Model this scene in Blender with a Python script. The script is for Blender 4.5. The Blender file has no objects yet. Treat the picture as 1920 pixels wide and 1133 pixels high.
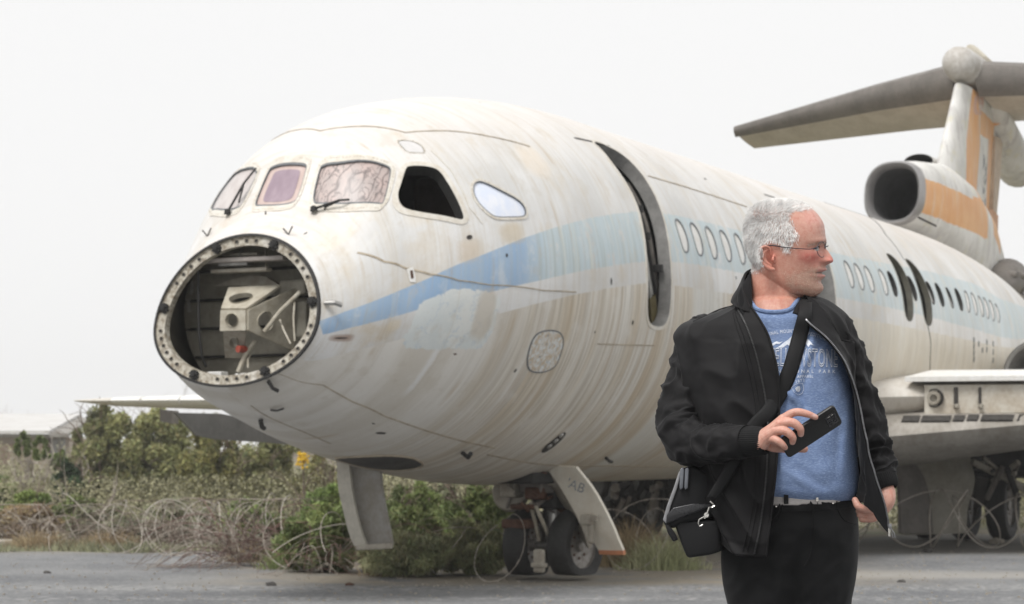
import bpy, bmesh, math, random
import numpy as np
from mathutils import Vector, Matrix, geometry, noise as mnoise
random.seed(7); np.random.seed(7)
PI = math.pi
scene = bpy.context.scene
col = scene.collection
# ---------------------------------------------------------------- camera
FPX, HORIZON, CXP, CAMH = 3800.0, 862.0, 960.0, 1.16
cam_data = bpy.data.cameras.new('camera')
cam = bpy.data.objects.new('camera', cam_data); col.objects.link(cam)
cam.location = (0, 0, CAMH); cam.rotation_euler = (PI/2, 0, 0)
cam_data.sensor_width = 36.0
cam_data.lens = 36.0*FPX/1920.0
cam_data.shift_y = (HORIZON-1133/2.0)/1920.0
cam_data.clip_start = 0.1; cam_data.clip_end = 3000
cam_data.dof.use_dof = True; cam_data.dof.focus_distance = 4.9; cam_data.dof.aperture_fstop = 10.0
scene.camera = cam
# ---------------------------------------------------------------- daylight: bright overcast
world = bpy.data.worlds.new('World'); scene.world = world; world.use_nodes = True
wn = world.node_tree; wn.nodes.clear()
sky = wn.nodes.new('ShaderNodeTexSky'); sky.sky_type = 'NISHITA'; sky.sun_disc = False
sky.sun_elevation = math.radians(58); sky.sun_rotation = math.radians(215)
sky.dust_density = 5.0; sky.air_density = 1.0
hs = wn.nodes.new('ShaderNodeHueSaturation'); hs.inputs['Saturation'].default_value = 0.25
mx = wn.nodes.new('ShaderNodeMix'); mx.data_type = 'RGBA'; mx.inputs[0].default_value = 0.9
mx.inputs[7].default_value = (8.3, 8.28, 8.25, 1)       # the even white cloud deck
bgn = wn.nodes.new('ShaderNodeBackground'); bgn.inputs['Strength'].default_value = 0.1
wo = wn.nodes.new('ShaderNodeOutputWorld')
wn.links.new(sky.outputs[0], hs.inputs['Color']); wn.links.new(hs.outputs[0], mx.inputs[6])
wn.links.new(mx.outputs[2], bgn.inputs[0]); wn.links.new(bgn.outputs[0], wo.inputs[0])
sun_d = bpy.data.lights.new('sun', 'SUN'); sun_d.energy = 2.2; sun_d.angle = math.radians(22); sun_d.color = (1, .98, .955)
sun = bpy.data.objects.new('sun', sun_d); col.objects.link(sun)
az = math.radians(215); el = math.radians(58)
sdir = Vector((math.sin(az)*math.cos(el), math.cos(az)*math.cos(el), math.sin(el)))
sun.rotation_euler = sdir.to_track_quat('Z', 'Y').to_euler()
scene.view_settings.view_transform = 'Standard'; scene.view_settings.look = 'None'
scene.view_settings.exposure = 0.30; scene.view_settings.gamma = 1.0
scene.view_settings.use_curve_mapping = False

# ---------------------------------------------------------------- helpers
def W(px, py, D):
    """world point seen at photo pixel (px,py) at depth D metres"""
    return Vector(((px-CXP)/FPX*D, D, CAMH+(HORIZON-py)/FPX*D))
def tag(o, label=None, cat=None, group=None, kind=None):
    if label: o['label'] = label
    if cat: o['category'] = cat
    if group: o['group'] = group
    if kind: o['kind'] = kind
    return o
def empty(name, loc=(0,0,0), label=None, cat=None, group=None):
    o = bpy.data.objects.new(name, None); col.objects.link(o); o.location = loc; o.empty_display_size = .2
    return tag(o, label, cat, group)
def mobj(name, verts, faces, mat=None, parent=None, smooth=False):
    me = bpy.data.meshes.new(name)
    me.from_pydata([tuple(v) for v in verts], [], faces)
    if mat: me.materials.append(mat)
    if smooth: me.shade_smooth()
    o = bpy.data.objects.new(name, me); col.objects.link(o)
    if parent: o.parent = parent
    return o
def copy_tree(o, parent=None):
    c = o.copy(); col.objects.link(c); c.parent = parent
    for ch in list(o.children): copy_tree(ch, c)
    return c
class MB:
    """collects simple shapes into one mesh"""
    def __init__(s): s.v = []; s.f = []; s.mi = []
    def add(s, v, f, m=0):
        n = len(s.v); s.v += [tuple(x) for x in v]; s.f += [tuple(i+n for i in q) for q in f]; s.mi += [m]*len(f)
    def box(s, c, size, R=None, m=0, bev=0):
        c = Vector(c); hx, hy, hz = [a/2 for a in size]
        if bev > 0:
            b = min(bev, hx*.9, hy*.9, hz*.9); pts = []
            bm = bmesh.new(); bmesh.ops.create_cube(bm, size=2)
            for v in bm.verts: v.co = Vector((v.co.x*hx, v.co.y*hy, v.co.z*hz))
            bmesh.ops.bevel(bm, geom=bm.edges[:], offset=b, segments=2, affect='EDGES', profile=.5)
            bm.verts.index_update()
            vs = [v.co.copy() for v in bm.verts]; fs = [[v.index for v in f.verts] for f in bm.faces]; bm.free()
        else:
            vs = [Vector((x*hx, y*hy, z*hz)) for x in (-1,1) for y in (-1,1) for z in (-1,1)]
            fs = [(0,1,3,2),(4,6,7,5),(0,4,5,1),(2,3,7,6),(0,2,6,4),(1,5,7,3)]
        if R is not None: vs = [R @ v for v in vs]
        s.add([v+c for v in vs], fs, m)
    def tube(s, pts, r, n=8, m=0, cap=True):
        pts = [Vector(p) for p in pts]; rr = r if hasattr(r, '__len__') else [r]*len(pts)
        up = None; rings = []
        for i, p in enumerate(pts):
            t = (pts[min(i+1, len(pts)-1)]-pts[max(i-1, 0)])
            t = t.normalized() if t.length > 1e-9 else Vector((0,0,1))
            if up is None:
                up = t.orthogonal().normalized()
            up = (up - t*up.dot(t)); up = up.normalized() if up.length > 1e-6 else t.orthogonal().normalized()
            b = t.cross(up)
            rings.append([p + (up*math.cos(2*PI*k/n)+b*math.sin(2*PI*k/n))*rr[i] for k in range(n)])
        v = [q for R_ in rings for q in R_]; f = []
        for i in range(len(rings)-1):
            for k in range(n):
                f.append((i*n+k, i*n+(k+1) % n, (i+1)*n+(k+1) % n, (i+1)*n+k))
        if cap:
            f.append(tuple(range(n))[::-1]); f.append(tuple((len(rings)-1)*n+k for k in range(n)))
        s.add(v, f, m)
    def lathe(s, prof, c, axis, n=32, m=0):
        """prof = [(radius, along)]; revolves about axis"""
        c = Vector(c); a = Vector(axis).normalized(); u = a.orthogonal().normalized(); b = a.cross(u)
        v = [c + a*h + (u*math.cos(2*PI*k/n)+b*math.sin(2*PI*k/n))*r for (r, h) in prof for k in range(n)]
        f = [(i*n+k, i*n+(k+1) % n, (i+1)*n+(k+1) % n, (i+1)*n+k) for i in range(len(prof)-1) for k in range(n)]
        s.add(v, f, m)
    def build(s, name, mat, parent=None, smooth=False):
        me = bpy.data.meshes.new(name); me.from_pydata(s.v, [], s.f)
        for m_ in (mat if isinstance(mat, (list, tuple)) else [mat]): me.materials.append(m_)
        me.polygons.foreach_set('material_index', s.mi)
        if smooth:
            me.shade_smooth()
            try: me.set_sharp_from_angle(angle=math.radians(38))
            except Exception: pass
        o = bpy.data.objects.new(name, me); col.objects.link(o)
        if parent: o.parent = parent
        return o

class NT:
    """tiny node-graph writer"""
    def __init__(s, name):
        s.m = bpy.data.materials.new(name); s.m.use_nodes = True; s.t = s.m.node_tree
        s.t.nodes.clear(); s.out = s.t.nodes.new('ShaderNodeOutputMaterial')
        s.b = s.t.nodes.new('ShaderNodeBsdfPrincipled'); s.t.links.new(s.b.outputs[0], s.out.inputs[0])
    def n(s, t, **k):
        o = s.t.nodes.new(t)
        for a, b in k.items(): setattr(o, a, b)
        return o
    def put(s, sock, v):
        if hasattr(v, 'default_value') or hasattr(v, 'is_output'): s.t.links.new(v, sock)
        elif v is not None:
            if hasattr(sock.default_value, '__len__') and hasattr(v, '__len__') and len(v) == 3 and len(sock.default_value) == 4: v = (*v, 1)
            sock.default_value = v
    def math(s, op, a, b=None, c=None, clamp=False):
        o = s.n('ShaderNodeMath', operation=op, use_clamp=clamp); s.put(o.inputs[0], a)
        if b is not None: s.put(o.inputs[1], b)
        if c is not None: s.put(o.inputs[2], c)
        return o.outputs[0]
    def mix(s, f, a, b, blend='MIX'):
        o = s.n('ShaderNodeMix', data_type='RGBA', blend_type=blend); s.put(o.inputs[0], f); s.put(o.inputs[6], a); s.put(o.inputs[7], b)
        return o.outputs[2]
    def noise(s, vec, scale=5, detail=3, rough=.55, dist=0):
        o = s.n('ShaderNodeTexNoise'); s.put(o.inputs['Vector'], vec); o.inputs['Scale'].default_value = scale
        o.inputs['Detail'].default_value = detail; o.inputs['Roughness'].default_value = rough; o.inputs['Distortion'].default_value = dist
        return o.outputs[0]
    def ramp(s, f, stops, interp='LINEAR'):
        o = s.n('ShaderNodeValToRGB'); s.put(o.inputs[0], f); e = o.color_ramp; e.interpolation = interp
        while len(e.elements) < len(stops): e.elements.new(.5)
        for el_, (p, c) in zip(e.elements, stops):
            el_.position = p; el_.color = (*c, 1) if hasattr(c, '__len__') else (c, c, c, 1)
        return o.outputs[0]
    def rng(s, v, a, b, c=0., d=1.):
        o = s.n('ShaderNodeMapRange'); o.interpolation_type = 'SMOOTHSTEP' if b > a else 'LINEAR'
        s.put(o.inputs[0], v); o.inputs[1].default_value = a; o.inputs[2].default_value = b; o.inputs[3].default_value = c; o.inputs[4].default_value = d
        return o.outputs[0]
    def obj(s): return s.n('ShaderNodeTexCoord').outputs['Object']
    def mapv(s, vec, scale=(1,1,1), rot=(0,0,0), loc=(0,0,0)):
        o = s.n('ShaderNodeMapping'); s.put(o.inputs[0], vec); o.inputs['Scale'].default_value = scale; o.inputs['Rotation'].default_value = rot; o.inputs['Location'].default_value = loc
        return o.outputs[0]
    def bump(s, h, strength=.3, dist=.01):
        o = s.n('ShaderNodeBump'); s.put(o.inputs['Height'], h); o.inputs['Strength'].default_value = strength; o.inputs['Distance'].default_value = dist
        s.t.links.new(o.outputs[0], s.b.inputs['Normal']); return o.outputs[0]
    def set(s, color=None, rough=None, metal=None, spec=None, **k):
        for nm, v in (('Base Color', color), ('Roughness', rough), ('Metallic', metal), ('Specular IOR Level', spec)):
            if v is not None: s.put(s.b.inputs[nm], v)
        for nm, v in k.items(): s.put(s.b.inputs[nm.replace('_', ' ')], v)
        return s.m
def simple(name, c, rough=.6, metal=0, var=.25, scale=6, c2=None, bump=.15, bdist=.004, spec=None, stretch=(1,1,1), detail=5):
    """base colour broken up by two scales of noise, with matching fine relief"""
    g = NT(name); v = g.mapv(g.obj(), stretch)
    a = g.noise(v, scale, detail, .6); b = g.noise(v, scale*5.3, 4, .6)
    c2 = c2 or tuple(x*(1-var) for x in c)
    k = g.math('ADD', g.math('MULTIPLY', a, .65), g.math('MULTIPLY', b, .35))
    colr = g.mix(g.rng(k, .32, .68), c2, c)
    g.bump(k, bump, bdist)
    return g.set(colr, g.rng(k, .2, .8, min(1, rough+.1), max(.05, rough-.1)), metal, spec)
# ---------------------------------------------------------------- ground, tarmac
def sheet(name, x0, x1, y0, y1, z, mat, nx=2, ny=2, edge=None):
    xs = np.linspace(x0, x1, nx); ys = np.linspace(y0, y1, ny); v = []; f = []
    for j, y in enumerate(ys):
        for i, x in enumerate(xs):
            yy = y
            if edge and j == ny-1: yy = edge(x)
            v.append((x, yy, z))
    for j in range(ny-1):
        for i in range(nx-1): f.append((j*nx+i, j*nx+i+1, (j+1)*nx+i+1, (j+1)*nx+i))
    return tag(mobj(name, v, f, mat), kind='structure')
g = NT('dry_soil'); o_ = g.obj()
n1 = g.noise(o_, .35, 6, .6); n2 = g.noise(o_, 6, 5, .65)
c = g.mix(g.rng(n1, .4, .62), (.20, .17, .125), (.10, .115, .05)); c = g.mix(g.math('MULTIPLY', n2, .5), c, (.26, .23, .18))
g.bump(n2, .6, .05); M_SOIL = g.set(c, .95)
sheet('ground', -900, 900, -60, 2500, -0.004, M_SOIL)
g = NT('old_asphalt'); o_ = g.obj()
big = g.noise(g.mapv(o_, (.8, .7, 1)), .6, 6, .62); fine = g.noise(o_, 26, 8, .85); mid = g.noise(g.mapv(o_, (1.2, .7, 1)), 5, 6, .7)
c = g.mix(g.rng(big, .35, .68), (.125, .129, .136), (.215, .217, .218))
c = g.mix(g.math('MULTIPLY', g.rng(mid, .52, .7), .6), c, (.29, .288, .285))
c = g.mix(g.math('MULTIPLY', g.rng(fine, .5, .66), .7), c, (.36, .36, .35))
c = g.mix(g.math('MULTIPLY', g.rng(fine, .5, .34), .65), c, (.075, .076, .08))
spk = g.noise(o_, 9, 8, .8); c = g.mix(g.math('MULTIPLY', g.rng(spk, .55, .64), .55), c, (.37, .365, .355)); c = g.mix(g.math('MULTIPLY', g.rng(spk, .45, .38), .45), c, (.10, .10, .105))
vor = g.n('ShaderNodeTexVoronoi', feature='DISTANCE_TO_EDGE'); g.put(vor.inputs['Vector'], g.mapv(o_, (.35, .8, 1))); vor.inputs['Scale'].default_value = 1.0
wob = g.noise(o_, 3, 4, .7)
crk = g.rng(g.math('ADD', vor.outputs['Distance'], g.math('MULTIPLY', g.math('SUBTRACT', wob, .5), .06)), .0, .012, 1, 0)
sep = g.n('ShaderNodeSeparateXYZ'); g.put(sep.inputs[0], o_)
# pale dusty band, a worn joint between two lanes of tarmac
yw = g.math('ADD', sep.outputs[1], g.math('MULTIPLY', g.math('SUBTRACT', g.noise(o_, 1.2, 5, .7), .5), .6))
band = g.math('MULTIPLY', g.math('MULTIPLY', g.rng(yw, 19.4, 20.1), g.rng(yw, 21.4, 20.6)), g.rng(sep.outputs[0], 0.5, 2.5))
c = g.mix(g.math('MULTIPLY', band, .55), c, (.36, .34, .305))
band2 = g.math('MULTIPLY', g.rng(yw, 17.5, 17.62), g.rng(yw, 17.9, 17.75))
b3 = g.math('MULTIPLY', g.math('MULTIPLY', g.rng(yw, 17.6, 18.2), g.rng(yw, 19.0, 18.4)), g.rng(spk, .47, .56)); c = g.mix(g.math('MULTIPLY', b3, .5), c, (.42, .415, .40))
b4 = g.math('MULTIPLY', g.math('MULTIPLY', g.rng(yw, 16.6, 16.8), g.rng(yw, 17.3, 17.0)), g.rng(spk, .5, .58)); c = g.mix(g.math('MULTIPLY', b4, .6), c, (.44, .435, .42))
# wind-blown soil gathered under the aircraft
xm = g.math('MULTIPLY', g.rng(sep.outputs[0], -3.6, -1.6), g.rng(sep.outputs[0], 4.5, 2.0))
soil = g.math('MULTIPLY', g.math('MULTIPLY', g.rng(yw, 18.3, 19.2), xm), g.rng(g.noise(o_, 1.5, 5, .6), .3, .55))
c = g.mix(g.math('MULTIPLY', soil, .85), c, (.27, .235, .18))
fars = g.rng(yw, 24.3, 25.6)
c = g.mix(g.math('MULTIPLY', fars, .5), c, (.22, .2, .16))
g.bump(g.math('ADD', fine, g.math('MULTIPLY', crk, -.6)), .5, .012)
M_TAR = g.set(c, .9, spec=.3)
def tar_edge(x):
    e = 25.6 + .5*mnoise.noise((x*.5, 3, 0)) + .25*mnoise.noise((x*2.1, 7, 0))
    if x > 3: e += min(6, (x-3)*2.0)
    return e
sheet('tarmac', -60, 60, -20, 25.6, 0.0, M_TAR, 400, 12, tar_edge)
# ---------------------------------------------------------------- airliner frame: x aft, y starboard, z up, origin on the ground under the entry door
AX = np.array([.5237, 1, .0063]); AX /= np.linalg.norm(AX)
AH = np.array([AX[0], AX[1], 0]); AH /= np.linalg.norm(AH)
SB = np.array([-AH[1], AH[0], 0]); UPV = np.cross(AX, SB)
C0 = np.array([-.308, 19.5, 0.])
M_AIR = Matrix(((AX[0], SB[0], UPV[0], C0[0]), (AX[1], SB[1], UPV[1], C0[1]), (AX[2], SB[2], UPV[2], C0[2]), (0, 0, 0, 1)))
M_INV = M_AIR.inverted()
plane = empty('airliner', (0,0,0), 'derelict white and blue jet airliner with its nose cone missing, standing on the tarmac', 'airliner')
plane.matrix_world = M_AIR
def hermite(xs, ys, x):
    xs = np.asarray(xs, float); ys = np.asarray(ys, float); x = np.asarray(x, float)
    d = np.diff(ys)/np.diff(xs); m = np.zeros(len(xs)); m[0] = d[0]; m[-1] = d[-1]
    for i in range(1, len(xs)-1):
        h0 = xs[i]-xs[i-1]; h1 = xs[i+1]-xs[i]; m[i] = (d[i-1]*h1+d[i]*h0)/(h0+h1)
    x = np.clip(x, xs[0], xs[-1]); i = np.clip(np.searchsorted(xs, x)-1, 0, len(xs)-2); h_ = xs[i+1]-xs[i]; t = (x-xs[i])/h_
    return (2*t**3-3*t**2+1)*ys[i]+(t**3-2*t**2+t)*h_*m[i]+(-2*t**3+3*t**2)*ys[i+1]+(t**3-t**2)*h_*m[i+1]
KS = [-4, -3.65, -3.3, -3.0, -2.5, -1.8, -.8, .3, 1.2, 2, 11, 12, 13.5, 15.5, 18, 21]
ZT = [2.965, 3.203, 3.80, 4.0, 4.2, 4.37, 4.52, 4.589, 4.592, 4.592, 4.592, 4.592, 4.56, 4.45, 4.25, 3.9]
ZB = [1.757, 1.576, 1.461, 1.38, 1.248, 1.103, .962, .909, .911, .911, .911, .911, 1.0, 1.35, 2.0, 2.9]
WW = [.776, .967, 1.13, 1.30, 1.50, 1.665, 1.793, 1.85, 1.85, 1.85, 1.85, 1.85, 1.80, 1.6, 1.15, .45]
ZM = [2.27, 2.364, 2.468, 2.573, 2.65, 2.70, 2.724, 2.735, 2.751, 2.751, 2.751, 2.751, 2.78, 2.9, 3.15, 3.4]
def S(s, th, off=0.0):
    s = np.asarray(s, float); th = np.asarray(th, float)
    def raw(s, th):
        zt, zb, w, zm = (hermite(KS, q, s) for q in (ZT, ZB, WW, ZM))
        c = np.cos(th); z = zm+np.where(c > 0, (zt-zm)*c, (zm-zb)*c); y = -w*np.sin(th)
        x = s+.244*np.clip((1.2-s)/5.2, 0, 1)**2*(z-2.33)
        return np.stack([x, y, z], -1)
    p = raw(s, th)
    if off is not None:
        e = 1e-3; ss = np.clip(s, KS[0]+e, KS[-1]-e)
        n = np.cross(raw(ss, th+e)-raw(ss, th-e), raw(ss+e, th)-raw(ss-e, th)); n /= np.linalg.norm(n, axis=-1, keepdims=True)+1e-12
        return p + n*np.asarray(off)[..., None] if hasattr(off, '__len__') else p+n*off, n
    return p
_, _n = S(np.array([5.]), np.array([PI/2])); NS = 1.0 if _n[0][1] < 0 else -1.0   # outward sign
def SO(s, th, off=0.0):
    p, n = S(s, th, np.asarray(off)*NS if hasattr(off, '__len__') else off*NS); return p, n*NS
def air2px(p):
    w = C0+np.multiply.outer(p[..., 0], AX)+np.multiply.outer(p[..., 1], SB)+np.multiply.outer(p[..., 2], UPV)
    return np.stack([CXP+FPX*w[..., 0]/w[..., 1], HORIZON-FPX*(w[..., 2]-CAMH)/w[..., 1]], -1), w
_gs, _gt = np.meshgrid(np.linspace(-4, 17, 420), np.linspace(-PI, PI, 360))
_gp, _gn = SO(_gs, _gt, 0.0); _gpx, _gw = air2px(_gp)
_nw = np.multiply.outer(_gn[..., 0], AX)+np.multiply.outer(_gn[..., 1], SB)+np.multiply.outer(_gn[..., 2], UPV)
_face = ((np.array([0, 0, CAMH])-_gw)*_nw).sum(-1) > 0
def inv(px, py):
    """hull parameters (s, theta) of the point of the skin seen at a photo pixel"""
    d = np.linalg.norm(_gpx-np.array([px, py]), axis=-1)+np.where(_face, 0, 1e4)
    i = np.unravel_index(d.argmin(), d.shape); q = np.array([_gs[i], _gt[i]])
    for _ in range(6):
        def g_(q): return air2px(S(q[0], q[1], None))[0]
        r = g_(q)-np.array([px, py]); e = 1e-4
        J = np.stack([(g_(q+np.array([e, 0]))-g_(q))/e, (g_(q+np.array([0, e]))-g_(q))/e], 1)
        if abs(np.linalg.det(J)) < 300: break
        st = np.clip(np.linalg.solve(J, -r), -.15, .15); q = q+st; q[0] = min(max(q[0], -4), 20)
    return q
TM = 1.7    # metres per radian used to flatten the skin
def invpoly(pts):
    q = np.array([inv(*p) for p in pts]); q[:, 1] = np.unwrap(q[:, 1]); return q*np.array([1, TM])
def smooth_poly(P, it=2):
    P = np.asarray(P, float)
    for _ in range(it):
        Q = np.roll(P, -1, 0); P = np.stack([P*.75+Q*.25, P*.25+Q*.75], 1).reshape(-1, 2)
    return P
def resample(P, step, closed=True):
    P = np.asarray(P, float); Q = np.vstack([P, P[:1]]) if closed else P; out = []
    for a, b in zip(Q[:-1], Q[1:]):
        n = max(1, int(np.ceil(np.linalg.norm(b-a)/step))); out += [a+(b-a)*k/n for k in range(n)]
    if not closed: out.append(Q[-1])
    return np.array(out)
def area2(P): x, y = P[:, 0], P[:, 1]; return (x*np.roll(y, -1)-np.roll(x, -1)*y).sum()
def offset_poly(P, d):
    P = P if area2(P) > 0 else P[::-1]
    t = np.roll(P, -1, 0)-np.roll(P, 1, 0); n = np.stack([t[:, 1], -t[:, 0]], 1); n /= np.linalg.norm(n, axis=1)[:, None]+1e-12
    return P+n*d
def inside(P, pts):
    x, y = pts[:, 0], pts[:, 1]; r = np.zeros(len(pts), bool); X, Y = P[:, 0], P[:, 1]; X2, Y2 = np.roll(X, -1), np.roll(Y, -1)
    for a, b, c, d in zip(X, Y, X2, Y2):
        if b == d: continue
        k = ((b > y) != (d > y)) & (x < (c-a)*(y-b)/(d-b)+a); r ^= k
    return r
def cdt(pts, loops):
    v = [Vector(p) for p in pts]; e = []
    for L in loops:
        n = len(v); v += [Vector(p) for p in L]; e += [(n+i, n+(i+1) % len(L)) for i in range(len(L))]
    ov, oe, of, *_ = geometry.delaunay_2d_cdt(v, e, [], 0, 1e-6)
    return np.array([tuple(a) for a in ov]), np.array([list(f) for f in of])
def set_normals(me, n):
    me.shade_smooth(); me.normals_split_custom_set_from_vertices([tuple(a) for a in n])
def skin_patch(name, P, off, mat, parent, step=.08, smooth=True):
    """conformal filled patch over the skin"""
    P = P if area2(P) > 0 else P[::-1]
    a, b = P.min(0), P.max(0); gx, gy = np.meshgrid(np.arange(a[0], b[0], step), np.arange(a[1], b[1], step))
    G = np.stack([gx.ravel(), gy.ravel()], 1); G = G[inside(offset_poly(P, -step*.3), G)] if len(G) else G
    v, f = cdt(G, [P]); c = v[f].mean(1); f = f[inside(P, c)]
    p, n = SO(v[:, 0], v[:, 1]/TM, off)
    fl = (np.cross(p[f[:, 1]]-p[f[:, 0]], p[f[:, 2]]-p[f[:, 0]])*n[f[:, 0]]).sum(1) < 0; f[fl] = f[fl][:, ::-1]
    o = mobj(name, p, [tuple(int(i) for i in q) for q in f], mat, parent)
    uv = o.data.uv_layers.new(name='hull'); li = np.array([l.vertex_index for l in o.data.loops])
    uv.data.foreach_set('uv', np.stack([v[li, 0], v[li, 1]/TM], 1).ravel())
    set_normals(o.data, n); return o
def skin_ring(name, Pin, Pout, off, mat, parent, depth_in=.02, depth_out=.0):
    """raised frame between two outlines of equal count, with turned-in edges"""
    n = len(Pin); R_ = []
    for P, o in ((Pout, -depth_out if depth_out else 0.0), (Pout, off), (Pin, off), (Pin, -depth_in)):
        p, _ = SO(P[:, 0], P[:, 1]/TM, o); R_.append(p)
    v = np.vstack(R_); f = []
    for k in range(3):
        for i in range(n): f.append((k*n+i, k*n+(i+1) % n, (k+1)*n+(i+1) % n, (k+1)*n+i))
    o = mobj(name, v, f, mat, parent); return o
def skin_strip(name, pts, w, off, mat, parent, uvpts=None, closed=False):
    """thin raised strip following a line on the skin"""
    P = resample(invpoly(pts) if uvpts is None else np.asarray(uvpts), .08, closed)
    t = np.gradient(P, axis=0); nn = np.stack([-t[:, 1], t[:, 0]], 1); nn /= np.linalg.norm(nn, axis=1)[:, None]+1e-12
    rows = []
    for d, o in ((-w/2, .0005), (-w/2, off), (w/2, off), (w/2, .0005)):
        Q = P+nn*d; p, _ = SO(Q[:, 0], Q[:, 1]/TM, o); rows.append(p)
    n = len(P); v = np.vstack(rows); f = [(k*n+i, k*n+i+1, (k+1)*n+i+1, (k+1)*n+i) for k in range(3) for i in range(n-1)]
    return mobj(name, v, f, mat, parent)

# ---- hull paint: stripe limits read off the skin as curves along the fuselage
def curve_pts(pix):
    return sorted([(float(q[0]), float(q[1])) for q in (inv(*p) for p in pix)])
c_top = curve_pts([(596,603),(650,583),(700,565),(800,524),(900,480),(980,447),(1040,427),(1110,408),(1190,397),(1257,402),(1330,418),(1400,436),(1571,476),(1660,494),(1742,509),(1826,532),(1874,560)])
c_bot = curve_pts([(596,630),(650,616),(700,604),(780,582),(870,560),(950,540),(1030,522),(1100,506),(1190,492),(1257,490),(1330,500),(1400,514),(1571,558),(1660,575),(1742,594),(1826,617),(1874,632)])
c_low = curve_pts([(580,678),(650,661),(700,649),(782,627),(860,606),(933,589),(1000,571),(1076,553),(1140,541),(1209,531),(1257,535),(1330,545),(1400,556),(1571,590),(1660,606),(1742,622),(1826,640),(1874,650)])
def hull_material():
    g = NT('weathered_aircraft_paint')
    uv = g.n('ShaderNodeUVMap', uv_map='hull').outputs[0]; sp = g.n('ShaderNodeSeparateXYZ'); g.put(sp.inputs[0], uv)
    s, th = sp.outputs[0], sp.outputs[1]; ath = g.math('ABSOLUTE', th)
    sn = g.math('MULTIPLY', g.math('ADD', s, 4.5), 1/22.)
    def fc(pts):
        o = g.n('ShaderNodeFloatCurve'); cv = o.mapping.curves[0]
        P = [((a+4.5)/22, b/PI) for a, b in pts]; P = [(0, P[0][1])]+P+[(1, P[-1][1])]
        cv.points[0].location = P[0]; cv.points[1].location = P[-1]
        for q in P[1:-1]: cv.points.new(*q)
        for q in cv.points: q.handle_type = 'VECTOR'
        o.mapping.update(); g.put(o.inputs['Value'], sn); return g.math('MULTIPLY', o.outputs[0], PI)
    comb = g.n('ShaderNodeCombineXYZ'); g.put(comb.inputs[0], s); g.put(comb.inputs[1], th)
    P = comb.outputs[0]; O = g.obj()
    slow = g.noise(P, 1.1, 5, .6); wig = g.math('MULTIPLY', g.math('SUBTRACT', g.noise(P, 7, 5, .7), .5), .035)
    aw = g.math('ADD', ath, wig); ed = .004
    T, B, L = fc(c_top), fc(c_bot), fc(c_low)
    sharp = g.math('MULTIPLY', wig, g.rng(s, -1.8, 1.0))                 # the stripe is crisp at the nose, ragged further aft
    a2 = g.math('ADD', ath, sharp)
    below = lambda cv, a=a2: g.rng(g.math('SUBTRACT', a, cv), -ed, ed)
    m_blue = g.math('MULTIPLY', below(T), g.math('SUBTRACT', 1, below(B)))
    s_tip = g.math('ADD', s, g.math('MULTIPLY', g.math('SUBTRACT', ath, c_top[0][1]), -.35))
    m_blue = g.math('MULTIPLY', m_blue, g.rng(s_tip, c_top[0][0]-.005, c_top[0][0]+.005))
    m_low = below(L)
    # streaks that run down round the barrel
    st1 = g.noise(g.mapv(P, (9, .55, 1)), 1.0, 6, .62); st2 = g.noise(g.mapv(P, (38, 1.6, 1)), 1.0, 4, .6); st3 = g.noise(g.mapv(P, (3.2, .35, 1), loc=(7, 0, 0)), 1.0, 4, .55)
    blot = g.noise(P, 2.4, 7, .68); fine = g.noise(O, 38, 4, .7)
    white = g.mix(g.rng(slow, .35, .68), (.565, .56, .545), (.70, .697, .688))
    pink = g.rng(g.math('ADD', th, g.math('MULTIPLY', blot, .4)), 1.15, .55)
    white = g.mix(g.math('MULTIPLY', g.math('MULTIPLY', g.rng(ath, 1.0, .5), .65), 1.0), white, (.69, .645, .605))
    white = g.mix(g.math('MULTIPLY', g.rng(st1, .5, .72), .6), white, (.55, .50, .42))
    white = g.mix(g.math('MULTIPLY', g.rng(blot, .54, .72), .55), white, (.54, .45, .32))
    white = g.mix(g.math('MULTIPLY', g.rng(st2, .48, .7), .4), white, (.48, .43, .35)); white = g.mix(g.math('MULTIPLY', g.math('MULTIPLY', g.rng(g.noise(g.mapv(P, (1, 1, 1), loc=(3, 9, 0)), 1.5, 8, .72), .5, .66), g.rng(ath, .2, 1.0)), .45), white, (.56, .48, .36))
    fade = g.rng(g.math('ADD', s, g.math('MULTIPLY', wig, 4)), -2.35, -1.75)
    blue = g.mix(fade, (.27, .40, .575), (.49, .575, .61)); bk = g.math('ADD', .35, g.math('MULTIPLY', fade, .65))
    blue = g.mix(g.math('MULTIPLY', g.rng(s, 1.0, 3.0), .3), blue, (.60, .64, .64))
    blue = g.mix(g.math('MULTIPLY', g.math('MULTIPLY', g.rng(st3, .44, .58), .6), bk), blue, (.50, .57, .60))
    blue = g.mix(g.math('MULTIPLY', g.math('MULTIPLY', g.rng(st2, .44, .66), .7), bk), blue, (.38, .43, .41))
    blue = g.mix(g.math('MULTIPLY', g.math('MULTIPLY', g.rng(st1, .52, .66), .65), bk), blue, (.60, .60, .52))
    tan = g.mix(g.rng(st3, .38, .60), (.54, .46, .35), (.66, .635, .585))
    tan = g.mix(g.math('MULTIPLY', g.rng(st1, .42, .64), .6), tan, (.64, .605, .53))
    tan = g.mix(g.math('MULTIPLY', g.rng(st2, .42, .66), .7), tan, (.34, .295, .23)); tan = g.mix(g.math('MULTIPLY', g.rng(g.noise(g.mapv(P, (16, .3, 1), loc=(2, 5, 0)), 1.0, 5, .6), .54, .64), .6), tan, (.40, .31, .21))
    tan = g.mix(g.math('MULTIPLY', g.rng(st1, .46, .3), .55), tan, (.42, .34, .25))
    mets = g.mix(g.rng(st3, .4, .6), (.57, .535, .475), (.67, .645, .60))
    tan = g.mix(g.rng(s, -1.6, -2.9), tan, mets)                          # barer, greyer metal towards the nose
    pale = g.math('MULTIPLY', g.rng(s, .75, .95), g.rng(s, 1.75, 1.45))
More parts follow.
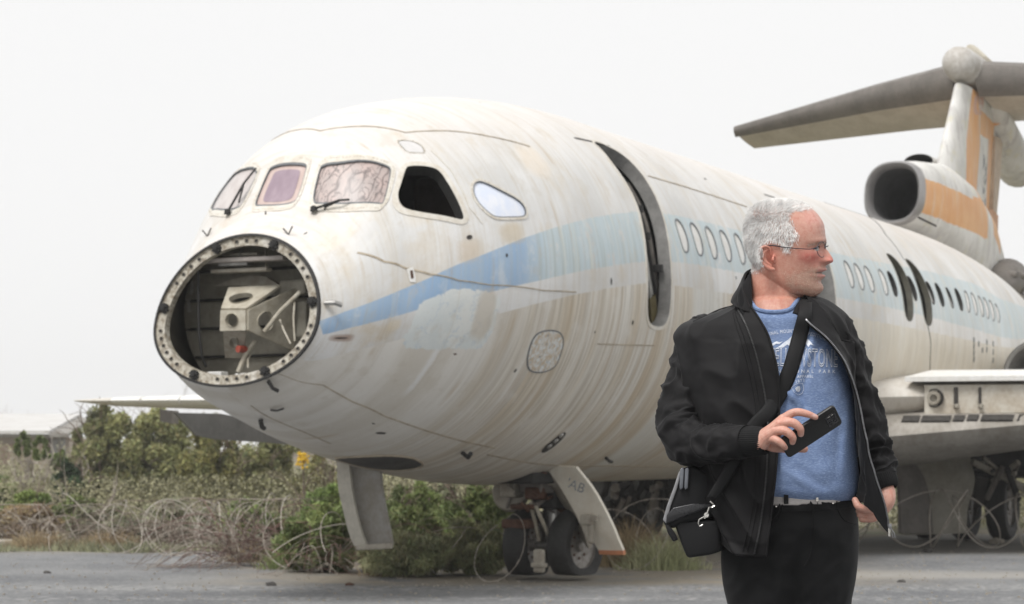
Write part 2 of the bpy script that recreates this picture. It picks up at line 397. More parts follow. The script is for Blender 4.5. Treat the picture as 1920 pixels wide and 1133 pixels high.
    tan = g.mix(g.math('MULTIPLY', pale, .6), tan, (.62, .63, .61))
    aft = g.rng(s, 1.9, 2.6)
    tan = g.mix(g.math('MULTIPLY', aft, .65), tan, (.67, .63, .54))
    tan = g.mix(g.math('MULTIPLY', g.math('MULTIPLY', aft, g.rng(st2, .5, .66)), .6), tan, (.45, .42, .36))
    chip = g.math('MULTIPLY', g.rng(g.noise(P, 5.5, 8, .75), .56, .60), fade); m_blue = g.math('MULTIPLY', m_blue, g.math('SUBTRACT', 1, g.math('MULTIPLY', chip, .75)))
    c = g.mix(m_blue, white, blue); c = g.mix(m_low, c, tan)
    runs = g.math('MULTIPLY', g.rng(g.noise(g.mapv(P, (12, .7, 1), loc=(5, 1, 0)), 1.0, 6, .65), .55, .68), g.rng(g.noise(g.mapv(P, (2, 2.5, 1), loc=(1, 8, 0)), 1.0, 4, .6), .45, .6))
    c = g.mix(g.math('MULTIPLY', runs, .55), c, (.42, .32, .20))
    # the scraped pale patch under the stripe
    def blob(px, py, rs, rt, k=.5):
        q = inv(px, py)
        ds = g.math('MULTIPLY', g.math('SUBTRACT', s, float(q[0])), 1/rs); dt = g.math('MULTIPLY', g.math('SUBTRACT', th, float(q[1])), 1/rt)
        r = g.math('ADD', g.math('POWER', g.math('ABSOLUTE', ds), 3.2), g.math('POWER', g.math('ABSOLUTE', dt), 3.2))
        return g.math('ADD', r, g.math('MULTIPLY', g.math('SUBTRACT', g.noise(P, 3.2, 7, .65), .5), k*2))
    q1 = inv(800, 545); q2 = inv(905, 545); q3 = inv(850, 650)
    r = blob(856, 602, .40, .205, 1.3); pm = g.rng(r, 1.04, .94)
    patch = g.mix(g.rng(blot, .42, .6), (.60, .635, .63), (.68, .695, .67))
    patch = g.mix(g.math('MULTIPLY', g.rng(g.math('ABSOLUTE', g.math('SUBTRACT', g.noise(P, 2.6, 6, .7), .5)), .016, 0.0), .5), patch, (.36, .45, .55))
    c = g.mix(pm, c, patch)
    r2 = blob(908, 590, .11, .17, .5); c = g.mix(g.math('MULTIPLY', g.rng(r2, 1.1, .4), .6), c, (.50, .43, .34))
    for (px, py, a_, b_, cc, k_) in [(640,634,.10,.045,(.30,.20,.15),.8),(1170,300,.4,.1,(.72,.66,.58),.3),(962,437,.16,.06,(.52,.42,.27),.55),(880,470,.12,.07,(.55,.45,.34),.5),(1000,300,.2,.12,(.74,.64,.52),.5),(800,390,.2,.1,(.7,.6,.45),.35),(740,610,.06,.05,(.62,.52,.36),.5),(620,450,.2,.12,(.75,.66,.52),.35)]:
        r_ = blob(px, py, a_, b_, .5); c = g.mix(g.math('MULTIPLY', g.rng(r_, 1.3, .1), k_), c, cc)
    # pale run of paint below the patch
    qa = inv(860, 640)
    run = g.math('MULTIPLY', g.rng(g.math('ABSOLUTE', g.math('ADD', g.math('SUBTRACT', s, float(inv(800,690)[0])), g.math('MULTIPLY', wig, 1.5))), .035, .01), g.math('MULTIPLY', g.rng(th, float(inv(800,650)[1]), float(inv(800,660)[1])), g.rng(th, float(inv(740,745)[1]), float(inv(760,725)[1]))))
    c = g.mix(g.math('MULTIPLY', run, .8), c, (.72, .72, .71))
    wear = g.noise(g.mapv(P, (1.6, 1.6, 1), loc=(11, 4, 0)), 2.2, 9, .74)
    c = g.mix(g.math('MULTIPLY', g.rng(wear, .54, .62), .30), c, (.48, .43, .35)); c = g.mix(g.math('MULTIPLY', g.rng(wear, .45, .36), .35), c, (.70, .69, .66))
    # faint frame lines every half metre, and fine speckled grime
    fr = g.math('ABSOLUTE', g.math('SUBTRACT', g.math('FRACT', g.math('MULTIPLY', s, 1/.52)), .5))
    c = g.mix(g.math('MULTIPLY', g.rng(fr, .018, .004), g.math('MULTIPLY', blot, .5)), c, (.45, .40, .33))
    riv = g.math('MULTIPLY', g.rng(g.math('ABSOLUTE', g.math('SUBTRACT', fr, .04)), .006, .001), g.rng(g.math('ABSOLUTE', g.math('SUBTRACT', g.math('FRACT', g.math('MULTIPLY', th, 34)), .5)), .2, .1))
    c = g.mix(g.math('MULTIPLY', riv, .25), c, (.3, .27, .22))
    c = g.mix(g.math('MULTIPLY', g.rng(fine, .55, .75), .22), c, (.42, .36, .28))
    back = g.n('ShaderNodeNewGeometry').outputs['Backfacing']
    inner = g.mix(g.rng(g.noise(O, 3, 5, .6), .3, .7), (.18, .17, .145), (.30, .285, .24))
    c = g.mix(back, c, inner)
    hgt = g.math('ADD', g.math('MULTIPLY', g.noise(P, 2.0, 3, .5), 1.0), g.math('MULTIPLY', g.rng(fr, .03, .0), -.12))
    g.bump(hgt, .25, .03)
    return g.set(c, g.rng(slow, .3, .7, .55, .36), 0.0, .5)
M_HULL = hull_material()
M_FRAME = simple('window_surround', (.68, .655, .60), .5, 0, .3, 9, (.54, .49, .41))
M_DARKGAP = simple('dark_gap', (.05, .045, .04), .8, 0, .4, 20)
M_SEAM = simple('old_sealant', (.50, .43, .33), .8, 0, .5, 14, (.25, .2, .14))
M_ALU = simple('dull_aluminium', (.46, .45, .43), .42, .75, .3, 12)
M_BEIGE = simple('primer_beige', (.36, .335, .28), .6, 0, .35, 11, (.24, .21, .17))
M_INT = simple('bay_panel', (.36, .335, .275), .7, 0, .35, 5)
M_BLACK = simple('black_rubber', (.022, .021, .02), .75, 0, .3, 30)
M_RUST = simple('rusty_metal', (.12, .06, .038), .85, .1, .5, 16)
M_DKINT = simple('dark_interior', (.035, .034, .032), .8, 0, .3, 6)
M_WHITEP = simple('white_panel', (.78, .775, .76), .45, 0, .12, 12, (.66, .64, .59))

# ---- openings in the skin, outlined where the photograph shows them
def oval(cx, cy, w, h, lean=0, n=20):
    return [(cx+w*math.cos(2*PI*k/n)+lean*h*-math.sin(2*PI*k/n), cy-h*math.sin(2*PI*k/n)*1.0) for k in range(n)]
def ovalp(top, bot, w, n=10, pw=2.4):
    """slim pill between two pixels, slightly bowed as round the barrel"""
    top = np.array(top, float); bot = np.array(bot, float); P = []
    for k in range(2*n):
        a = 2*PI*k/(2*n); u = math.sin(a); c_ = math.cos(a)
        yy = math.copysign(abs(u)**(2/pw), u); xx = math.copysign(abs(c_)**(2/pw), c_)
        m = (top+bot)/2+(top-bot)/2*yy; P.append((m[0]+w*xx+.045*(bot[1]-top[1])*(1-yy*yy), m[1]))
    return P
HP = {}
HP['w1'] = smooth_poly(invpoly([(391,402),(405,372),(431,327),(450,321),(486,316),(476,345),(455,385),(446,394),(420,400)]), 1)
HP['w2'] = smooth_poly(invpoly([(477,386),(483,367),(503,320),(512,309),(560,304),(577,306),(576,318),(560,370),(550,384),(520,389),(482,390)]), 2)
HP['w3'] = smooth_poly(invpoly([(587,383),(586,366),(598,318),(606,306),(650,304),(725,309),(735,316),(732,335),(722,378),(714,388),(650,388),(595,386)]), 2)
HP['w4'] = smooth_poly(invpoly([(745,365),(750,350),(760,316),(768,311),(812,314),(826,323),(840,345),(868,401),(869,411),(862,413),(800,401),(762,394),(749,383)]), 2)
HP['w5'] = smooth_poly(invpoly([(885,350),(890,341),(902,338),(940,357),(975,375),(987,392),(987,406),(975,409),(935,410),(920,405),(898,385),(887,366)]), 2)
HP['w6'] = smooth_poly(invpoly([(744,266),(750,263),(772,264),(790,272),(797,284),(794,288),(765,287),(755,279)]), 2)
def curved(pl, pr, n=14):
    return pl+pr[::-1]
HP['door'] = smooth_poly(invpoly([(1112,268),(1125,278),(1150,310),(1178,350),(1196,388),(1206,430),(1212,480),(1214,530),(1213,575),(1215,600),(1222,611),(1240,614),(1252,602),(1257,570),(1258,530),(1255,480),(1248,430),(1235,385),(1218,350),(1196,318),(1168,291),(1140,275),(1118,266)]), 2)
HP['door2'] = smooth_poly(invpoly([(1500,375+60),(1512,470),(1520,520),(1524,570),(1526,640),(1533,655),(1552,655),(1564,640),(1567,600),(1566,555),(1561,520),(1548,478),(1530,448),(1512,433)]), 2)
HP['exit1'] = smooth_poly(invpoly([(1662,478),(1672,492),(1684,520),(1692,550),(1696,580),(1700,597),(1707,601),(1711,594),(1711,570),(1706,540),(1696,512),(1682,490),(1668,478)]), 2)
HP['exit2'] = smooth_poly(invpoly([(1697,488),(1707,502),(1718,530),(1727,562),(1732,590),(1737,607),(1744,609),(1747,600),(1746,575),(1740,548),(1729,520),(1716,500),(1703,488)]), 2)
white_win = [((1268,411),(1287,474),7),((1296,418),(1314,480),7),((1324,425),(1341,486),6.5),((1351,432),(1368,491),6.5),((1378,438),(1394,496),6),((1404,445),(1419,502),6),((1429,451),(1444,507),6),
    ((1583,489),(1599,540),5),((1602,494),(1618,544),5),((1621,499),(1637,548),5),((1648,505),(1663,554),4.5),
    ((1809,545),(1817,586),3),((1821,549),(1831,591),3.2),((1834,555),(1843,594),3),((1844,558),(1853,598),3),((1855,563),(1863,602),3),((1866,570),(1873,605),2.6)]
dark_win = [((1665,510),(1680,555),4.2),((1702,519),(1717,563),4),((1737,529),(1750,570),3.6),((1754,532),(1768,574),3.8),((1774,540),(1786,577),2.4),((1791,542),(1803,582),3.6)]
for i, w in enumerate(white_win): HP['ww%d' % i] = invpoly(ovalp(*w))
for i, w in enumerate(dark_win): HP['dw%d' % i] = invpoly(ovalp(*w))
loops = [resample(P if area2(P) > 0 else P[::-1], .06) for P in HP.values()]
sg = np.concatenate([np.linspace(-4, -2.4, 30), np.arange(-2.32, 14, .11), np.linspace(14, 21, 30)])
tg = np.unique(np.concatenate([np.linspace(0, PI, 57), np.linspace(-PI, 0, 37)]))
gx, gy = np.meshgrid(sg, tg*TM); G = np.stack([gx.ravel(), gy.ravel()], 1)
keep = np.ones(len(G), bool)
for L in loops: keep &= ~inside(offset_poly(L, .015), G)
V2, F2 = cdt(G[keep], loops)
cc = V2[F2].mean(1); kill = np.zeros(len(F2), bool)
for L in loops: kill |= inside(L, cc)
F2 = F2[~kill]; cc = cc[~kill]
P3, N3 = SO(V2[:, 0], V2[:, 1]/TM, 0.0)
# split the skin where the airframe is jointed
s_joint = [-9, float(inv(905, 420)[0])-.12, 2.1, float(inv(1630, 440)[0]), 30]
for k in range(4):
    m = (cc[:, 0] >= s_joint[k]) & (cc[:, 0] < s_joint[k+1]); f = F2[m]; ids = np.unique(f); re = -np.ones(len(V2), int); re[ids] = np.arange(len(ids))
    f = re[f]; a = np.cross(P3[ids][f[:, 1]]-P3[ids][f[:, 0]], P3[ids][f[:, 2]]-P3[ids][f[:, 0]]); fl = (a*N3[ids][f].mean(1)).sum(1) < 0
    f[fl] = f[fl][:, ::-1]
    o = mobj('fuselage_skin', P3[ids], f.tolist(), M_HULL, plane)
    uv = o.data.uv_layers.new(name='hull'); li = np.zeros(len(o.data.loops), int); o.data.loops.foreach_get('vertex_index', li)
    uv.data.foreach_set('uv', np.stack([V2[ids][li, 0], V2[ids][li, 1]/TM], 1).ravel())
    set_normals(o.data, N3[ids])
    o['label'] = ['white nose section of the fuselage', 'forward fuselage with the entry doorway', 'middle fuselage with cabin windows', 'rear fuselage with dark cabin windows'][k]
# ---- pixel -> airliner coordinates on a chosen local plane
def on_plane(axis, val, px, py):
    d = np.array([(px-CXP)/FPX, 1, (HORIZON-py)/FPX]); o = np.array([0, 0, CAMH]); B = [AX, SB, UPV]
    others = [i for i in range(3) if i != axis]
    A = np.stack([d, -B[others[0]], -B[others[1]]], 1); t, a, b = np.linalg.solve(A, C0+val*B[axis]-o)
    r = [0, 0, 0]; r[axis] = val; r[others[0]] = a; r[others[1]] = b; return Vector(r)
def at_depth(px, py, D): return M_INV @ W(px, py, D)

M_LEDGE = simple('grey_leading_edge', (.215, .195, .175), .55, .2, .3, 3)
# ---- glazing
def win_mat(name, base, edge, kind):
    g = NT(name); o = g.n('ShaderNodeUVMap', uv_map='hull').outputs[0]
    a = g.noise(o, 9, 6, .65); c = g.mix(g.rng(a, .35, .65), base, edge)
    if kind == 'swirl':
        w = g.noise(o, 5.5, 2, .5)
        sp = g.n('ShaderNodeSeparateXYZ'); g.put(sp.inputs[0], o); q = inv(665, 338)
        dx = g.math('SUBTRACT', sp.outputs[0], float(q[0])); dy = g.math('MULTIPLY', g.math('SUBTRACT', sp.outputs[1], float(q[1])), 1.25)
        r = g.math('SQRT', g.math('ADD', g.math('POWER', dx, 2), g.math('POWER', dy, 2)))
        rr = g.math('ADD', r, g.math('MULTIPLY', g.math('SUBTRACT', w, .5), .34))
        l1 = g.rng(g.math('ABSOLUTE', g.math('SUBTRACT', g.math('FRACT', g.math('MULTIPLY', rr, 8.5)), .5)), .14, .02)
        n2 = g.noise(o, 8, 3, .55, 1.2); l2 = g.rng(g.math('ABSOLUTE', g.math('SUBTRACT', n2, .5)), .03, .004)
        c = g.mix(g.math('MULTIPLY', l1, .85), c, (.12, .095, .09)); c = g.mix(g.math('MULTIPLY', l2, .8), c, (.11, .09, .085))
        c = g.mix(g.math('MULTIPLY', g.rng(g.noise(o, 4, 5, .6), .5, .62), .5), c, (.24, .21, .2))
    return g.set(c, .28, 0, .6)
M_G1 = win_mat('clouded_glass', (.47, .42, .40), (.56, .52, .50), '')
M_G2 = win_mat('pink_glass_edge', (.50, .38, .34), (.58, .46, .42), '')
M_G2B = win_mat('purple_glass', (.27, .20, .24), (.35, .27, .31), '')
M_G3 = win_mat('crazed_glass', (.47, .37, .34), (.38, .32, .30), 'swirl')
M_G5 = win_mat('pale_blue_glass', (.66, .71, .82), (.76, .78, .83), '')
M_G6 = win_mat('grey_cover', (.58, .57, .56), (.64, .62, .61), '')
M_GASKET = simple('window_gasket', (.16, .17, .18), .6, 0, .4, 30)
M_JAMB = simple('door_jamb_grey', (.24, .235, .225), .6, .1, .35, 9)
def ccw(P): return P if area2(P) > 0 else P[::-1]
M_OLIVE = simple('dark_olive_paint', (.075, .07, .05), .6, 0, .3, 9)
def window(name, key, glass, frame_w, raised=.006, recess=.012, label=None, gask=True):
    P = resample(ccw(HP[key]), .05)
    f = skin_ring('window_frame', offset_poly(P, -.004), offset_poly(P, frame_w), raised, M_FRAME, plane, .03)
    gk = gask and skin_ring('gasket', offset_poly(P, -.014), offset_poly(P, -.003), .004, M_GASKET, f, .03)
    gl = skin_patch(name, offset_poly(P, -.01), -recess, glass, plane, .06)
    if label: gl['label'] = label
    # fixing screws round the frame
    m = MB(); Q = resample(offset_poly(P, frame_w*.55), .055)
    p, n = SO(Q[:, 0], Q[:, 1]/TM, raised+.001)
    for a, b in zip(p, n):
        if random.random() < .55: m.lathe([(0.0, .002), (.004, .0015), (.005, 0)], a, b, 6)
    m.build('screw', M_SEAM, f)['kind'] = 'stuff'
    return gl
window('windshield', 'w1', M_G1, .03, label='clouded side windscreen seen edge-on')
w2 = window('windshield', 'w2', M_G2, .034, label='centre windscreen with a purple film and a pink rim')
P = ccw(HP['w2']); P = resample(P.mean(0)+(P-P.mean(0))*.70, .05); skin_patch('film', P, -.009, M_G2B, w2, .05)
window('windshield', 'w3', M_G3, .038, label='large crazed windscreen full of swirling cracks')
window('side_window', 'w5', M_G5, .02, .005, .008, 'teardrop side window covered with pale blue plastic')
window('eyebrow_window', 'w6', M_G6, .006, .002, .0, gask=False)
def opening(name, key, lip, depth, jm, label=None):
    P = resample(ccw(HP[key]), .05)
    o = skin_ring(name, P, offset_poly(P, lip), .005, M_FRAME if lip > .02 else jm, plane, .03)
    j = skin_ring('jamb', offset_poly(P, -.003), offset_poly(P, .001), .003, jm, o, depth)
    if label: o['label'] = label
    return o, P
o4, P4 = opening('side_window_frame', 'w4', .05, .10, M_BLACK, 'frame of the missing side window, open to the dark cockpit')
od, Pd = opening('door_frame', 'door', .03, .12, M_JAMB, 'frame of the tall open entry doorway')
# clips and an inner lining strip inside the entry doorway
for (px, py) in [(1166,335),(1180,352),(1213,382),(1220,500),(1252,500),(1228,436)]:
    q = inv(px, py); p, n = SO(q[0], q[1], -.10); m = MB(); m.box(p, (.05, .09, .07), bev=.01); m.build('door_clip', M_BLACK, od)
def strip3(name, pix, w, off, mat, parent):
    pp_ = []
    for (px, py) in pix:      # shift each point so that it is seen at this pixel although it lies deeper than the skin
        cx_, cy_ = px, py
        for _ in range(3):
            u = air2px(SO(*inv(cx_, cy_), off)[0])[0]; cx_ += px-u[0]; cy_ += py-u[1]
        pp_.append((cx_, cy_))
    P = resample(invpoly(pp_), .06, False); t = np.gradient(P, axis=0); nn = np.stack([-t[:, 1], t[:, 0]], 1); nn /= np.linalg.norm(nn, axis=1)[:, None]
    v = []; n = len(P)
    for d, oo in ((-w/2, off-.04), (-w/2, off), (w/2, off), (w/2, off-.04)):
        Q = P+nn*d; p, _ = SO(Q[:, 0], Q[:, 1]/TM, oo); v += list(p)
    f = [(k*n+i, k*n+i+1, (k+1)*n+i+1, (k+1)*n+i) for k in range(3) for i in range(n-1)]
    return mobj(name, v, f, mat, parent)
M_PALEL = simple('pale_lining', (.46, .45, .42), .6, 0, .3, 9)
strip3('lining', [(1163,330),(1186,372),(1202,420),(1212,470),(1219,520),(1223,560),(1226,604)], .075, -.16, M_PALEL, od)
strip3('lining', [(1178,342),(1202,385),(1217,430),(1226,480),(1232,520),(1240,556),(1238,600)], .03, -.15, M_LEDGE, od)
strip3('rail', [(1170,335),(1194,378),(1210,425),(1219,475),(1226,520),(1231,548)], .018, -.13, M_BLACK, od)
strip3('lower_panel', [(1224,556),(1226,580),(1228,604)], .13, -.125, simple('olive_panel', (.12, .095, .035), .6, 0, .3, 9), od)
o2, P2_ = opening('door_frame', 'door2', .03, .22, M_JAMB, 'frame of the second open doorway behind the man')
strip3('lining', [(1542,485),(1553,520),(1557,560),(1557,620)], .09, -.15, M_ALU, o2)
for k in ('exit1', 'exit2'): opening('exit_frame', k, .02, .07, M_OLIVE)
for i in range(len(dark_win)):
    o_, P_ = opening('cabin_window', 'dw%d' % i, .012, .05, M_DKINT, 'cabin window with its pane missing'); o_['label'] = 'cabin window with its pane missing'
for i in (2, 4):   # shards of white blank left in two of the dark windows
    P_ = ccw(HP['dw%d' % i]); c_ = P_.mean(0); Q = P_.copy(); Q = Q[(Q-c_)@np.array([-1., .35]) > -.01]
    if len(Q) > 4: skin_patch('broken_blank', resample(Q, .06), -.008, M_WHITEP, plane, .05)
for i in range(len(white_win)):
    P_ = resample(ccw(HP['ww%d' % i]), .05)
    b = skin_patch('cabin_window', offset_poly(P_, -.008), -.006, M_WHITEP, plane, .07)
    skin_ring('window_frame', offset_poly(P_, -.009), offset_poly(P_, .006), .003, M_GASKET, b, .02)
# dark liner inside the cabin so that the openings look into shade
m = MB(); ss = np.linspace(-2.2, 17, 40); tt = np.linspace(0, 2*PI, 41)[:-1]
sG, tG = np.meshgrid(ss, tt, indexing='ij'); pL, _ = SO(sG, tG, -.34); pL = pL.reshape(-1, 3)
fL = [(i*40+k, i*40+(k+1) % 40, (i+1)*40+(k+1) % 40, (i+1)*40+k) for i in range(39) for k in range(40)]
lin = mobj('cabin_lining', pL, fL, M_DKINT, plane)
m = MB(); m.box((-1.55, -.55, 3.15), (.5, .5, 1.0), bev=.08); m.box((-1.9, -.55, 2.75), (.55, .5, .16), bev=.05)
m.build('pilot_seat', simple('brown_leather', (.09, .05, .035), .6, 0, .4, 8), plane)
q_ = inv(812, 372); p_ = Vector(SO(q_[0], q_[1], -.75)[0]); m = MB(); m.box(p_+Vector((-.05, 0, -.1)), (.1, .42, .8), bev=.04); m.build('cockpit_seat', simple('brown_seat_back', (.30, .17, .11), .6, 0, .3, 8), plane)
# ---- lines of sealant and panel joints standing on the skin
for pts, w, mt, nm in [([(504,257),(600,246),(760,249),(993,275)], .012, M_SEAM, 'sealant_seam'),
    ([(670,474),(720,491),(760,503),(805,514)], .013, M_SEAM, 'sealant_seam'), ([(805,514),(860,526),(915,534),(1020,545),(1080,548)], .010, M_SEAM, 'sealant_seam'),
    ([(606,722),(660,753),(720,780),(800,808),(870,828),(928,840)], .015, M_SEAM, 'sealant_seam'), ([(913,852),(960,862),(1019,871),(1100,874),(1260,875)], .013, M_SEAM, 'sealant_seam'),
    ([(1215,330),(1280,349),(1340,368),(1400,388)], .012, M_SEAM, 'sealant_seam'), ([(1077,259),(1110,266),(1143,274)], .02, M_DARKGAP, 'rain_gutter'),
    ([(1433,365),(1452,371)], .02, M_DARKGAP, 'rain_gutter'), ([(1548,372),(1590,385),(1630,408),(1660,440),(1695,488)], .014, M_DARKGAP, 'panel_joint'),
    ([(1739,610),(1745,640),(1744,670),(1743,698)], .014, M_DARKGAP, 'panel_joint'),
    ([(1226,648),(1180,647),(1120,645)], .008, M_SEAM, 'panel_joint'), ([(904,420),(880,390),(862,350),(845,320),(826,300),(808,283)], .008, M_FRAME, 'panel_joint'),
    ([(470,760),(500,780),(560,806),(620,832)], .012, M_SEAM, 'sealant_seam'), ([(500,690),(560,715),(606,722)], .006, M_SEAM, 'panel_joint')]:
    skin_strip(nm, pts, w, .004, mt, plane)
# patched oval plate low on the flank
g = NT('peeling_plate'); o_ = g.n('ShaderNodeUVMap', uv_map='hull').outputs[0]
k1 = g.noise(o_, 28, 5, .7); c = g.mix(g.rng(k1, .45, .55), (.62, .63, .62), (.50, .41, .30)); c = g.mix(g.rng(g.noise(o_, 45, 3, .6), .58, .66), c, (.22, .27, .30)); g.bump(k1, .6, .01); M_PEEL = g.set(c, .7)
P = resample(smooth_poly(invpoly([(990,690),(989,668),(997,640),(1008,625),(1030,620),(1050,624),(1056,640),(1050,665),(1040,688),(1020,697),(1000,697)]), 2), .04)
pp = skin_patch('access_plate', P, .004, M_PEEL, plane, .05); pp['label'] = 'oval access plate with peeling paint'
skin_ring('plate_rim', P, offset_poly(ccw(P), .012), .006, M_GASKET, pp)
# small holes, drains, stubs and lamps in the skin
def hole(px, py, a, b, name='skin_hole', mt=M_DARKGAP, rot=0, off=.003):
    c_ = invpoly([(px, py)])[0]; P = np.array([[a*math.cos(t), b*math.sin(t)] for t in np.linspace(0, 2*PI, 14)[:-1]])
    R_ = np.array([[math.cos(rot), -math.sin(rot)], [math.sin(rot), math.cos(rot)]]); return skin_patch(name, c_+P@R_.T, off, mt, plane, .04)
hole(639, 634, .055, .014); hole(880, 445, .03, .022); hole(714, 812, .05, .02, rot=-.5); hole(1146, 528, .012, .03); hole(1186, 605, .014, .02); hole(966, 695, .012, .02)
hole(950, 479, .012, .018); hole(1115, 623, .008, .012); hole(853, 664, .016, .010, mt=M_RUST); hole(700, 794, .018, .01); hole(1380, 521, .014, .014); hole(1322, 336, .03, .014); hole(900, 193, .012, .01); hole(1150, 300, .01, .01)
P = invpoly([(1014,846),(1022,836),(1045,818),(1058,809),(1062,813),(1050,828),(1030,844),(1018,850)]); lp = skin_patch('lamp_recess', resample(smooth_poly(P), .05), .003, M_DARKGAP, plane, .05)
for (px, py) in [(1030,836),(1042,826),(1052,816)]:
    q = inv(px, py); p, n = SO(q[0], q[1], .004); m = MB(); m.lathe([(0, .012), (.02, .01), (.028, 0)], p, n, 10); m.build('lamp', M_ALU, lp)
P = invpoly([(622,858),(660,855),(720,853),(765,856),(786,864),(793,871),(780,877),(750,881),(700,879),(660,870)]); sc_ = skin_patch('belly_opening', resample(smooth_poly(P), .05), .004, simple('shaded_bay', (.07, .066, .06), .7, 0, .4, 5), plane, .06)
skin_ring('rim', resample(ccw(smooth_poly(P)), .05), offset_poly(resample(ccw(smooth_poly(P)), .05), .015), .012, M_SEAM, sc_)
def stub(px, py, px2, py2, r, name, mt, lift=.05):
    a_, n1_ = SO(*inv(px, py), 0.01); b_, n2_ = SO(*inv(px2, py2), lift); m = MB(); m.tube([a_, (Vector(a_)+Vector(b_))/2+Vector(n1_)*lift*.4, b_], r, 8); return m.build(name, mt, plane, True)
stub(608, 569, 632, 577, .02, 'pitot_tube', M_ALU, .08); stub(502, 712, 521, 722, .016, 'static_probe', M_DKINT, .06); stub(867, 848, 875, 832, .02, 'drain_mast', M_BLACK, .1)
stub(489, 785, 498, 790, .02, 'drain_mast', M_DKINT, .06); stub(508, 767, 532, 760, .008, 'static_probe', M_DKINT, .03); stub(1135, 857, 1143, 858, .016, 'drain_mast', M_DKINT, .05)
for (x, y) in [(389,443),(541,440)]:
    a_, n_ = SO(*inv(x, y), 0.0); m = MB(); a_ = Vector(a_); m.tube([a_+Vector((0,.05,.05)), a_, a_+Vector((-.02,-.05,.06))], .006, 6); m.build('latch_wire', M_DKINT, plane)
hole(573, 438, .02, .01)
P = invpoly([(762,505),(774,501),(779,522),(779,530),(768,529)]); bx_ = skin_patch('placard', resample(P, .04), .005, M_WHITEP, plane, .05)
P = invpoly([(768,508),(773,507),(775,522),(770,523)]); skin_patch('slot', resample(P, .04), .008, M_RUST, bx_, .05)
# wipers
def wiper(base, elbow, tipa, tipb):
    m = MB(); A = [Vector(SO(*inv(*q), o)[0]) for q, o in ((base, .03), (elbow, .06), (tipa, .03), (tipb, .03))]
    m.tube([A[0], A[1]], .011, 6); m.lathe([(0, .03), (.025, .02), (.03, -.02)], A[0], (0, 0, 1), 10); w = m.build('wiper_arm', M_BLACK, plane, True)
    m = MB(); m.tube([A[2], A[1], A[3]], .009, 6); m.build('wiper_blade', M_BLACK, w, True); return w
wiper((431,402), (466,352), (484,320), (452,384)); wiper((590,397), (640,385), (656,379), (612,393))
m = MB(); p = Vector(SO(*inv(609, 396), .0)[0]); m.tube([p, p+Vector((0,0,.06))], .006, 6); m.build('wiper_nozzle', M_BLACK, plane)
m = MB(); p = Vector(SO(*inv(498, 403), .0)[0]); m.tube([p, p+Vector((0,0,.03))], .006, 6); m.build('wiper_nozzle', M_BLACK, plane)

# ---- open nose bay
th = np.linspace(0, 2*PI, 97)[:-1]; E = S(np.full(96, -4.), th, None); cE = E.mean(0)
def ringpts(shrink, back): 
    d = E-cE; r = np.linalg.norm(d, axis=1, keepdims=True); return cE+d*(r-shrink)/r+np.array([back, 0, 0])
def ringmesh(name, specs, mat, parent):
    v = np.vstack([ringpts(*q) for q in specs]); n = 96
    return mobj(name, v, [(k*n+i, k*n+(i+1) % n, (k+1)*n+(i+1) % n, (k+1)*n+i) for k in range(len(specs)-1) for i in range(n)], mat, parent)
g = NT('flange_paint'); o_ = g.obj(); a = g.noise(o_, 22, 6, .75); b = g.noise(o_, 5, 4, .6)
c = g.mix(g.rng(a, .38, .6), (.20, .165, .12), (.46, .43, .36)); c = g.mix(g.rng(g.noise(o_, 60, 3, .6), .62, .7), c, (.06, .055, .05)); c = g.mix(g.math('MULTIPLY', g.rng(b, .5, .7), .5), c, (.66, .64, .6)); g.bump(a, .4, .004)
M_FLANGE = g.set(c, .6)
ring = ringmesh('nose_ring', [(-.004, .03), (-.004, -.004), (.012, -.006), (.014, .006), (.088, .006), (.088, .07)], M_FLANGE, plane)
ring['label'] = 'bolted flange round the open nose'
rim = ringmesh('rim_seal', [(-.009, .02), (-.010, -.012), (.010, -.016), (.012, -.005)], M_BLACK, ring)
latch_px = [(405,458),(523,453),(595,566),(496,699),(361,703),(296,578)]
lat = [min(range(96), key=lambda i: np.linalg.norm(air2px(E[i])[0]-np.array(q))) for q in latch_px]
mid = ringpts(.052, .004)
for k in range(48):
    i = k*2
    if min(min(abs(i-l), 96-abs(i-l)) for l in lat) < 3.2: continue
    m = MB(); m.lathe([(.017, .006), (.021, -.003), (.0175, -.004), (.016, .0)], mid[i], (-1, 0, .1), 12); m.lathe([(.0, -.0005), (.017, -.0005)], mid[i], (-1, 0, .1), 12, 1); m.build('bolt_hole', [M_BEIGE, M_DARKGAP], ring)
latproto = None
for l in lat:
    if latproto is None:
        m = MB()
        for j in range(9):
            a = j*2*PI/9+random.uniform(-.2, .2); r = random.uniform(.028, .05)
            m.box((0, r*.5*math.cos(a), r*.5*math.sin(a)), (.03, .018, r), Matrix.Rotation(a-PI/2, 3, 'X'), bev=.003)
        m.lathe([(0, .03), (.018, .028), (.024, 0)], (0, 0, 0), (-1, 0, 0), 12)
        latproto = m.build('latch', M_BLACK, ring); o = latproto
    else: o = latproto.copy(); col.objects.link(o); o.parent = ring
    o.location = Vector(mid[l])+Vector((-.012, 0, 0)); o.rotation_euler = (random.uniform(0, 1), 0, 0)
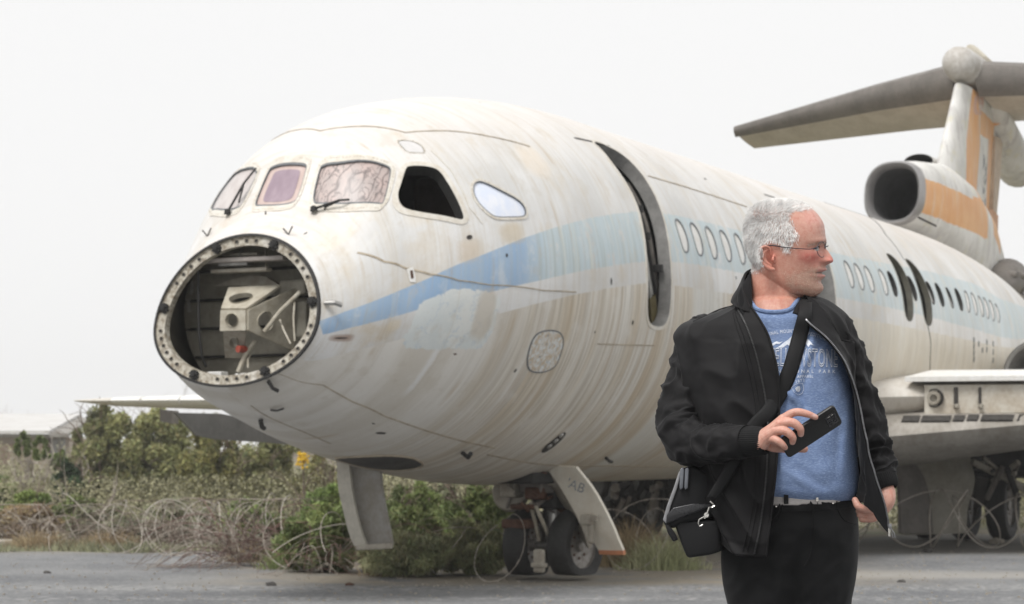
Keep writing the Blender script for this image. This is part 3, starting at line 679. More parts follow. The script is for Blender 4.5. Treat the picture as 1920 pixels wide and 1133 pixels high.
# rear wall of the bay, in horizontal panels
def ell(x, s0, shrink):
    zt, zb, w, zm = (float(hermite(KS, q, s0)) for q in (ZT, ZB, WW, ZM)); return zt-shrink, zb+shrink, w-shrink, zm
ztw, zbw, ww, zmw = ell(0, -3.45, .03); ztw -= .42; zz = np.linspace(1.56, 2.98, 7)
for a, b in zip(zz[:-1], zz[1:]):
    pts = []
    def yw(z):
        k = (z-zmw)/((ztw-zmw) if z > zmw else (zmw-zbw)); return ww*math.sqrt(max(0, 1-k*k))
    a2, b2 = a+.008, b-.008; zs = np.linspace(a2, b2, 6)
    L = [(yw(z), z) for z in zs]; Rr = [(-yw(z), z) for z in zs[::-1]]; P = L+Rr; n = len(P)
    v = [(-3.30, y, z) for y, z in P]+[(-3.27, y, z) for y, z in P]
    mobj('bulkhead_panel', v, [tuple(range(n)), tuple(range(2*n-1, n-1, -1))]+[(i, (i+1) % n, n+(i+1) % n, n+i) for i in range(n)], M_INT, plane)
m = MB()
v = [(-3.262, y, z) for y, z in [(1.0*ww*math.cos(t), zmw+math.sin(t)*((ztw-zmw) if math.sin(t) > 0 else (zmw-zbw))) for t in np.linspace(0, 2*PI, 40)[:-1]]]
mobj('bulkhead', v, [tuple(range(len(v)))], M_DKINT, plane)
for z in zz[1:-1]:
    m = MB(); m.box((-3.32, 0, z), (.035, 1.9*math.sqrt(max(.05, 1-((z-2.35)/.95)**2)), .022), bev=.005); m.build('stiffener', M_DKINT, plane)
def ls(px, py, s): return on_plane(0, s, px, py)
def bar(p, q, w, h, name, mt, parent=plane, m=None):
    p, q = Vector(p), Vector(q); d = q-p; x = d.normalized(); z = Vector((0, 0, 1)); y = z.cross(x); y = y.normalized() if y.length > .01 else Vector((0, 1, 0)); z = x.cross(y)
    R_ = Matrix((x, y, z)).transposed(); b = MB(); b.box((p+q)/2, (d.length, w, h), R_, bev=min(w, h)*.2); return b.build(name, mt, parent)
bar(ls(370,491,-3.75), ls(537,484,-3.75), .10, .035, 'shelf', simple('pale_bar', (.40, .36, .33), .6, 0, .3, 20))
bar(ls(408,481,-3.65), ls(490,477,-3.65), .12, .022, 'shelf', M_BEIGE); bar(ls(400,510,-3.7), ls(505,505,-3.7), .08, .03, 'shelf', M_BEIGE); bar(ls(415,497,-3.68), ls(470,495,-3.68), .1, .03, 'shelf', M_ALU)
bar(ls(450,483,-3.72), ls(455,460,-3.6), .03, .02, 'bracket', M_ALU); bar(ls(497,455,-3.6), ls(500,505,-3.6), .03, .02, 'bracket', M_INT); bar(ls(418,460,-3.6), ls(420,510,-3.6), .03, .02, 'bracket', M_INT)
m = MB(); m.tube([ls(371,494,-3.8), ls(372,560,-3.8), ls(373,620,-3.8), ls(378,665,-3.8), ls(386,688,-3.75)], .012, 8); m.build('cable', M_BLACK, plane, True)
m = MB(); m.tube([ls(361,528,-3.5), ls(359,545,-3.5), ls(357,552,-3.5)], .014, 6); m.tube([ls(353,565,-3.5), ls(355,585,-3.5)], .014, 6); m.build('cable_tie', M_ALU, plane, True)
v = [ls(x, y, -3.5) for x, y in [(402,537),(430,525),(470,515),(500,520),(522,534),(500,538),(440,536)]]; n = len(v)
v2 = [q+Vector((.05, 0, 0)) for q in v]; mobj('dish', v+v2, [tuple(range(n)), tuple(range(2*n-1, n-1, -1))]+[(i, (i+1) % n, n+(i+1) % n, n+i) for i in range(n)], M_BEIGE, plane)
def plate(name, q4, holes, thick, mat, parent, rim=.012):
    """flat plate between four corners, with round lightening holes given in plate coordinates"""
    A, B, C, D = [Vector(q) for q in q4]
    f3 = lambda u, v: (A*(1-u)+B*u)*(1-v)+(D*(1-u)+C*u)*v
    N = (B-A).cross(D-A).normalized(); sq = resample(np.array([[0, 0], [1, 0], [1, 1], [0, 1.]]), .34)
    Ls = [sq]+[np.array([[hx+rx*math.cos(t), hy+ry*math.sin(t)] for t in np.linspace(0, 2*PI, 21)[:-1]]) for hx, hy, rx, ry in holes]
    v, f = cdt(np.zeros((0, 2)), Ls); c = v[f].mean(1); k = np.ones(len(f), bool)
    for L in Ls[1:]: k &= ~inside(L, c)
    f = f[k]; n = len(v); V = [f3(*q) for q in v]+[f3(*q)+N*thick for q in v]; Fc = f.tolist()+[[i+n for i in t[::-1]] for t in f.tolist()]
    b = MB(); b.add(V, Fc)
    for L in Ls:
        P = [f3(*q) for q in L]; n2 = len(P); h0 = -rim if L is not sq else 0
        b.add([p+N*h0 for p in P]+[p+N*(thick-h0) for p in P], [(i, (i+1) % n2, n2+(i+1) % n2, n2+i) for i in range(n2)])
    return b.build(name, mat, parent)
M_CAST = simple('cream_casting', (.50, .47, .39), .5, 0, .3, 14, (.34, .3, .23))
mt_ = plate('radar_mount', [ls(415,621,-3.93), ls(463,620,-3.93), ls(463,582,-3.93), ls(416,582,-3.93)], [(.48, .52, .25, .32)], .02, M_CAST, plane)
mt_['label'] = 'cream radar mount with lightening holes'
plate('side_plate', [ls(463,620,-3.93), ls(548,658,-3.5), ls(552,540,-3.5), ls(463,582,-3.93)], [(.35, .47, .17, .27)], .02, M_CAST, mt_)
plate('top_plate', [ls(416,582,-3.93), ls(463,582,-3.93), ls(528,538,-3.6), ls(430,543,-3.7)], [(.45, .42, .3, .22)], .02, M_CAST, mt_)
plate('lower_plate', [ls(418,622,-3.93), ls(462,621,-3.93), ls(455,672,-3.7), ls(422,672,-3.7)], [(.5, .4, .2, .2)], .02, M_BEIGE, mt_)
m = MB(); m.lathe([(.0, .04), (.028, .04), (.03, 0), (.028, -.04), (0, -.04)], ls(453, 655, -3.85), (-1, .2, 0), 14); m.build('actuator', simple('dull_red', (.40, .07, .04), .5, 0, .3, 10), mt_)
for a, b, r in [((563,548),(496,622),.018), ((478,640),(447,698),.02), ((553,560),(553,640),.008), ((525,600),(545,645),.008), ((470,665),(465,690),.008)]:
    m = MB(); pa, pb = ls(*a, -3.75), ls(*b, -3.85); m.tube([pa, (pa+pb)/2+Vector((-.02, 0, .01)), pb], r, 8); m.build('strut', M_CAST, mt_, True)
m = MB(); m.box(ls(408, 702, -3.8), (.1, .14, .04), bev=.008); m.box(ls(466, 706, -3.8), (.1, .2, .05), bev=.01); m.box(ls(430, 708, -3.75), (.1, .3, .02), bev=.01); m.build('debris', M_WHITEP, plane)
m = MB(); m.box(ls(560, 540, -3.4), (.2, .25, .12), bev=.02); m.box(ls(570, 600, -3.4), (.15, .14, .3), bev=.02); m.build('equipment_box', M_INT, plane)

# ---- wings, tail
def airfoil(n=14, le=.045):
    us = [(1-math.cos(PI*k/n))/2 for k in range(n+1)]
    t = lambda u: 5*(.2969*math.sqrt(u)-.126*u-.3516*u*u+.2843*u**3-.1036*u**4)
    up = [(u, t(u)*.5) for u in us]; lo = [(u, -t(u)*.5) for u in us[::-1]][1:-1]
    return up+lo
def loft(name, secs, mat, parent, upv=(0, 0, 1), sharp=True, prof=None):
    """secs: (leading point, trailing point, thickness)"""
    pr = prof or airfoil(); v = []; n = len(pr); upv = Vector(upv)
    for le, te, th_ in secs:
        le, te = Vector(le), Vector(te)
        for u, t in pr: v.append(le+(te-le)*u+upv*(t*th_*2))
    f = [(i*n+k, i*n+(k+1) % n, (i+1)*n+(k+1) % n, (i+1)*n+k) for i in range(len(secs)-1) for k in range(n)]
    f += [tuple(range(n))[::-1], tuple((len(secs)-1)*n+k for k in range(n))]
    b = MB(); b.add(v, f); return b.build(name, mat, parent, True)
M_WING = simple('chalky_wing_paint', (.62, .59, .54), .6, 0, .25, 2.2, (.48, .44, .38), stretch=(1, 2, 1))
M_UNDER = simple('dark_underside_paint', (.36, .335, .30), .7, 0, .35, 2.0, (.22, .2, .17), stretch=(1, 2, 1))  # underside colour, darker than the wing paint
def wing(sg_):
    secs = [((7.0, sg_*1.0, 1.93), (12.5, sg_*1.0, 1.75), .62), ((7.6, sg_*3.2, 1.98), (12.6, sg_*3.2, 1.78), .56), ((9.0, sg_*7.4, 2.03), (12.6, sg_*7.4, 1.9), .36), ((11.2, sg_*13.8, 2.14), (12.9, sg_*13.8, 2.08), .14), ((11.9, sg_*14.9, 2.17), (13.1, sg_*14.9, 2.14), .05)]
    w = loft('wing', secs, M_WING, plane); w['label'] = 'port wing running off to the right' if sg_ < 0 else 'starboard wing with a pale leading edge'
    # leading-edge sections with gaps between them
    ys = [7.4, 8.6, 10.0, 11.3, 12.4, 13.3] if sg_ > 0 else []
    for a, b in zip(ys[:-1], ys[1:]):
        def lead(y):
            k = [(abs(s_[0][1]), s_) for s_ in secs]; 
            for (y0, s0), (y1, s1) in zip(k[:-1], k[1:]):
                if y0 <= y <= y1:
                    t = (y-y0)/(y1-y0); L_ = Vector(s0[0]).lerp(Vector(s1[0]), t); T_ = Vector(s0[1]).lerp(Vector(s1[1]), t); return L_, T_, s0[2]*(1-t)+s1[2]*t
        L1, T1, h1 = lead(a+.02); L2, T2, h2 = lead(b-.02)
        pr = [(.16, .46), (.08, .40), (.02, .24), (0, 0), (.02, -.24), (.08, -.40), (.16, -.46)]
        loft('leading_edge', [(L1-Vector((.09, 0, 0)), T1, h1*.5), (L2-Vector((.09, 0, 0)), T2, h2*.5)], M_WHITEP, w, prof=pr)
    return w, secs
wp, _ = wing(-1); ws, _ = wing(1)
# stripped front spar of the port wing with its ducts
def wl(y, ds, z): return Vector((7.6+(abs(y)-3.2)*.333+ds, y, z))
m = MB(); v = [wl(-2.3, -.16, 1.68), wl(-8, -.16, 1.72), wl(-8, -.16, 2.02), wl(-2.3, -.16, 2.03), wl(-2.3, .3, 1.62), wl(-8, .3, 1.66), wl(-8, .3, 2.06), wl(-2.3, .3, 2.06)]
m.add(v, [(0,1,2,3),(7,6,5,4),(0,4,5,1),(1,5,6,2),(2,6,7,3),(3,7,4,0)]); sp_ = m.build('front_spar', simple('stained_cream_panel', (.60, .57, .50), .6, 0, .3, 4, (.42, .36, .28)), wp)
m = MB(); v = [wl(-2.1, -.25, 2.07), wl(-8, -.25, 2.09), wl(-8, -.25, 2.14), wl(-2.1, -.25, 2.13), wl(-2.1, .9, 2.10), wl(-8, .9, 2.12), wl(-8, .9, 2.24), wl(-2.1, .9, 2.25)]
m.add(v, [(0,1,2,3),(7,6,5,4),(0,4,5,1),(1,5,6,2),(2,6,7,3),(3,7,4,0)]); m.build('leading_edge', M_WHITEP, wp)
for px, w_, rr in [(1753, .055, .10), (1793, .03, .0), (1838, .02, 0)]:
    q = None
    for y in np.linspace(-2, -5, 301):
        p = wl(y, -.17, 1.87); u = air2px(np.array(p))[0]
        if abs(u[0]-px) < 1.2: q = p; break
    if q is None: continue
    m = MB()
    if rr: m.lathe([(.045, .05), (.05, 0), (.075, -.01), (.08, .0), (.08, .06), (.045, .06)], q, (-1, 0, 0), 20); m.lathe([(0, -.02), (.11, -.02), (.115, .012), (.1, .014)], q, (-1, .0, 0), 20, 1)
    else: m.box(q, (.05, w_*1.5, .26), bev=.008, m=1); m.box(q+Vector((-.03, -.02, -.1)), (.06, .05, .05), bev=.01)
    m.build('duct' if rr else 'slot', [M_BEIGE, M_DARKGAP], sp_)
# root glove and belly fairing
loft('wing_root_fairing', [((6.5, -1.2, 1.85), (12, -1.2, 1.6), .75), ((6.75, -1.9, 1.88), (12, -1.9, 1.62), .66), ((7.3, -2.45, 1.90), (12, -2.45, 1.7), .54)], M_WING, plane)
pr = airfoil(); loft('belly_fairing', [((6.2, 1.9, 1.35), (13.4, 1.9, 1.5), .75), ((6.0, 0, 1.25), (13.6, 0, 1.4), .85), ((6.2, -1.9, 1.38), (13.4, -1.9, 1.5), .72), ((7.4, -3.6, 1.55), (13, -3.6, 1.6), .5)], M_UNDER, plane)
from mathutils.bvhtree import BVHTree
bpy.context.view_layer.update()
def bvh_of(objs):
    v = []; f = []
    for o in objs:
        n = len(v); v += [M_AIR@q.co for q in o.data.vertices]; f += [tuple(i+n for i in p.vertices) for p in o.data.polygons]
    return BVHTree.FromPolygons(v, f)
under = bvh_of([o for o in bpy.data.objects if o.name.startswith(('wing', 'belly_fairing', 'front_spar'))])
for x0, x1, yy in [(1690, 1722, 787), (1726, 1780, 787), (1786, 1806, 786), (1812, 1832, 785), (1838, 1898, 785), (1906, 1960, 784)]:
    P = []
    for (x, y) in [(x0, yy+5), (x1, yy+5), (x1+4, yy-5), (x0+4, yy-5)]:
        d = Vector(((x-CXP)/FPX, 1, (HORIZON-y)/FPX)).normalized(); h = under.ray_cast(Vector((0, 0, CAMH)), d); P.append(M_INV@(h[0]-d*.01) if h[0] else None)
    if all(P): n_ = (P[1]-P[0]).cross(P[3]-P[0]).normalized()*.02; mobj('grille', P+[q+n_ for q in P], [(0,1,2,3),(7,6,5,4),(0,4,5,1),(1,5,6,2),(2,6,7,3),(3,7,4,0)], M_DARKGAP, wp)
# flap hanging under the starboard wing, and its bracket
def loc8(pts, y): return [on_plane(1, y, *q) for q in pts]
v = loc8([(329,774),(415,776),(540,800),(540,834),(500,830),(404,824),(369,817)], 7.4); n = len(v); v2 = [q+Vector((.08, .1, .0)) for q in v]
fp = mobj('flap', v+v2, [tuple(range(n)), tuple(range(2*n-1, n-1, -1))]+[(i, (i+1) % n, n+(i+1) % n, n+i) for i in range(n)], simple('grey_flap', (.17, .165, .16), .6, 0, .3, 3), ws)
v = loc8([(300,768),(322,770),(322,795),(300,790)], 9.); n = 4; v2 = [q+Vector((.3, .1, 0)) for q in v]
mobj('flap_bracket', v+v2, [tuple(range(n)), tuple(range(2*n-1, n-1, -1))]+[(i, (i+1) % n, n+(i+1) % n, n+i) for i in range(n)], M_LEDGE, ws)
# fin: painted bands given as convex outlines on its port side
def polymask(g, u, v, P):
    P = np.array(P); P = P if area2(P) > 0 else P[::-1]; r = None
    for a, b in zip(P, np.roll(P, -1, 0)):
        t = (b-a)/np.linalg.norm(b-a); n = np.array([t[1], -t[0]])
        d = g.math('ADD', g.math('MULTIPLY', u, float(n[0])), g.math('MULTIPLY_ADD', v, float(n[1]), float(-n@a)))
        r = d if r is None else g.math('MAXIMUM', r, d)
    return g.rng(r, .006, -.006)
def finmat(name):
    g = NT(name); o = g.obj(); sp = g.n('ShaderNodeSeparateXYZ'); g.put(sp.inputs[0], o); n1 = g.noise(o, 1.6, 6, .65); n2 = g.noise(g.mapv(o, (3, 3, .5)), 2.2, 6, .65)
    c = g.mix(g.rng(n1, .35, .65), (.58, .57, .54), (.76, .75, .72)); c = g.mix(g.math('MULTIPLY', g.rng(n2, .5, .72), .75), c, (.42, .39, .38)); c = g.mix(g.math('MULTIPLY', g.rng(g.noise(o, 4, 6, .7), .54, .66), .5), c, (.64, .6, .42))
    w = g.math('MULTIPLY', g.math('SUBTRACT', g.noise(o, 6, 4, .6), .5), .06); u = g.math('ADD', sp.outputs[0], w); v = g.math('ADD', sp.outputs[2], w)
    def pl(pts, y=-.2): return [(q[0], q[2]) for q in (on_plane(1, y, *p) for p in pts)]
    og = g.mix(g.rng(n1, .3, .7), (.70, .34, .13), (.76, .44, .20)); og = g.mix(g.math('MULTIPLY', g.rng(n2, .45, .7), .5), og, (.70, .55, .42))
    for P in ([(1817,250),(1825,200),(1832,150),(1853,150),(1845,246),(1846,390),(1848,462),(1812,440),(1812,370)], [(1843,205),(1878,232),(1878,268),(1843,252)], [(1864,240),(1876,240),(1872,400),(1862,400)], [(1847,392),(1873,400),(1870,480),(1846,441)]):
        c = g.mix(polymask(g, u, v, pl(P)), c, og)
    for P in ([(1720,331),(1765,350),(1822,376),(1830,446),(1770,418),(1722,400)],): c = g.mix(polymask(g, u, v, pl(P, -.42)), c, og)
    c = g.mix(polymask(g, u, v, pl([(1806,369),(1830,374),(1834,450),(1806,436)], -.3)), c, og)
    c = g.mix(g.math('MULTIPLY', polymask(g, u, v, pl([(1836,140),(1853,140),(1850,215),(1830,215)])), g.rng(g.noise(o, 5, 5, .7), .45, .5)), c, (.62, .40, .34))
    dk = polymask(g, u, v, pl([(1851,290),(1861,290),(1861,392),(1851,392)]))
    c = g.mix(g.math('MULTIPLY', dk, g.rng(g.noise(o, 7, 3, .6), .48, .53)), c, (.16, .17, .19))
    g.bump(n2, .3, .02); return g.set(c, .55)
M_FIN = finmat('fin_paint')
fin = loft('fin', [((14.8, 0, 4.4), (19.0, 0, 4.1), .42), ((15.7, 0, 5.2), (19.1, 0, 4.7), .40), ((16.0, 0, 6.0), (19.5, 0, 6.0), .36), ((17.1, 0, 7.5), (20.0, 0, 7.3), .30)], M_FIN, plane, (0, 1, 0))
fin['label'] = 'tail fin with faded orange bands'
v = [on_plane(1, -.1, *q) for q in [(1866,255),(1880,262),(1876,330),(1869,405),(1862,400)]]; n = len(v); v2 = [q+Vector((0, .2, 0)) for q in v]
ru = mobj('rudder', v+v2, [tuple(range(n)), tuple(range(2*n-1, n-1, -1))]+[(i, (i+1) % n, n+(i+1) % n, n+i) for i in range(n)], simple('rudder_beige', (.62, .50, .38), .6, 0, .3, 4), fin)
v = [on_plane(1, -.22, *q) for q in [(1847,393),(1862,393),(1872,405),(1871,440),(1868,475),(1858,460),(1848,442)]]; n = len(v); v2 = [q+Vector((0, .1, 0)) for q in v]
mobj('rudder_tab', v+v2, [tuple(range(n)), tuple(range(2*n-1, n-1, -1))]+[(i, (i+1) % n, n+(i+1) % n, n+i) for i in range(n)], simple('faded_orange', (.62, .34, .19), .6, 0, .25, 5), fin)
v = [on_plane(1, -.2, *q) for q in [(1846,443),(1850,440),(1852,478),(1849,480)]]; mobj('hinge_gap', v+[q+Vector((0, .05, 0)) for q in v], [(0,1,2,3),(7,6,5,4),(0,4,5,1),(1,5,6,2),(2,6,7,3),(3,7,4,0)], M_DARKGAP, fin)
# tailplane
for sg_ in (1, -1):
    t = loft('tailplane', [((17.55, sg_*.15, 7.72), (20.3, sg_*.15, 7.28), .40), ((18.3, sg_*1.8, 7.67), (20.55, sg_*1.8, 7.30), .30), ((20.05, sg_*5.2, 7.5), (21.1, sg_*5.2, 7.27), .12)], simple('tailplane_paint', (.66, .61, .54), .65, 0, .3, 1.6, (.52, .475, .41), stretch=(1, 2, 1)), plane)
    pr = [(.15, .34), (.08, .30), (.02, .18), (0, 0), (.02, -.2), (.06, -.30), (.10, -.36)]
    loft('leading_edge', [((17.50, sg_*.2, 7.72), (20.3, sg_*.2, 7.28), .46), ((18.25, sg_*1.8, 7.67), (20.55, sg_*1.8, 7.30), .36), ((20.0, sg_*5.22, 7.5), (21.1, sg_*5.22, 7.27), .16)], M_LEDGE, t, prof=pr)
    if sg_ > 0:
        bpy.context.view_layer.update(); tb = bvh_of([t])
        for (x0, x1, yy, hh) in [(1556,1572,212,5),(1578,1592,208,6),(1600,1622,205,3),(1630,1644,199,5),(1652,1672,194,4),(1700,1708,186,6),(1712,1722,184,2)]:
            P = []
            for (x, y) in [(x0, yy+hh), (x1, yy+hh-3), (x1+3, yy-hh), (x0+3, yy-hh+1)]:
                d = Vector(((x-CXP)/FPX, 1, (HORIZON-y)/FPX)).normalized(); h = tb.ray_cast(Vector((0, 0, CAMH)), d); P.append(M_INV@(h[0]-d*.008) if h[0] else None)
            if all(P): n_ = (P[1]-P[0]).cross(P[3]-P[0]).normalized()*.006; mobj('worn_letter', P+[q+n_ for q in P], [(0,1,2,3),(7,6,5,4),(0,4,5,1),(1,5,6,2),(2,6,7,3),(3,7,4,0)], M_LEDGE, t)
m = MB(); bc = Vector(on_plane(1, 0, 1808, 122))
m.lathe([(.0, 0), (.09, .004), (.19, .04), (.26, .13), (.295, .32), (.305, .8), (.31, 1.6), (.29, 2.4), (.24, 3.2), (.12, 3.9), (0, 4.1)], bc+Vector((-.60, 0, -.02)), (1, 0, -.03), 32)
bl = m.build('tail_bullet', simple('grimy_white', (.55, .535, .51), .55, 0, .4, 3, (.34, .31, .27)), plane, True)
m = MB(); m.lathe([(0, -.03), (.03, -.02), (.035, .01)], bc+Vector((-.58, 0, -.02)), (-1, 0, 0), 12); m.build('bullet_lamp', M_ALU, bl)
loft('fairing_hump', [((18.0, -.18, 8.05), (20.4, -.18, 7.9), .25), ((17.6, 0, 8.1), (20.6, 0, 7.95), .55), ((18.0, .18, 8.05), (20.4, .18, 7.9), .25)], simple('cream_fairing', (.62, .57, .46), .6, 0, .25, 4), bl)
m = MB(); m.tube([(19.0, -.05, 7.5), (19.8, -.05, 7.1), (20.6, 0, 6.72), (21.4, 0, 6.6), (22.0, 0, 6.75)], [.2, .28, .38, .40, .18], 20); m.build('rear_fairing', M_FIN, bl, True)
# centre engine intake above the cabin roof
def superring(c, w, ht, hb, n=40, e=2.5):
    P = []
    for k in range(n):
        a = 2*PI*k/n; ca, sa = math.cos(a), math.sin(a)
        P.append(Vector((c[0], c[1]+w*math.copysign(abs(ca)**(2/e), ca), c[2]+(ht if sa > 0 else hb)*math.copysign(abs(sa)**(2/e), sa))))
    return P
def ringloft(name, rings, mat, parent, caps=(False, True)):
    n = len(rings[0]); v = [p for r in rings for p in r]; f = [(i*n+k, i*n+(k+1) % n, (i+1)*n+(k+1) % n, (i+1)*n+k) for i in range(len(rings)-1) for k in range(n)]
    if caps[0]: f.append(tuple(range(n))[::-1])
    if caps[1]: f.append(tuple((len(rings)-1)*n+k for k in range(n)))
    b = MB(); b.add(v, f); return b.build(name, mat, parent, True)
def shear(P, k): return [p+Vector(((p.z-5.2)*k, 0, 0)) for p in P]
nac = ringloft('intake_fairing', [shear(superring((13.50, 0, 5.2), .47, .52, .50), .15), superring((14.2, 0, 5.2), .52, .60, .62), superring((15.5, 0, 5.2), .52, .72, .8), superring((17, 0, 5.1), .46, .70, .9), superring((18.6, 0, 4.9), .32, .5, .9), superring((20, 0, 4.6), .1, .2, .4)], M_FIN, plane)
lip = ringloft('intake_lip', [shear(superring((13.55, 0, 5.2), .475, .525, .505), .15), shear(superring((13.38, 0, 5.2), .46, .51, .49), .15), shear(superring((13.34, 0, 5.2), .43, .48, .46), .15), shear(superring((13.40, 0, 5.2), .39, .44, .42), .15), shear(superring((13.6, 0, 5.2), .375, .42, .40), .15)], simple('grey_intake_lip', (.34, .33, .325), .4, .4, .2, 5), nac, (False, False))
ringloft('intake_duct', [shear(superring((13.6, 0, 5.2), .375, .42, .40), .15), superring((14.1, 0, 5.18), .36, .40, .38), superring((14.8, 0, 5.1), .33, .36, .36), superring((15.2, 0, 5.0), .3, .33, .33)], simple('duct_grey', (.10, .10, .10), .5, .1, .2, 4), nac)
_q = on_plane(1, .38, 1722, 303); xa, ya, za = _q
sm = ringloft('auxiliary_intake', [superring((xa, ya, za), .24, .12, .12, e=2), superring((xa+.05, ya, za), .21, .10, .10, e=2), superring((xa+.6, ya, za-.02), .2, .09, .09, e=2)], M_BLACK, nac)
ringloft('auxiliary_fairing', [superring((xa-.01, ya, za), .25, .125, .16, e=2), superring((xa+.8, ya-.05, za-.03), .28, .14, .3, e=2), superring((xa+2, ya-.2, za-.1), .2, .1, .3, e=2)], M_FIN, nac)
bar(on_plane(1, -.53, 1722, 408), on_plane(1, -.53, 1755, 424), .02, .03, 'panel_joint', M_DARKGAP, nac)
# port engine pod and the tail exhaust
pc = at_depth(1947, 703, 29.0)
pod = ringloft('engine_pod', [superring(pc, .50, .50, .50, e=2), superring(pc+Vector((-.07, 0, 0)), .47, .47, .47, e=2), superring(pc+Vector((-.05, 0, 0)), .43, .43, .43, e=2), superring(pc+Vector((.9, 0, 0)), .38, .38, .38, e=2)], M_JAMB, plane)
ringloft('pod_cowling', [superring(pc+Vector((-.02, 0, 0)), .505, .505, .505, e=2), superring(pc+Vector((1.2, 0, 0)), .62, .62, .62, e=2), superring(pc+Vector((4, 0, .1)), .5, .5, .5, e=2)], M_WHITEP, pod)
m = MB(); e0 = at_depth(1872, 530, 35.5)
m.lathe([(.2, -.4), (.34, 0), (.36, .6), (.28, .9), (.15, .9)], e0+Vector((.1, 0, -.02)), (1, 0, .25), 20)
for k in range(14): m.box(e0+Vector((random.uniform(-.3, 1.0), random.uniform(-.3, .3), random.uniform(-.45, .2))), [random.uniform(.08, .3) for _ in range(3)], Matrix.Rotation(random.uniform(0, 3), 3, 'X'), bev=.02)
m.build('tail_exhaust', M_LEDGE, plane, True)
# lettering traces low on the flank aft
for (px, py) in [(1826,638),(1826,650),(1826,662),(1826,674),(1850,642),(1850,656),(1862,645),(1862,660),(1862,676),(1835,645),(1842,657)]:
    q = inv(px, py); P = np.array([[-.03, -.035], [.03, -.035], [.03, .035], [-.03, .035]])+np.array([q[0], q[1]*TM]); skin_patch('faded_letter', P, .003, M_GASKET, plane, .05)

# ---- undercarriage
def wheel_parts(c, axis, R_, wd, parent, flat=.0, name='wheel', rimr=.6):
    c = Vector(c); a = Vector(axis).normalized(); m = MB(); h = wd/2
    prof = [(R_*rimr, -h*.8), (R_*.7, -h), (R_*.9, -h*.92), (R_*.98, -h*.6), (R_, -h*.2), (R_, h*.2), (R_*.98, h*.6), (R_*.9, h*.92), (R_*.7, h), (R_*rimr, h*.8)]
    m.lathe(prof, c, a, 40)
    w = empty(name); w.parent = parent
    if flat:
        zc = c.z-R_*1.0+flat; nv = []
        for v_ in m.v:
            v_ = Vector(v_)
            if v_.z < zc+.06:
                k = max(0, zc+.06-v_.z); v_.z = zc + .06*math.exp(-k/.06)-.0; dlt = (v_-c).dot(a); v_ += a*dlt*min(1., k*4)
            nv.append(tuple(v_))
        m.v = nv
    m.build('tyre', M_BLACK, w, True)
    m = MB(); m.lathe([(R_*rimr*1.04, -h*.8), (R_*rimr, -h*.55), (R_*rimr*.85, -h*.4), (R_*.16, -h*.3), (R_*.14, -h*.7), (0, -h*.75)], c, a, 28); m.lathe([(R_*rimr*1.04, h*.8), (R_*rimr, h*.55), (R_*rimr*.85, h*.4), (R_*.16, h*.3), (R_*.14, h*.7), (0, h*.75)], c, a, 28)
    rm = m.build('rim', simple('worn_wheel_grey', (.27, .26, .245), .5, .3, .4, 20, (.14, .12, .10)), w, True)
    m = MB()
    for k in range(8):
        t = 2*PI*k/8; u = a.orthogonal().normalized(); b = a.cross(u)
        m.lathe([(0, .012), (.014, .01), (.014, 0)], c-a*h*.36+(u*math.cos(t)+b*math.sin(t))*R_*.33, -a, 6)
    m.build('wheel_bolt', M_RUST, rm); return w
ng = empty('nose_gear'); ng.parent = plane; ng['label'] = 'nose undercarriage leg with flat twin tyres'
gx_, gy_ = .41, -.57
wheel_parts((gx_, gy_-.25, .33), (.15, 1, 0), .36, .24, ng, .07); wheel_parts((gx_-.02, gy_+.25, .33), (0, 1, 0), .36, .24, ng, .06)
for (a, b, r, mt, nm) in [((gx_, gy_, .33), (gx_+.15, gy_, 1.25), .07, M_ALU, 'strut'), ((gx_, gy_-.3, .33), (gx_, gy_+.3, .33), .035, M_ALU, 'axle'),
        ((gx_-.12, gy_-.05, .38), (gx_-.35, gy_+.0, .72), .02, M_CAST, 'torque_link'), ((gx_-.12, gy_+.08, .38), (gx_-.33, gy_+.06, .75), .02, M_CAST, 'torque_link'), ((gx_-.35, gy_, .72), (gx_+.05, gy_, .85), .025, M_LEDGE, 'torque_link'),
        ((gx_+.1, gy_+.1, .8), (gx_-.6, gy_+.2, 1.15), .03, M_LEDGE, 'drag_strut'), ((gx_+.1, gy_-.1, .8), (gx_-.5, gy_-.1, 1.1), .025, M_RUST, 'drag_strut')]:
    m = MB(); m.tube([a, (Vector(a)+Vector(b))/2, b], r, 10); m.build(nm, mt, ng, True)
m = MB(); m.box(at_depth(1011, 1052, 19.0), (.08, .10, .22), bev=.02); m.box(at_depth(1011, 1060, 18.95), (.05, .16, .04), bev=.01); m.build('tow_fitting', M_BEIGE, ng)
for (x, y, D_, sz, mt) in [(985,950,19.4,(.2,.25,.05),M_RUST),(975,982,19.5,(.22,.3,.09),M_RUST),(960,915,19.6,(.18,.18,.18),M_BEIGE),(1010,905,19.5,(.25,.3,.2),M_LEDGE),(1030,930,19.6,(.2,.3,.25),M_DKINT),(1050,955,19.7,(.12,.3,.2),M_RUST),(1005,925,19.4,(.12,.2,.12),M_RUST),(1040,900,19.5,(.3,.2,.1),M_BEIGE),(990,895,19.4,(.5,.5,.12),M_DKINT),(1060,925,19.9,(.25,.4,.35),M_DKINT),(1075,970,20.0,(.12,.16,.3),M_LEDGE)]:
    m = MB(); m.box(at_depth(x, y, D_), sz, Matrix.Rotation(random.uniform(-.3, .3), 3, 'Z'), bev=.02); m.tube([at_depth(x-8, y-6, D_-.1), at_depth(x+6, y+8, D_-.15)], .018, 8); m.build('gear_fitting', mt, ng)
m = MB(); m.lathe([(0, .06), (.17, .05), (.19, 0), (.17, -.06), (0, -.06)], at_depth(958, 924, 19.7), (-1, -.2, .1), 20); m.build('landing_lamp', M_BEIGE, ng, True)
random.seed(11)
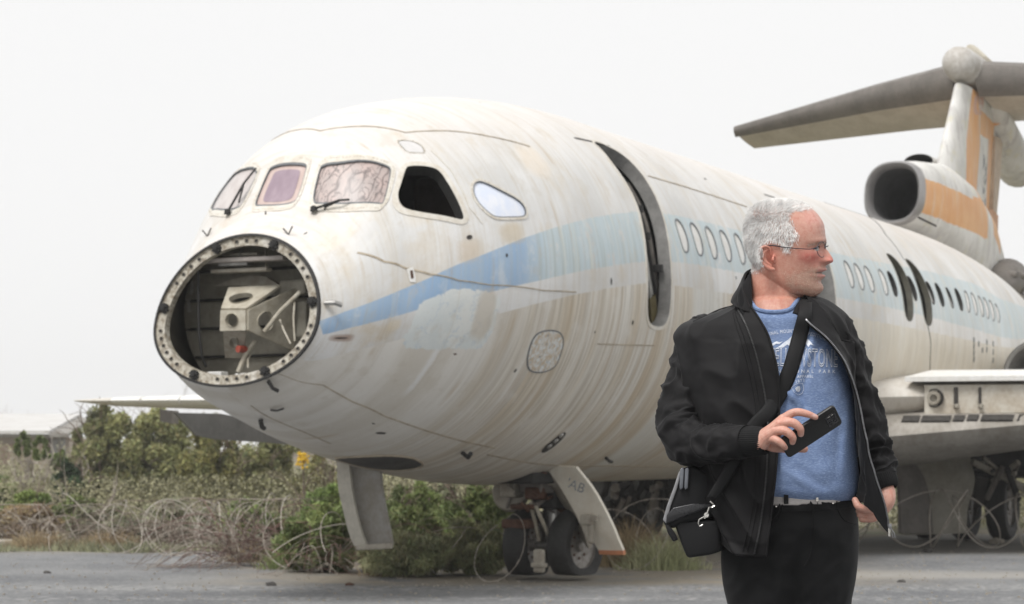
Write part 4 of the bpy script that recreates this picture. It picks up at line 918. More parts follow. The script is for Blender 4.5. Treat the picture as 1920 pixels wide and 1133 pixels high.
for k in range(16):
    x, y = random.uniform(965, 1075), random.uniform(895, 975); m = MB(); a_ = at_depth(x, y, 19.6); b_ = at_depth(x+random.uniform(-30, 30), y+random.uniform(5, 40), 19.5+random.uniform(-.2, .3)); m.tube([a_, (a_+b_)/2+Vector((random.uniform(-.05,.05), 0, random.uniform(-.05,.05))), b_], random.uniform(.006, .016), 6); m.build('hose', random.choice([M_BLACK, M_LEDGE, M_BEIGE, M_RUST]), ng, True)
def curved_panel(name, Lp, Rp, D0, D1, thick, mat, parent, n=12):
    """panel between two pixel edges, top to bottom, at depths D0 (left) and D1 (right)"""
    def rs(P, n):
        P = np.array(P, float); t = np.linspace(0, 1, len(P)); q = np.linspace(0, 1, n); return np.stack([hermite(t, P[:, 0], q), hermite(t, P[:, 1], q)], 1)
    L_, R__ = rs(Lp, n), rs(Rp, n); v = []
    for a, b in zip(L_, R__):
        for k in range(4):
            t = k/3; v.append(at_depth(a[0]*(1-t)+b[0]*t, a[1]*(1-t)+b[1]*t, D0*(1-t)+D1*t))
    nrm = (v[3]-v[0]).cross(v[(n-1)*4]-v[0]).normalized()*thick; m_ = len(v); f = []
    v = v+[p+nrm for p in v]
    for i in range(n-1):
        for k in range(3): a = i*4+k; f += [(a, a+1, a+5, a+4), (m_+a+4, m_+a+5, m_+a+1, m_+a)]
        f += [(i*4, i*4+4, m_+i*4+4, m_+i*4), (i*4+3, m_+i*4+3, m_+i*4+7, i*4+7)]
    f += [(0, m_, m_+1, 1), (1, m_+1, m_+2, 2), (2, m_+2, m_+3, 3)]; e = (n-1)*4; f += [(e+k, e+k+1, m_+e+k+1, m_+e+k) for k in range(3)]
    b = MB(); b.add(v, f); return b.build(name, mat, parent, True)
M_DOORP = simple('cream_gear_door', (.76, .72, .63), .45, 0, .1, 5, (.66, .6, .5))
gd = curved_panel('gear_door', [(1018,872),(1045,905),(1072,950),(1092,990),(1110,1012),(1122,1032)], [(1080,877),(1110,915),(1133,955),(1150,990),(1160,1015),(1168,1033)], 19.25, 19.0, .03, M_DOORP, plane)
gd['label'] = 'cream nose gear door with an orange lower edge'
curved_panel('edge_strip', [(1122,1032),(1123,1036),(1124,1040)], [(1168,1033),(1168.5,1036),(1169,1041)], 19.24, 18.99, .032, simple('orange_edge', (.58, .24, .12), .6, 0, .2, 9), gd, 3)
curved_panel('inner_frame', [(990,884),(1020,905),(1050,940),(1075,975),(1088,1010)], [(1018,874),(1045,907),(1072,952),(1092,992),(1104,1030)], 19.5, 19.28, .05, M_BEIGE, gd)
m = MB(); m.box(at_depth(1101, 975, 19.1), (.1, .12, .1), bev=.02); m.box(at_depth(1108, 1000, 19.1), (.05, .06, .2), bev=.02); m.box(at_depth(1115,972,19.0), (.03,.05,.05)); m.build('hinge', M_BEIGE, gd)
# stencilled letters on the gear door: A B
def stencil(txt, px, py, size, D_, rz, parent, mt):
    cu = bpy.data.curves.new('t', 'FONT'); cu.body = txt; cu.size = size; cu.extrude = .001
    o = bpy.data.objects.new('t', cu); me = bpy.data.meshes.new_from_object(o); bpy.data.objects.remove(o)
    o2_ = bpy.data.objects.new('stencil', me); col.objects.link(o2_); me.materials.append(mt); o2_.parent = parent
    o2_.matrix_parent_inverse = Matrix.Identity(4); o2_.matrix_local = M_INV @ Matrix.Translation(W(px, py, D_)) @ Matrix.Rotation(rz, 4, 'Y') @ Matrix.Rotation(PI/2, 4, 'X'); return o2_
stencil("'AB", 1060, 912, .125, 18.93, math.radians(22), gd, M_GASKET)
# forward gear door: pale edge flange and a grey inner face
M_DGREY = simple('grey_door_inner', (.27, .26, .24), .65, 0, .3, 6, (.2, .18, .15))
fd = curved_panel('gear_door', [(656,872),(662,920),(672,970),(680,1005),(686,1026)], [(713,885),(716,920),(724,965),(731,1000),(735,1022)], 18.2, 18.0, .03, M_DGREY, plane); fd['label'] = 'grey nose gear door hanging under the nose'
curved_panel('flange', [(631,866),(634,915),(645,965),(655,1003),(664,1024)], [(654,872),(660,920),(670,970),(680,1005),(690,1028)], 18.15, 18.1, .03, simple('flange_cream', (.52, .49, .42), .6, 0, .25, 9), fd)
bar(at_depth(668, 1027, 18.05), at_depth(736, 1024, 17.95), .05, .05, 'edge_strip', M_BEIGE, fd)
mg = empty('main_gear'); mg.parent = plane; mg['label'] = 'main undercarriage in shade under the wing'
mc = at_depth(1880, 948, 29.0)
wheel_parts(mc, (0, 1, 0), .50, .3, mg); wheel_parts(mc+Vector((0, .55, 0)), (0, 1, 0), .50, .3, mg); wheel_parts(mc+Vector((-.0, 1.1, 0)), (0, 1, 0), .50, .3, mg)
for a, b, r in [((0, .3, 0), (.1, .3, 1.2), .12), ((0, .3, .3), (.9, .3, 1.1), .06), ((0, .9, .2), (-.6, 1.5, 1.0), .05)]:
    m = MB(); m.tube([mc+Vector(a), mc+Vector(b)], r, 12); m.build('strut', M_LEDGE, mg, True)
random.seed(5)
for k in range(10):
    m = MB(); a_ = at_depth(random.uniform(1820, 1930), random.uniform(845, 890), 27.5); b_ = at_depth(random.uniform(1830, 1930), random.uniform(870, 940), 27.8); m.tube([a_, b_], random.uniform(.02, .05), 8); m.build('link', random.choice([M_BEIGE, M_LEDGE, M_DKINT]), mg, True)
mdoor = curved_panel('gear_door', [(1700,868),(1712,900),(1716,940),(1700,975),(1692,1004)], [(1815,838),(1822,870),(1828,905),(1815,950),(1812,1000)], 28.2, 28.0, .04, simple('dusty_cream_panel', (.46, .44, .38), .7, 0, .3, 3, (.33, .3, .24)), plane); mdoor['label'] = 'cream main gear door under the port wing'
curved_panel('gear_door', [(1672,830),(1680,870),(1688,930),(1690,1000)], [(1700,850),(1730,890),(1745,940),(1750,1000)], 27.8, 28.1, .05, M_LEDGE, plane)['label'] = 'grey curved gear door under the port wing'
m = MB(); m.box(at_depth(1823, 841, 26.5), (.1, .14, .11), bev=.01); m.build('sensor_box', M_WHITEP, plane)
m = MB(); m.box(at_depth(1850, 850, 29.5), (2.2, 2.5, .5), bev=.05); m.box(at_depth(1880,870,29.5),(1.2,1.2,.4),bev=.05); m.build('dark_bay_box', M_DKINT, plane)
m = MB(); m.box(at_depth(1668, 815, 25.2), (.3, .08, .28), bev=.06); m.build('bracket_plate', M_WHITEP, plane)
rv = random.Random(8)
for k in range(30):
    x, y = rv.uniform(1135, 1265), rv.uniform(900, 950); m = MB(); a_ = at_depth(x, y-12, 25); b_ = at_depth(x+rv.uniform(-22, 22), y+rv.uniform(5, 30), 25.2); m.tube([a_, (a_+b_)/2, b_], rv.uniform(.02, .07), 8); m.build('ventral_fitting', rv.choice([M_BLACK, M_DKINT, M_LEDGE]), plane, True)

sg2 = empty('main_gear'); sg2.parent = plane; sg2['label'] = 'starboard main undercarriage in shade beneath the belly'
for px_ in (1165, 1212):
    wheel_parts(at_depth(px_, 948, 31.0), (0, 1, 0), .50, .3, sg2)
m = MB(); m.tube([at_depth(1190, 945, 31), at_depth(1192, 900, 31)], .11, 12); m.build('strut', M_LEDGE, sg2, True)
m = MB(); m.box(at_depth(1195, 906, 29.5), (3.0, 1.6, .45), bev=.05); m.build('dark_bay_box', M_DKINT, sg2)  # dark box added to stand in for shade beneath the belly
# ---------------------------------------------------------------- the man
DM = 4.94; K = DM/FPX     # metres per photo pixel at his distance
man = empty('person', (W(1478, 862, DM).x, DM, 0), 'grey-haired man in open black jacket and blue printed T-shirt, looking right', 'person')
def Pm(px, py, dy=0.0):
    """point at the man: photo pixel, and metres nearer (-) or farther (+) than his middle"""
    return W(px, py, DM+dy)
def toman(o): o.parent = man; o.matrix_parent_inverse = man.matrix_world.inverted() if False else Matrix.Translation(-man.location); return o
def catm(P, n):
    P = np.array(P, float); t = np.arange(len(P)); q = np.linspace(0, len(P)-1, n); return np.stack([hermite(t, P[:, i], q) for i in range(P.shape[1])], 1)
def fbm(p, s, o=4): return mnoise.fractal(Vector(p)*s, 1.0, 2.0, o)
def ridge(p, s): return 1-abs(mnoise.noise(Vector(p)*s))*2
def capsule_chain(mb, pts, rad, n=14, sub=5):
    """round-ended limb through the points"""
    Q = catm([list(p)+[r] for p, r in zip(pts, rad)], (len(pts)-1)*sub+1)
    pts = [Vector(q[:3]) for q in Q]; r = [q[3] for q in Q]
    d0 = (pts[0]-pts[1]).normalized(); d1 = (pts[-1]-pts[-2]).normalized(); A = []; Ra = []
    for a in (85, 60, 35, 12): A.append(pts[0]+d0*r[0]*math.sin(math.radians(a))); Ra.append(r[0]*math.cos(math.radians(a)))
    B = []; Rb = []
    for a in (12, 35, 60, 85): B.append(pts[-1]+d1*r[-1]*math.sin(math.radians(a))); Rb.append(r[-1]*math.cos(math.radians(a)))
    mb.tube(A+pts+B, Ra+r+Rb, n)
def ellipsoid(mb, c, r, R_=None, n=18):
    v = []; f = []
    for i in range(n//2+1):
        a = PI*i/(n//2)
        for k in range(n): b = 2*PI*k/n; v.append(Vector((r[0]*math.sin(a)*math.cos(b), r[1]*math.sin(a)*math.sin(b), r[2]*math.cos(a))))
    if R_: v = [R_@q for q in v]
    for i in range(n//2):
        for k in range(n): f.append((i*n+k, i*n+(k+1) % n, (i+1)*n+(k+1) % n, (i+1)*n+k))
    mb.add([q+Vector(c) for q in v], f)
def remeshed(mb, voxel, smooth_it=4):
    me = bpy.data.meshes.new('tmp'); me.from_pydata(mb.v, [], mb.f)
    bm = bmesh.new(); bm.from_mesh(me); bmesh.ops.remove_doubles(bm, verts=bm.verts, dist=1e-6); bmesh.ops.recalc_face_normals(bm, faces=bm.faces); bm.to_mesh(me); bm.free()
    o = bpy.data.objects.new('tmp', me); col.objects.link(o)
    r = o.modifiers.new('r', 'REMESH'); r.mode = 'VOXEL'; r.voxel_size = voxel
    s = o.modifiers.new('s', 'SMOOTH'); s.iterations = smooth_it; s.factor = .5
    dg = bpy.context.evaluated_depsgraph_get(); m2 = bpy.data.meshes.new_from_object(o.evaluated_get(dg))
    bpy.data.objects.remove(o); n = len(m2.vertices); co = np.zeros(n*3); m2.vertices.foreach_get('co', co)
    fs = [tuple(p.vertices) for p in m2.polygons]; return co.reshape(-1, 3), fs
# ---- head, modelled in photo pixels: x forward, l lateral (towards the camera is negative), y down
YAW = math.radians(-9)
def headpt(x, l, y):
    dx = (x-1470)*K; dl = l*K
    return W(1470+(dx*math.cos(YAW)-dl*math.sin(YAW))/K, y, DM+dx*math.sin(YAW)+dl*math.cos(YAW))
HY = [375, 377, 381, 388, 398, 412, 428, 444, 456, 466, 476, 486, 496, 506, 516, 526, 536, 545, 552, 556]
HB = [1458, 1440, 1426, 1415, 1406, 1399, 1396, 1396, 1397, 1399, 1403, 1408, 1414, 1419, 1424, 1432, 1443, 1458, 1480, 1500]
HF = [1475, 1493, 1507, 1518, 1530, 1540, 1545.5, 1547.5, 1546.5, 1545, 1544.5, 1544, 1544.5, 1545, 1543.5, 1541.5, 1541.5, 1540, 1535, 1528]
HW = [6, 22, 34, 45, 53, 58.5, 61, 61.5, 61, 60, 58.5, 57, 55.5, 54, 52, 49.5, 45.5, 39, 29, 18]
HE = [2, 2, 2, 2.1, 2.2, 2.3, 2.4, 2.45, 2.4, 2.35, 2.25, 2.2, 2.15, 2.1, 2.05, 2.0, 2.0, 1.95, 1.9, 1.9]
def bump(d, s): return math.exp(-(d/s)**2)
NOSE = ([440, 452, 460, 465, 470, 476, 482, 487, 490, 493, 496, 499, 503], [0, 1.0, 1.5, 4, 8.5, 13, 17, 19.4, 19.0, 15, 7, 2, 0])
def head_grid(ny=130, na=150):
    v = []; ys = np.linspace(375, 556, ny)
    B, Fr, Wd, Ex = [hermite(HY, q, ys) for q in (HB, HF, HW, HE)]; NZ = hermite(*NOSE, ys); NZ[(ys < 440) | (ys > 503)] = 0
    for i, y in enumerate(ys):
        xc = B[i]*.56+Fr[i]*.44
        for k in range(na):
            a = 2*PI*k/na; c, s = math.cos(a), math.sin(a); e = 2/Ex[i]
            X = math.copysign(abs(c)**(e if c > 0 else .95), c); L = math.copysign(abs(s)**(e if c > 0 else .95), s)
            x = xc+X*((Fr[i]-xc) if c > 0 else (xc-B[i])); l = L*Wd[i]
            # outward direction in plan
            nx = X/max(1, abs(Fr[i]-xc)); nl = L/max(1, Wd[i]); q = math.hypot(nx, nl)+1e-9; nx /= q; nl /= q
            al = abs(l); d = 0.0
            if c > -.1:
                d += 2.8*bump(y-452, 6)*bump(al-20, 22)                           # brow
                d -= 7.0*bump(y-466.5, 5.5)*bump(al-23, 12)                        # socket
                d += 2.2*bump(y-461.5, 2.2)*bump(al-25, 12)                       # upper lid fold
                d += 1.6*bump(y-472.5, 2.4)*bump(al-25, 11)                        # under-eye bag
                d += 3.2*bump(y-480, 10)*bump(al-37, 14)                          # cheekbone
                d -= 2.2*bump(y-507, 13)*bump(al-42, 11)
                d += 6.4*bump(y-505.2, 3.4)*bump(al, 15)                          # upper lip
                d -= 8.0*bump(y-511.8, 2.2)*bump(al, 19)                         # parted mouth
                d += 5.6*bump(y-518.0, 3.8)*bump(al, 14.5)                          # lower lip
                d -= 2.6*bump(y-528, 4.5)*bump(al, 16)
                d += 3.6*bump(y-541, 8)*bump(al, 17)                              # chin
                d += 2.0*bump(y-498, 7)*bump(al, 10)
                d += 2.6*bump(y-505, 10)*bump(al-23, 6)-2.0*bump(y-510, 6)*bump(al-21, 3)                 # muzzle, corner
                fold = (y-490)*.45+17; d -= 1.6*bump(al-fold, 3.0)*bump(y-499, 11)       # nasolabial fold
                d += 1.3*bump(y-421, 12)*bump(al-22, 18)                         # forehead
                for w_, yy in ((.7, 428), (.6, 436)): d -= w_*bump(y-yy, 1.6)*bump(al, 30)
                for yy, sl in ((463, .15), (467, .35), (459, -.1)): d -= .9*bump(y-yy-sl*(al-42), 1.1)*bump(al-44, 5)    # crow's feet
            sg_ = 6.0+9*min(1, max(0, (y-462)/24)); sg_ = sg_ if y < 492 else 13
            nose = NZ[i]*math.exp(-(al/sg_)**2.2) if c > 0 else 0
            ala = 7.5*bump(y-489, 5.2)*bump(al-13.5, 5.2) if c > 0 else 0
            x += nx*d+nose+ala; l += nl*d+math.copysign(1, l)*ala*.25
            v.append((x, l, y))
    f = [(i*na+k, i*na+(k+1) % na, (i+1)*na+(k+1) % na, (i+1)*na+k) for i in range(ny-1) for k in range(na)]
    f += [tuple(range(na))[::-1], tuple((ny-1)*na+k for k in range(na))]
    return v, f
hv, hf = head_grid(); mb = MB(); mb.add([headpt(*q) for q in hv], hf)
# neck and trapezius
def nk(x, y, dy, r): return (Pm(x, y, dy), r)
capsule_chain(mb, [Pm(1452, 478, .012), Pm(1452, 515, .008), Pm(1453, 550, .004), Pm(1453, 585, .0), Pm(1452, 620, .0)], [.050, .0565, .0595, .061, .070], 26)
capsule_chain(mb, [Pm(1505, 535, -.004), Pm(1488, 548, -.004), Pm(1476, 570, -.006)], [.022, .030, .030], 16)
capsule_chain(mb, [Pm(1480, 512, -.012), Pm(1476, 545, -.014), Pm(1470, 585, -.022)], [.028, .030, .028], 14)
capsule_chain(mb, [Pm(1340, 660, .02), Pm(1400, 615, .02), Pm(1450, 590, .02), Pm(1500, 615, .02), Pm(1550, 660, .02)], [.04, .045, .055, .045, .04], 18)
capsule_chain(mb, [Pm(1452, 600, .0), Pm(1460, 700, .0), Pm(1475, 850, -.005), Pm(1480, 960, 0)], [.08, .10, .11, .11], 22)
ye = 466
for sg_ in (-1, 1):
    # ears: slab, helix, antihelix, tragus, lobe
    def ep(x, y, o): return headpt(x, sg_*(59.5+o*1.15+max(0, (1456-x))*.42), y)
    capsule_chain(mb, [ep(1455, 478, 3), ep(1453, 466, 5), ep(1446, 462.5, 7), ep(1438, 466, 8.5), ep(1435.5, 477, 9), ep(1438, 489, 8.5), ep(1444, 498, 7), ep(1452, 504.5, 4.5), ep(1459, 505.5, 2)], [K*2.0, K*2.4, K*2.6, K*2.8, K*2.6, K*2.6, K*3.0, K*4.2, K*4.0], 10)
    capsule_chain(mb, [ep(1449, 469, 4), ep(1443, 474, 6), ep(1441.5, 483, 6.5), ep(1446, 492, 5.5), ep(1453, 496, 4)], [K*1.8, K*2.2, K*2.4, K*2.3, K*2.2], 10)
    capsule_chain(mb, [ep(1442, 470, 2), ep(1440, 480, 2.5), ep(1445, 492, 2), ep(1452, 499, 1.5)], [K*4.5, K*4.5, K*5.0, K*5.0], 10)
    capsule_chain(mb, [ep(1459.5, 481, 0), ep(1458.5, 487, 2.0), ep(1460, 492, 0)], [K*2.4, K*3.0, K*2.4], 10)
hco, hfc = remeshed(mb, .0016, 3)
# ---- right hand holding the phone
FD = -.285
mb = MB()
q = lambda x, y, d: Pm(x, y, FD+d)
MC = {'i': q(1469, 786, .004), 'm': q(1461, 795, -.004), 'r': q(1452, 808, -.003), 'p': q(1445, 822, .004)}
wr = q(1420, 832, .03)
for a, r0, r1 in (('i', .017, .0125), ('m', .018, .0125), ('r', .018, .012), ('p', .013, .011)):
    capsule_chain(mb, [Pm(1385, 828, FD+.075), wr+Vector((0, 0, {'i': .010, 'm': .004, 'r': -.003, 'p': -.006}[a])), (wr+MC[a])/2+Vector((0, -.002, 0)), MC[a]], [.024, r0+.002, r0-.001, r1], 14)
capsule_chain(mb, [MC['i']+Vector((-.004,.008,-.006)), q(1455,812,.012), MC['p']+Vector((0,.008,.0))], [.012,.014,.012], 14)
capsule_chain(mb, [MC['i'], q(1484, 775.5, -.004), q(1498, 773, -.008), q(1515, 777, -.010), q(1529, 782.5, -.007)], [.0115, .0098, .0094, .0084, .0068], 14)
capsule_chain(mb, [MC['m'], q(1477, 792, -.012), q(1489, 794, -.017), q(1500, 804, -.016), q(1501.5, 814, -.008)], [.0118, .0105, .0106, .0092, .0075], 14)
capsule_chain(mb, [MC['r'], q(1464, 807.5, -.012), q(1475.5, 810, -.017), q(1486, 820, -.016), q(1486, 829, -.008)], [.0113, .0102, .0102, .009, .0073], 14)
capsule_chain(mb, [MC['p'], q(1453, 824, -.007), q(1460.5, 828, -.012), q(1468, 834.5, -.012), q(1472, 839.5, -.007)], [.0105, .0092, .0088, .0078, .0066], 14)
capsule_chain(mb, [q(1440, 836, .035), q(1453, 838, .045), q(1476, 839, .060), q(1494, 840, .066), q(1508, 842, .062)], [.012, .013, .013, .011, .0092], 14)
rco, rfc = remeshed(mb, .00115, 3)
# ---- left hand in the trouser pocket
mb = MB(); q2 = lambda x, y, d: Pm(x, y, -.05+d)
capsule_chain(mb, [q2(1657, 908, .012), q2(1662, 924, .004), q2(1659, 940, -.003), q2(1648, 955, -.005)], [.020, .022, .024, .022], 14)
capsule_chain(mb, [q2(1648, 950, -.01), q2(1628, 955, -.03), q2(1610, 950, -.035), q2(1603, 938, -.03)], [.014, .010, .0095, .008], 12)
for k, (x0, y0, x1, y1, x2, y2) in enumerate([(1650,955,1632,962,1610,958), (1648,961,1634,968,1612,966), (1646,966,1636,973,1616,974)]):
    capsule_chain(mb, [q2(x0, y0, -.012), q2(x1, y1, -.022+.004*k), q2(x2, y2, -.012)], [.0105, .009, .0078], 12)
lco, lfc = remeshed(mb, .0016, 3)
# ---- one body object with painted skin tones
def pxof(co): return np.stack([CXP+co[:, 0]/co[:, 1]*FPX, HORIZON-(co[:, 2]-CAMH)/co[:, 1]*FPX, (co[:, 1]-DM)], 1)
HAIRP = np.array([(1380,355),(1500,360),(1524,383),(1522,392),(1502,396),(1486,397),(1479,407),(1485,420),(1491,434),(1497,447),(1489,455),(1483,465),(1478,473),(1471,468),(1467,459),(1456,452),(1440,452),(1429,462),(1428,485),(1431,497),(1425,506),(1408,513),(1380,505)], float)
def skincol(co, head=True):
    p = pxof(co); n = len(co); C_ = np.tile(np.array([.56, .295, .225]), (n, 1))
    def bl(cx, cy, rx, ry, c, k, far=False):
        w = k*np.exp(-((p[:, 0]-cx)/rx)**2-((p[:, 1]-cy)/ry)**2); C_[:] = C_*(1-w[:, None])+np.array(c)*w[:, None]
    if head:
        bl(1520, 483, 26, 15, (.56, .15, .12), .95); bl(1560, 488, 9, 10, (.58, .165, .13), .9); bl(1445, 482, 14, 26, (.64, .21, .15), .85); bl(1446, 545, 60, 30, (.53, .22, .15), .7)
        bl(1525, 410, 24, 20, (.66, .33, .28), .7); bl(1478, 480, 14, 14, (.58, .27, .2), .4); bl(1505, 500, 26, 9, (.56, .30, .22), .4)
        bl(1470, 500, 24, 18, (.60, .30, .22), .4)
        st = np.clip((p[:, 1]-499-np.clip((1530-p[:, 0])*.28, 0, 14))/8, 0, 1)*np.clip((556-p[:, 1]+np.clip((1520-p[:,0])*.1,0,9))/8, 0, 1)*np.clip((p[:, 0]-1463-(p[:, 1]-505)*.28)/10, 0, 1)
        C_ = C_*(1-.55*st[:, None])+np.array([.47, .31, .235])*.5*st[:, None]
        lip = np.exp(-((p[:, 1]-506.8)/2.6)**2)+np.exp(-((p[:, 1]-517)/3.4)**2); lip = np.clip(lip, 0, 1)*np.clip((p[:, 0]-1531)/4, 0, 1); C_ = C_*(1-.8*lip[:, None])+np.array([.60, .24, .21])*.8*lip[:, None]
        mo = np.exp(-((p[:, 1]-511.8)/1.5)**2)*np.clip((p[:, 0]-1528)/4, 0, 1); C_ *= (1-.8*mo[:, None])
        h = inside(HAIRP, p[:, :2]); C_[h] = C_[h]*.5+np.array([.52, .44, .41])*.5
        br = np.exp(-((p[:, 1]-(453.5+np.clip((1545-p[:, 0])*.25, -1, 8)))/2.4)**2)*np.clip((p[:, 0]-1512)/6, 0, 1)*np.clip((1549-p[:, 0])/3, 0, 1); C_ = C_*(1-.3*br[:, None])+np.array([.26, .18, .13])*.3*br[:, None]
    else:
        for a in MC.values(): u = pxof(np.array([a]))[0]; bl(u[0], u[1], 9, 9, (.62, .27, .20), .45)
        C_[:] = C_*np.array([1.02, 1.06, 1.08])
        for (x, y) in [(1498,773),(1515,777),(1489,794),(1500,804),(1475,810),(1486,820),(1461,828)]: bl(x, y, 6, 6, (.62, .30, .23), .4)
        bl(1526, 779.5, 4.2, 2.6, (.72, .50, .45), .9); bl(1502, 818, 4, 2.2, (.62, .42, .38), .6); bl(1486, 833, 4, 2, (.62, .42, .38), .4)
    return C_
allco = np.vstack([hco, rco, lco]); cols = np.vstack([skincol(hco), skincol(rco, False), skincol(lco, False)])
fcs = hfc+[tuple(i+len(hco) for i in f) for f in rfc]+[tuple(i+len(hco)+len(rco) for i in f) for f in lfc]
g = NT('skin'); vc = g.n('ShaderNodeVertexColor', layer_name='tone').outputs[0]; o_ = g.obj()
n1 = g.noise(o_, 90, 5, .65); n2 = g.noise(o_, 420, 3, .6)
c = g.mix(g.math('MULTIPLY', g.rng(n1, .48, .66), .42), vc, (.48, .15, .10)); c = g.mix(g.math('MULTIPLY', g.rng(n1, .46, .32), .3), c, (.70, .47, .35))
c = g.mix(g.math('MULTIPLY', g.rng(n2, .58, .68), .18), c, (.30, .17, .12))
g.bump(g.math('ADD', n2, g.math('MULTIPLY', n1, .5)),   .6, .0016)
M_SKIN = g.set(c, .42, 0, .5, Subsurface_Weight=.06, Subsurface_Radius=(.9, .35, .2), Subsurface_Scale=.006)
body = mobj('body', allco, fcs, M_SKIN, None, True); toman(body)
ca = body.data.color_attributes.new('tone', 'FLOAT_COLOR', 'POINT'); ca.data.foreach_set('color', np.hstack([cols, np.ones((len(cols), 1))]).ravel())
# eyes
for sg_ in (-1, 1):
    c_ = headpt(1530.5, sg_*24, 467); mb = MB(); ellipsoid(mb, c_, (9.2*K,)*3); e = mb.build('eye', simple('eye_white', (.72, .66, .62), .2, 0, .1, 30), None, True); toman(e)
    mb = MB(); ellipsoid(mb, headpt(1536.6, sg_*24, 467), (4.0*K,)*3); toman(mb.build('iris', simple('eye_iris', (.06, .07, .08), .2), None, True))
    mb = MB(); capsule_chain(mb, [headpt(1537.5, sg_*15, 466.5), headpt(1540.6, sg_*22, 462.8), headpt(1538, sg_*30, 463.6), headpt(1531, sg_*36, 468)], [.0011, .0016, .0016, .001], 8); toman(mb.build('eyelid', M_SKIN, None, True))
    ob = mb
# ---- hair, beard stubble and brows as real strands
rs = np.random.RandomState(3); nh = len(hco); hp = pxof(hco)
me_ = body.data; vn = np.zeros(len(me_.vertices)*3); me_.vertices.foreach_get('normal', vn); vn = vn.reshape(-1, 3)[:nh]
def strands(name, idx, n, ln, wd, lift, flow, colf, mat, jit=.35, seg=3):
    idx = np.asarray(idx); pick = idx[rs.randint(0, len(idx), n)]; P0 = hco[pick]+rs.normal(0, .0007, (n, 3)); N = vn[pick]
    D = np.array([flow(hp[i], vn[i]) for i in pick])+rs.normal(0, jit, (n, 3)); D -= N*(D*N).sum(1)[:, None]; D /= np.linalg.norm(D, axis=1)[:, None]+1e-9
    L_ = ln*(.55+.7*rs.rand(n))*np.array([colf(hp[i])[1] for i in pick]); side = np.cross(D, N); side += rs.normal(0, .25, side.shape); side /= np.linalg.norm(side, axis=1)[:, None]
    V = np.zeros((n, seg*2-1, 3)); 
    for k in range(seg):
        t = k/(seg-1); ctr = P0+N*(L_*(math.sin(lift)*t-.25*math.sin(lift)*t*t)-.0005)[:, None]+D*(L_*math.cos(lift)*t*(.75+.3*t))[:, None]
        w = wd*(1-.75*t)
        if k < seg-1: V[:, 2*k] = ctr-side*w/2; V[:, 2*k+1] = ctr+side*w/2
        else: V[:, 2*k] = ctr
    m_ = seg*2-1; base = (np.arange(n)*m_)[:, None]; F_ = []
    qd = []; 
    for k in range(seg-2): qd.append(base+np.array([2*k, 2*k+1, 2*k+3, 2*k+2]))
    tr = base+np.array([2*seg-4, 2*seg-3, 2*seg-2])
    faces = [tuple(x) for a in qd for x in a.tolist()]+[tuple(x) for x in tr.tolist()]
    o = mobj(name, V.reshape(-1, 3), faces, mat, None, True); toman(o)
    cl = np.array([colf(hp[i])[0] for i in pick])*(np.where(rs.rand(n) < .26, rs.uniform(.38, .62, n), rs.uniform(.95, 1.3, n))[:, None]); cl = np.repeat(cl, m_, 0)
    a = o.data.color_attributes.new('tone', 'FLOAT_COLOR', 'POINT'); a.data.foreach_set('color', np.hstack([cl, np.ones((len(cl), 1))]).ravel()); return o
g = NT('hair_strand'); M_HAIR = g.set(g.n('ShaderNodeVertexColor', layer_name='tone').outputs[0], .5, 0, .4)
inh = inside(HAIRP, hp[:, :2])&(hp[:, 1] < 515)
edge = inside(HAIRP+np.array([0, 0]), hp[:, :2]+np.array([4, 0]))
jit_ = np.array([mnoise.noise(Vector((a*.22, b*.22, c*40))) for a, b, c in hp]); inh = inside(HAIRP, hp[:, :2]+np.stack([4.5*jit_+rs.normal(0, 2.6, nh)+1.0, 3.5*jit_+rs.normal(0, 2.6, nh)], 1))&(hp[:, 1] < 515)
frnt = np.clip((hp[:, 0]-1484)/40, 0, 1)*(hp[:, 1] < 402)
hid = np.where(inh & (hp[:, 0] < 1524) & (rs.rand(nh) > frnt*.75))[0]
def hflow(p, n):
    x, y, d = p; top = max(0, min(1, (425-y)/35))
    v = Vector((.55*top-.35*(1-top), 0, .25*top-1.0*(1-top)))
    if x < 1415 and y < 440: v += Vector((-.5, 0, .1))
    if y > 440: v = Vector((-.25, 0, -1))
    if x > 1465 and y > 400 and top < .8: v = Vector((-.05, 0, -1))
    return np.array(v)
def hcol(p):
    x, y, d = p; k = .80 if y > 415 else .72
    k2 = 1.0; 
    if 1478 < x and y < 400: k2 = .75
    if y > 488: k2 = .5
    if x > 1478 and y > 440: k2 = .65
    dark = 1-.5*.6*mnoise.noise(Vector((x*.06, y*.06, 0)))-.06-.22*bump(x-1418, 22)*bump(y-420, 40)
    return (np.array([.92, .91, .89])*k*dark*1.2, k2)
strands('hair', hid, 46000, .0125, .00055, math.radians(40), hflow, hcol, M_HAIR, .2)
beard = np.where((hp[:, 1] > 497+np.clip((1540-hp[:, 0])*.16, 0, 14)) & (hp[:, 1] < 560) & (hp[:, 0] > 1465+(hp[:, 1]-505)*.35) & (hp[:, 2] < .06) & ~((np.abs(hp[:, 1]-511.5) < 9.5) & (hp[:, 0] > 1532)))[0]
strands('beard', beard, 8000, .0028, .0004, math.radians(38), lambda p, n: np.array([.25, 0, -1.]), lambda p: (np.array([.68, .50, .40]) if rs.rand() < .55 else np.array([.40, .25, .17]), 1.0), M_HAIR, .4)
brow = np.where((np.abs(hp[:, 1]-(453.5+np.clip((1546-hp[:, 0])*.25, -1, 8))) < 2.3) & (hp[:, 0] > 1514) & (hp[:, 0] < 1549) & (np.abs(hp[:, 2]) > .006))[0]
strands('eyebrow', brow, 520, .0075, .0005, math.radians(25), lambda p, n: np.array([-.9, 0, .1]), lambda p: (np.array([.52, .44, .37]), 1.0), M_HAIR, .25)

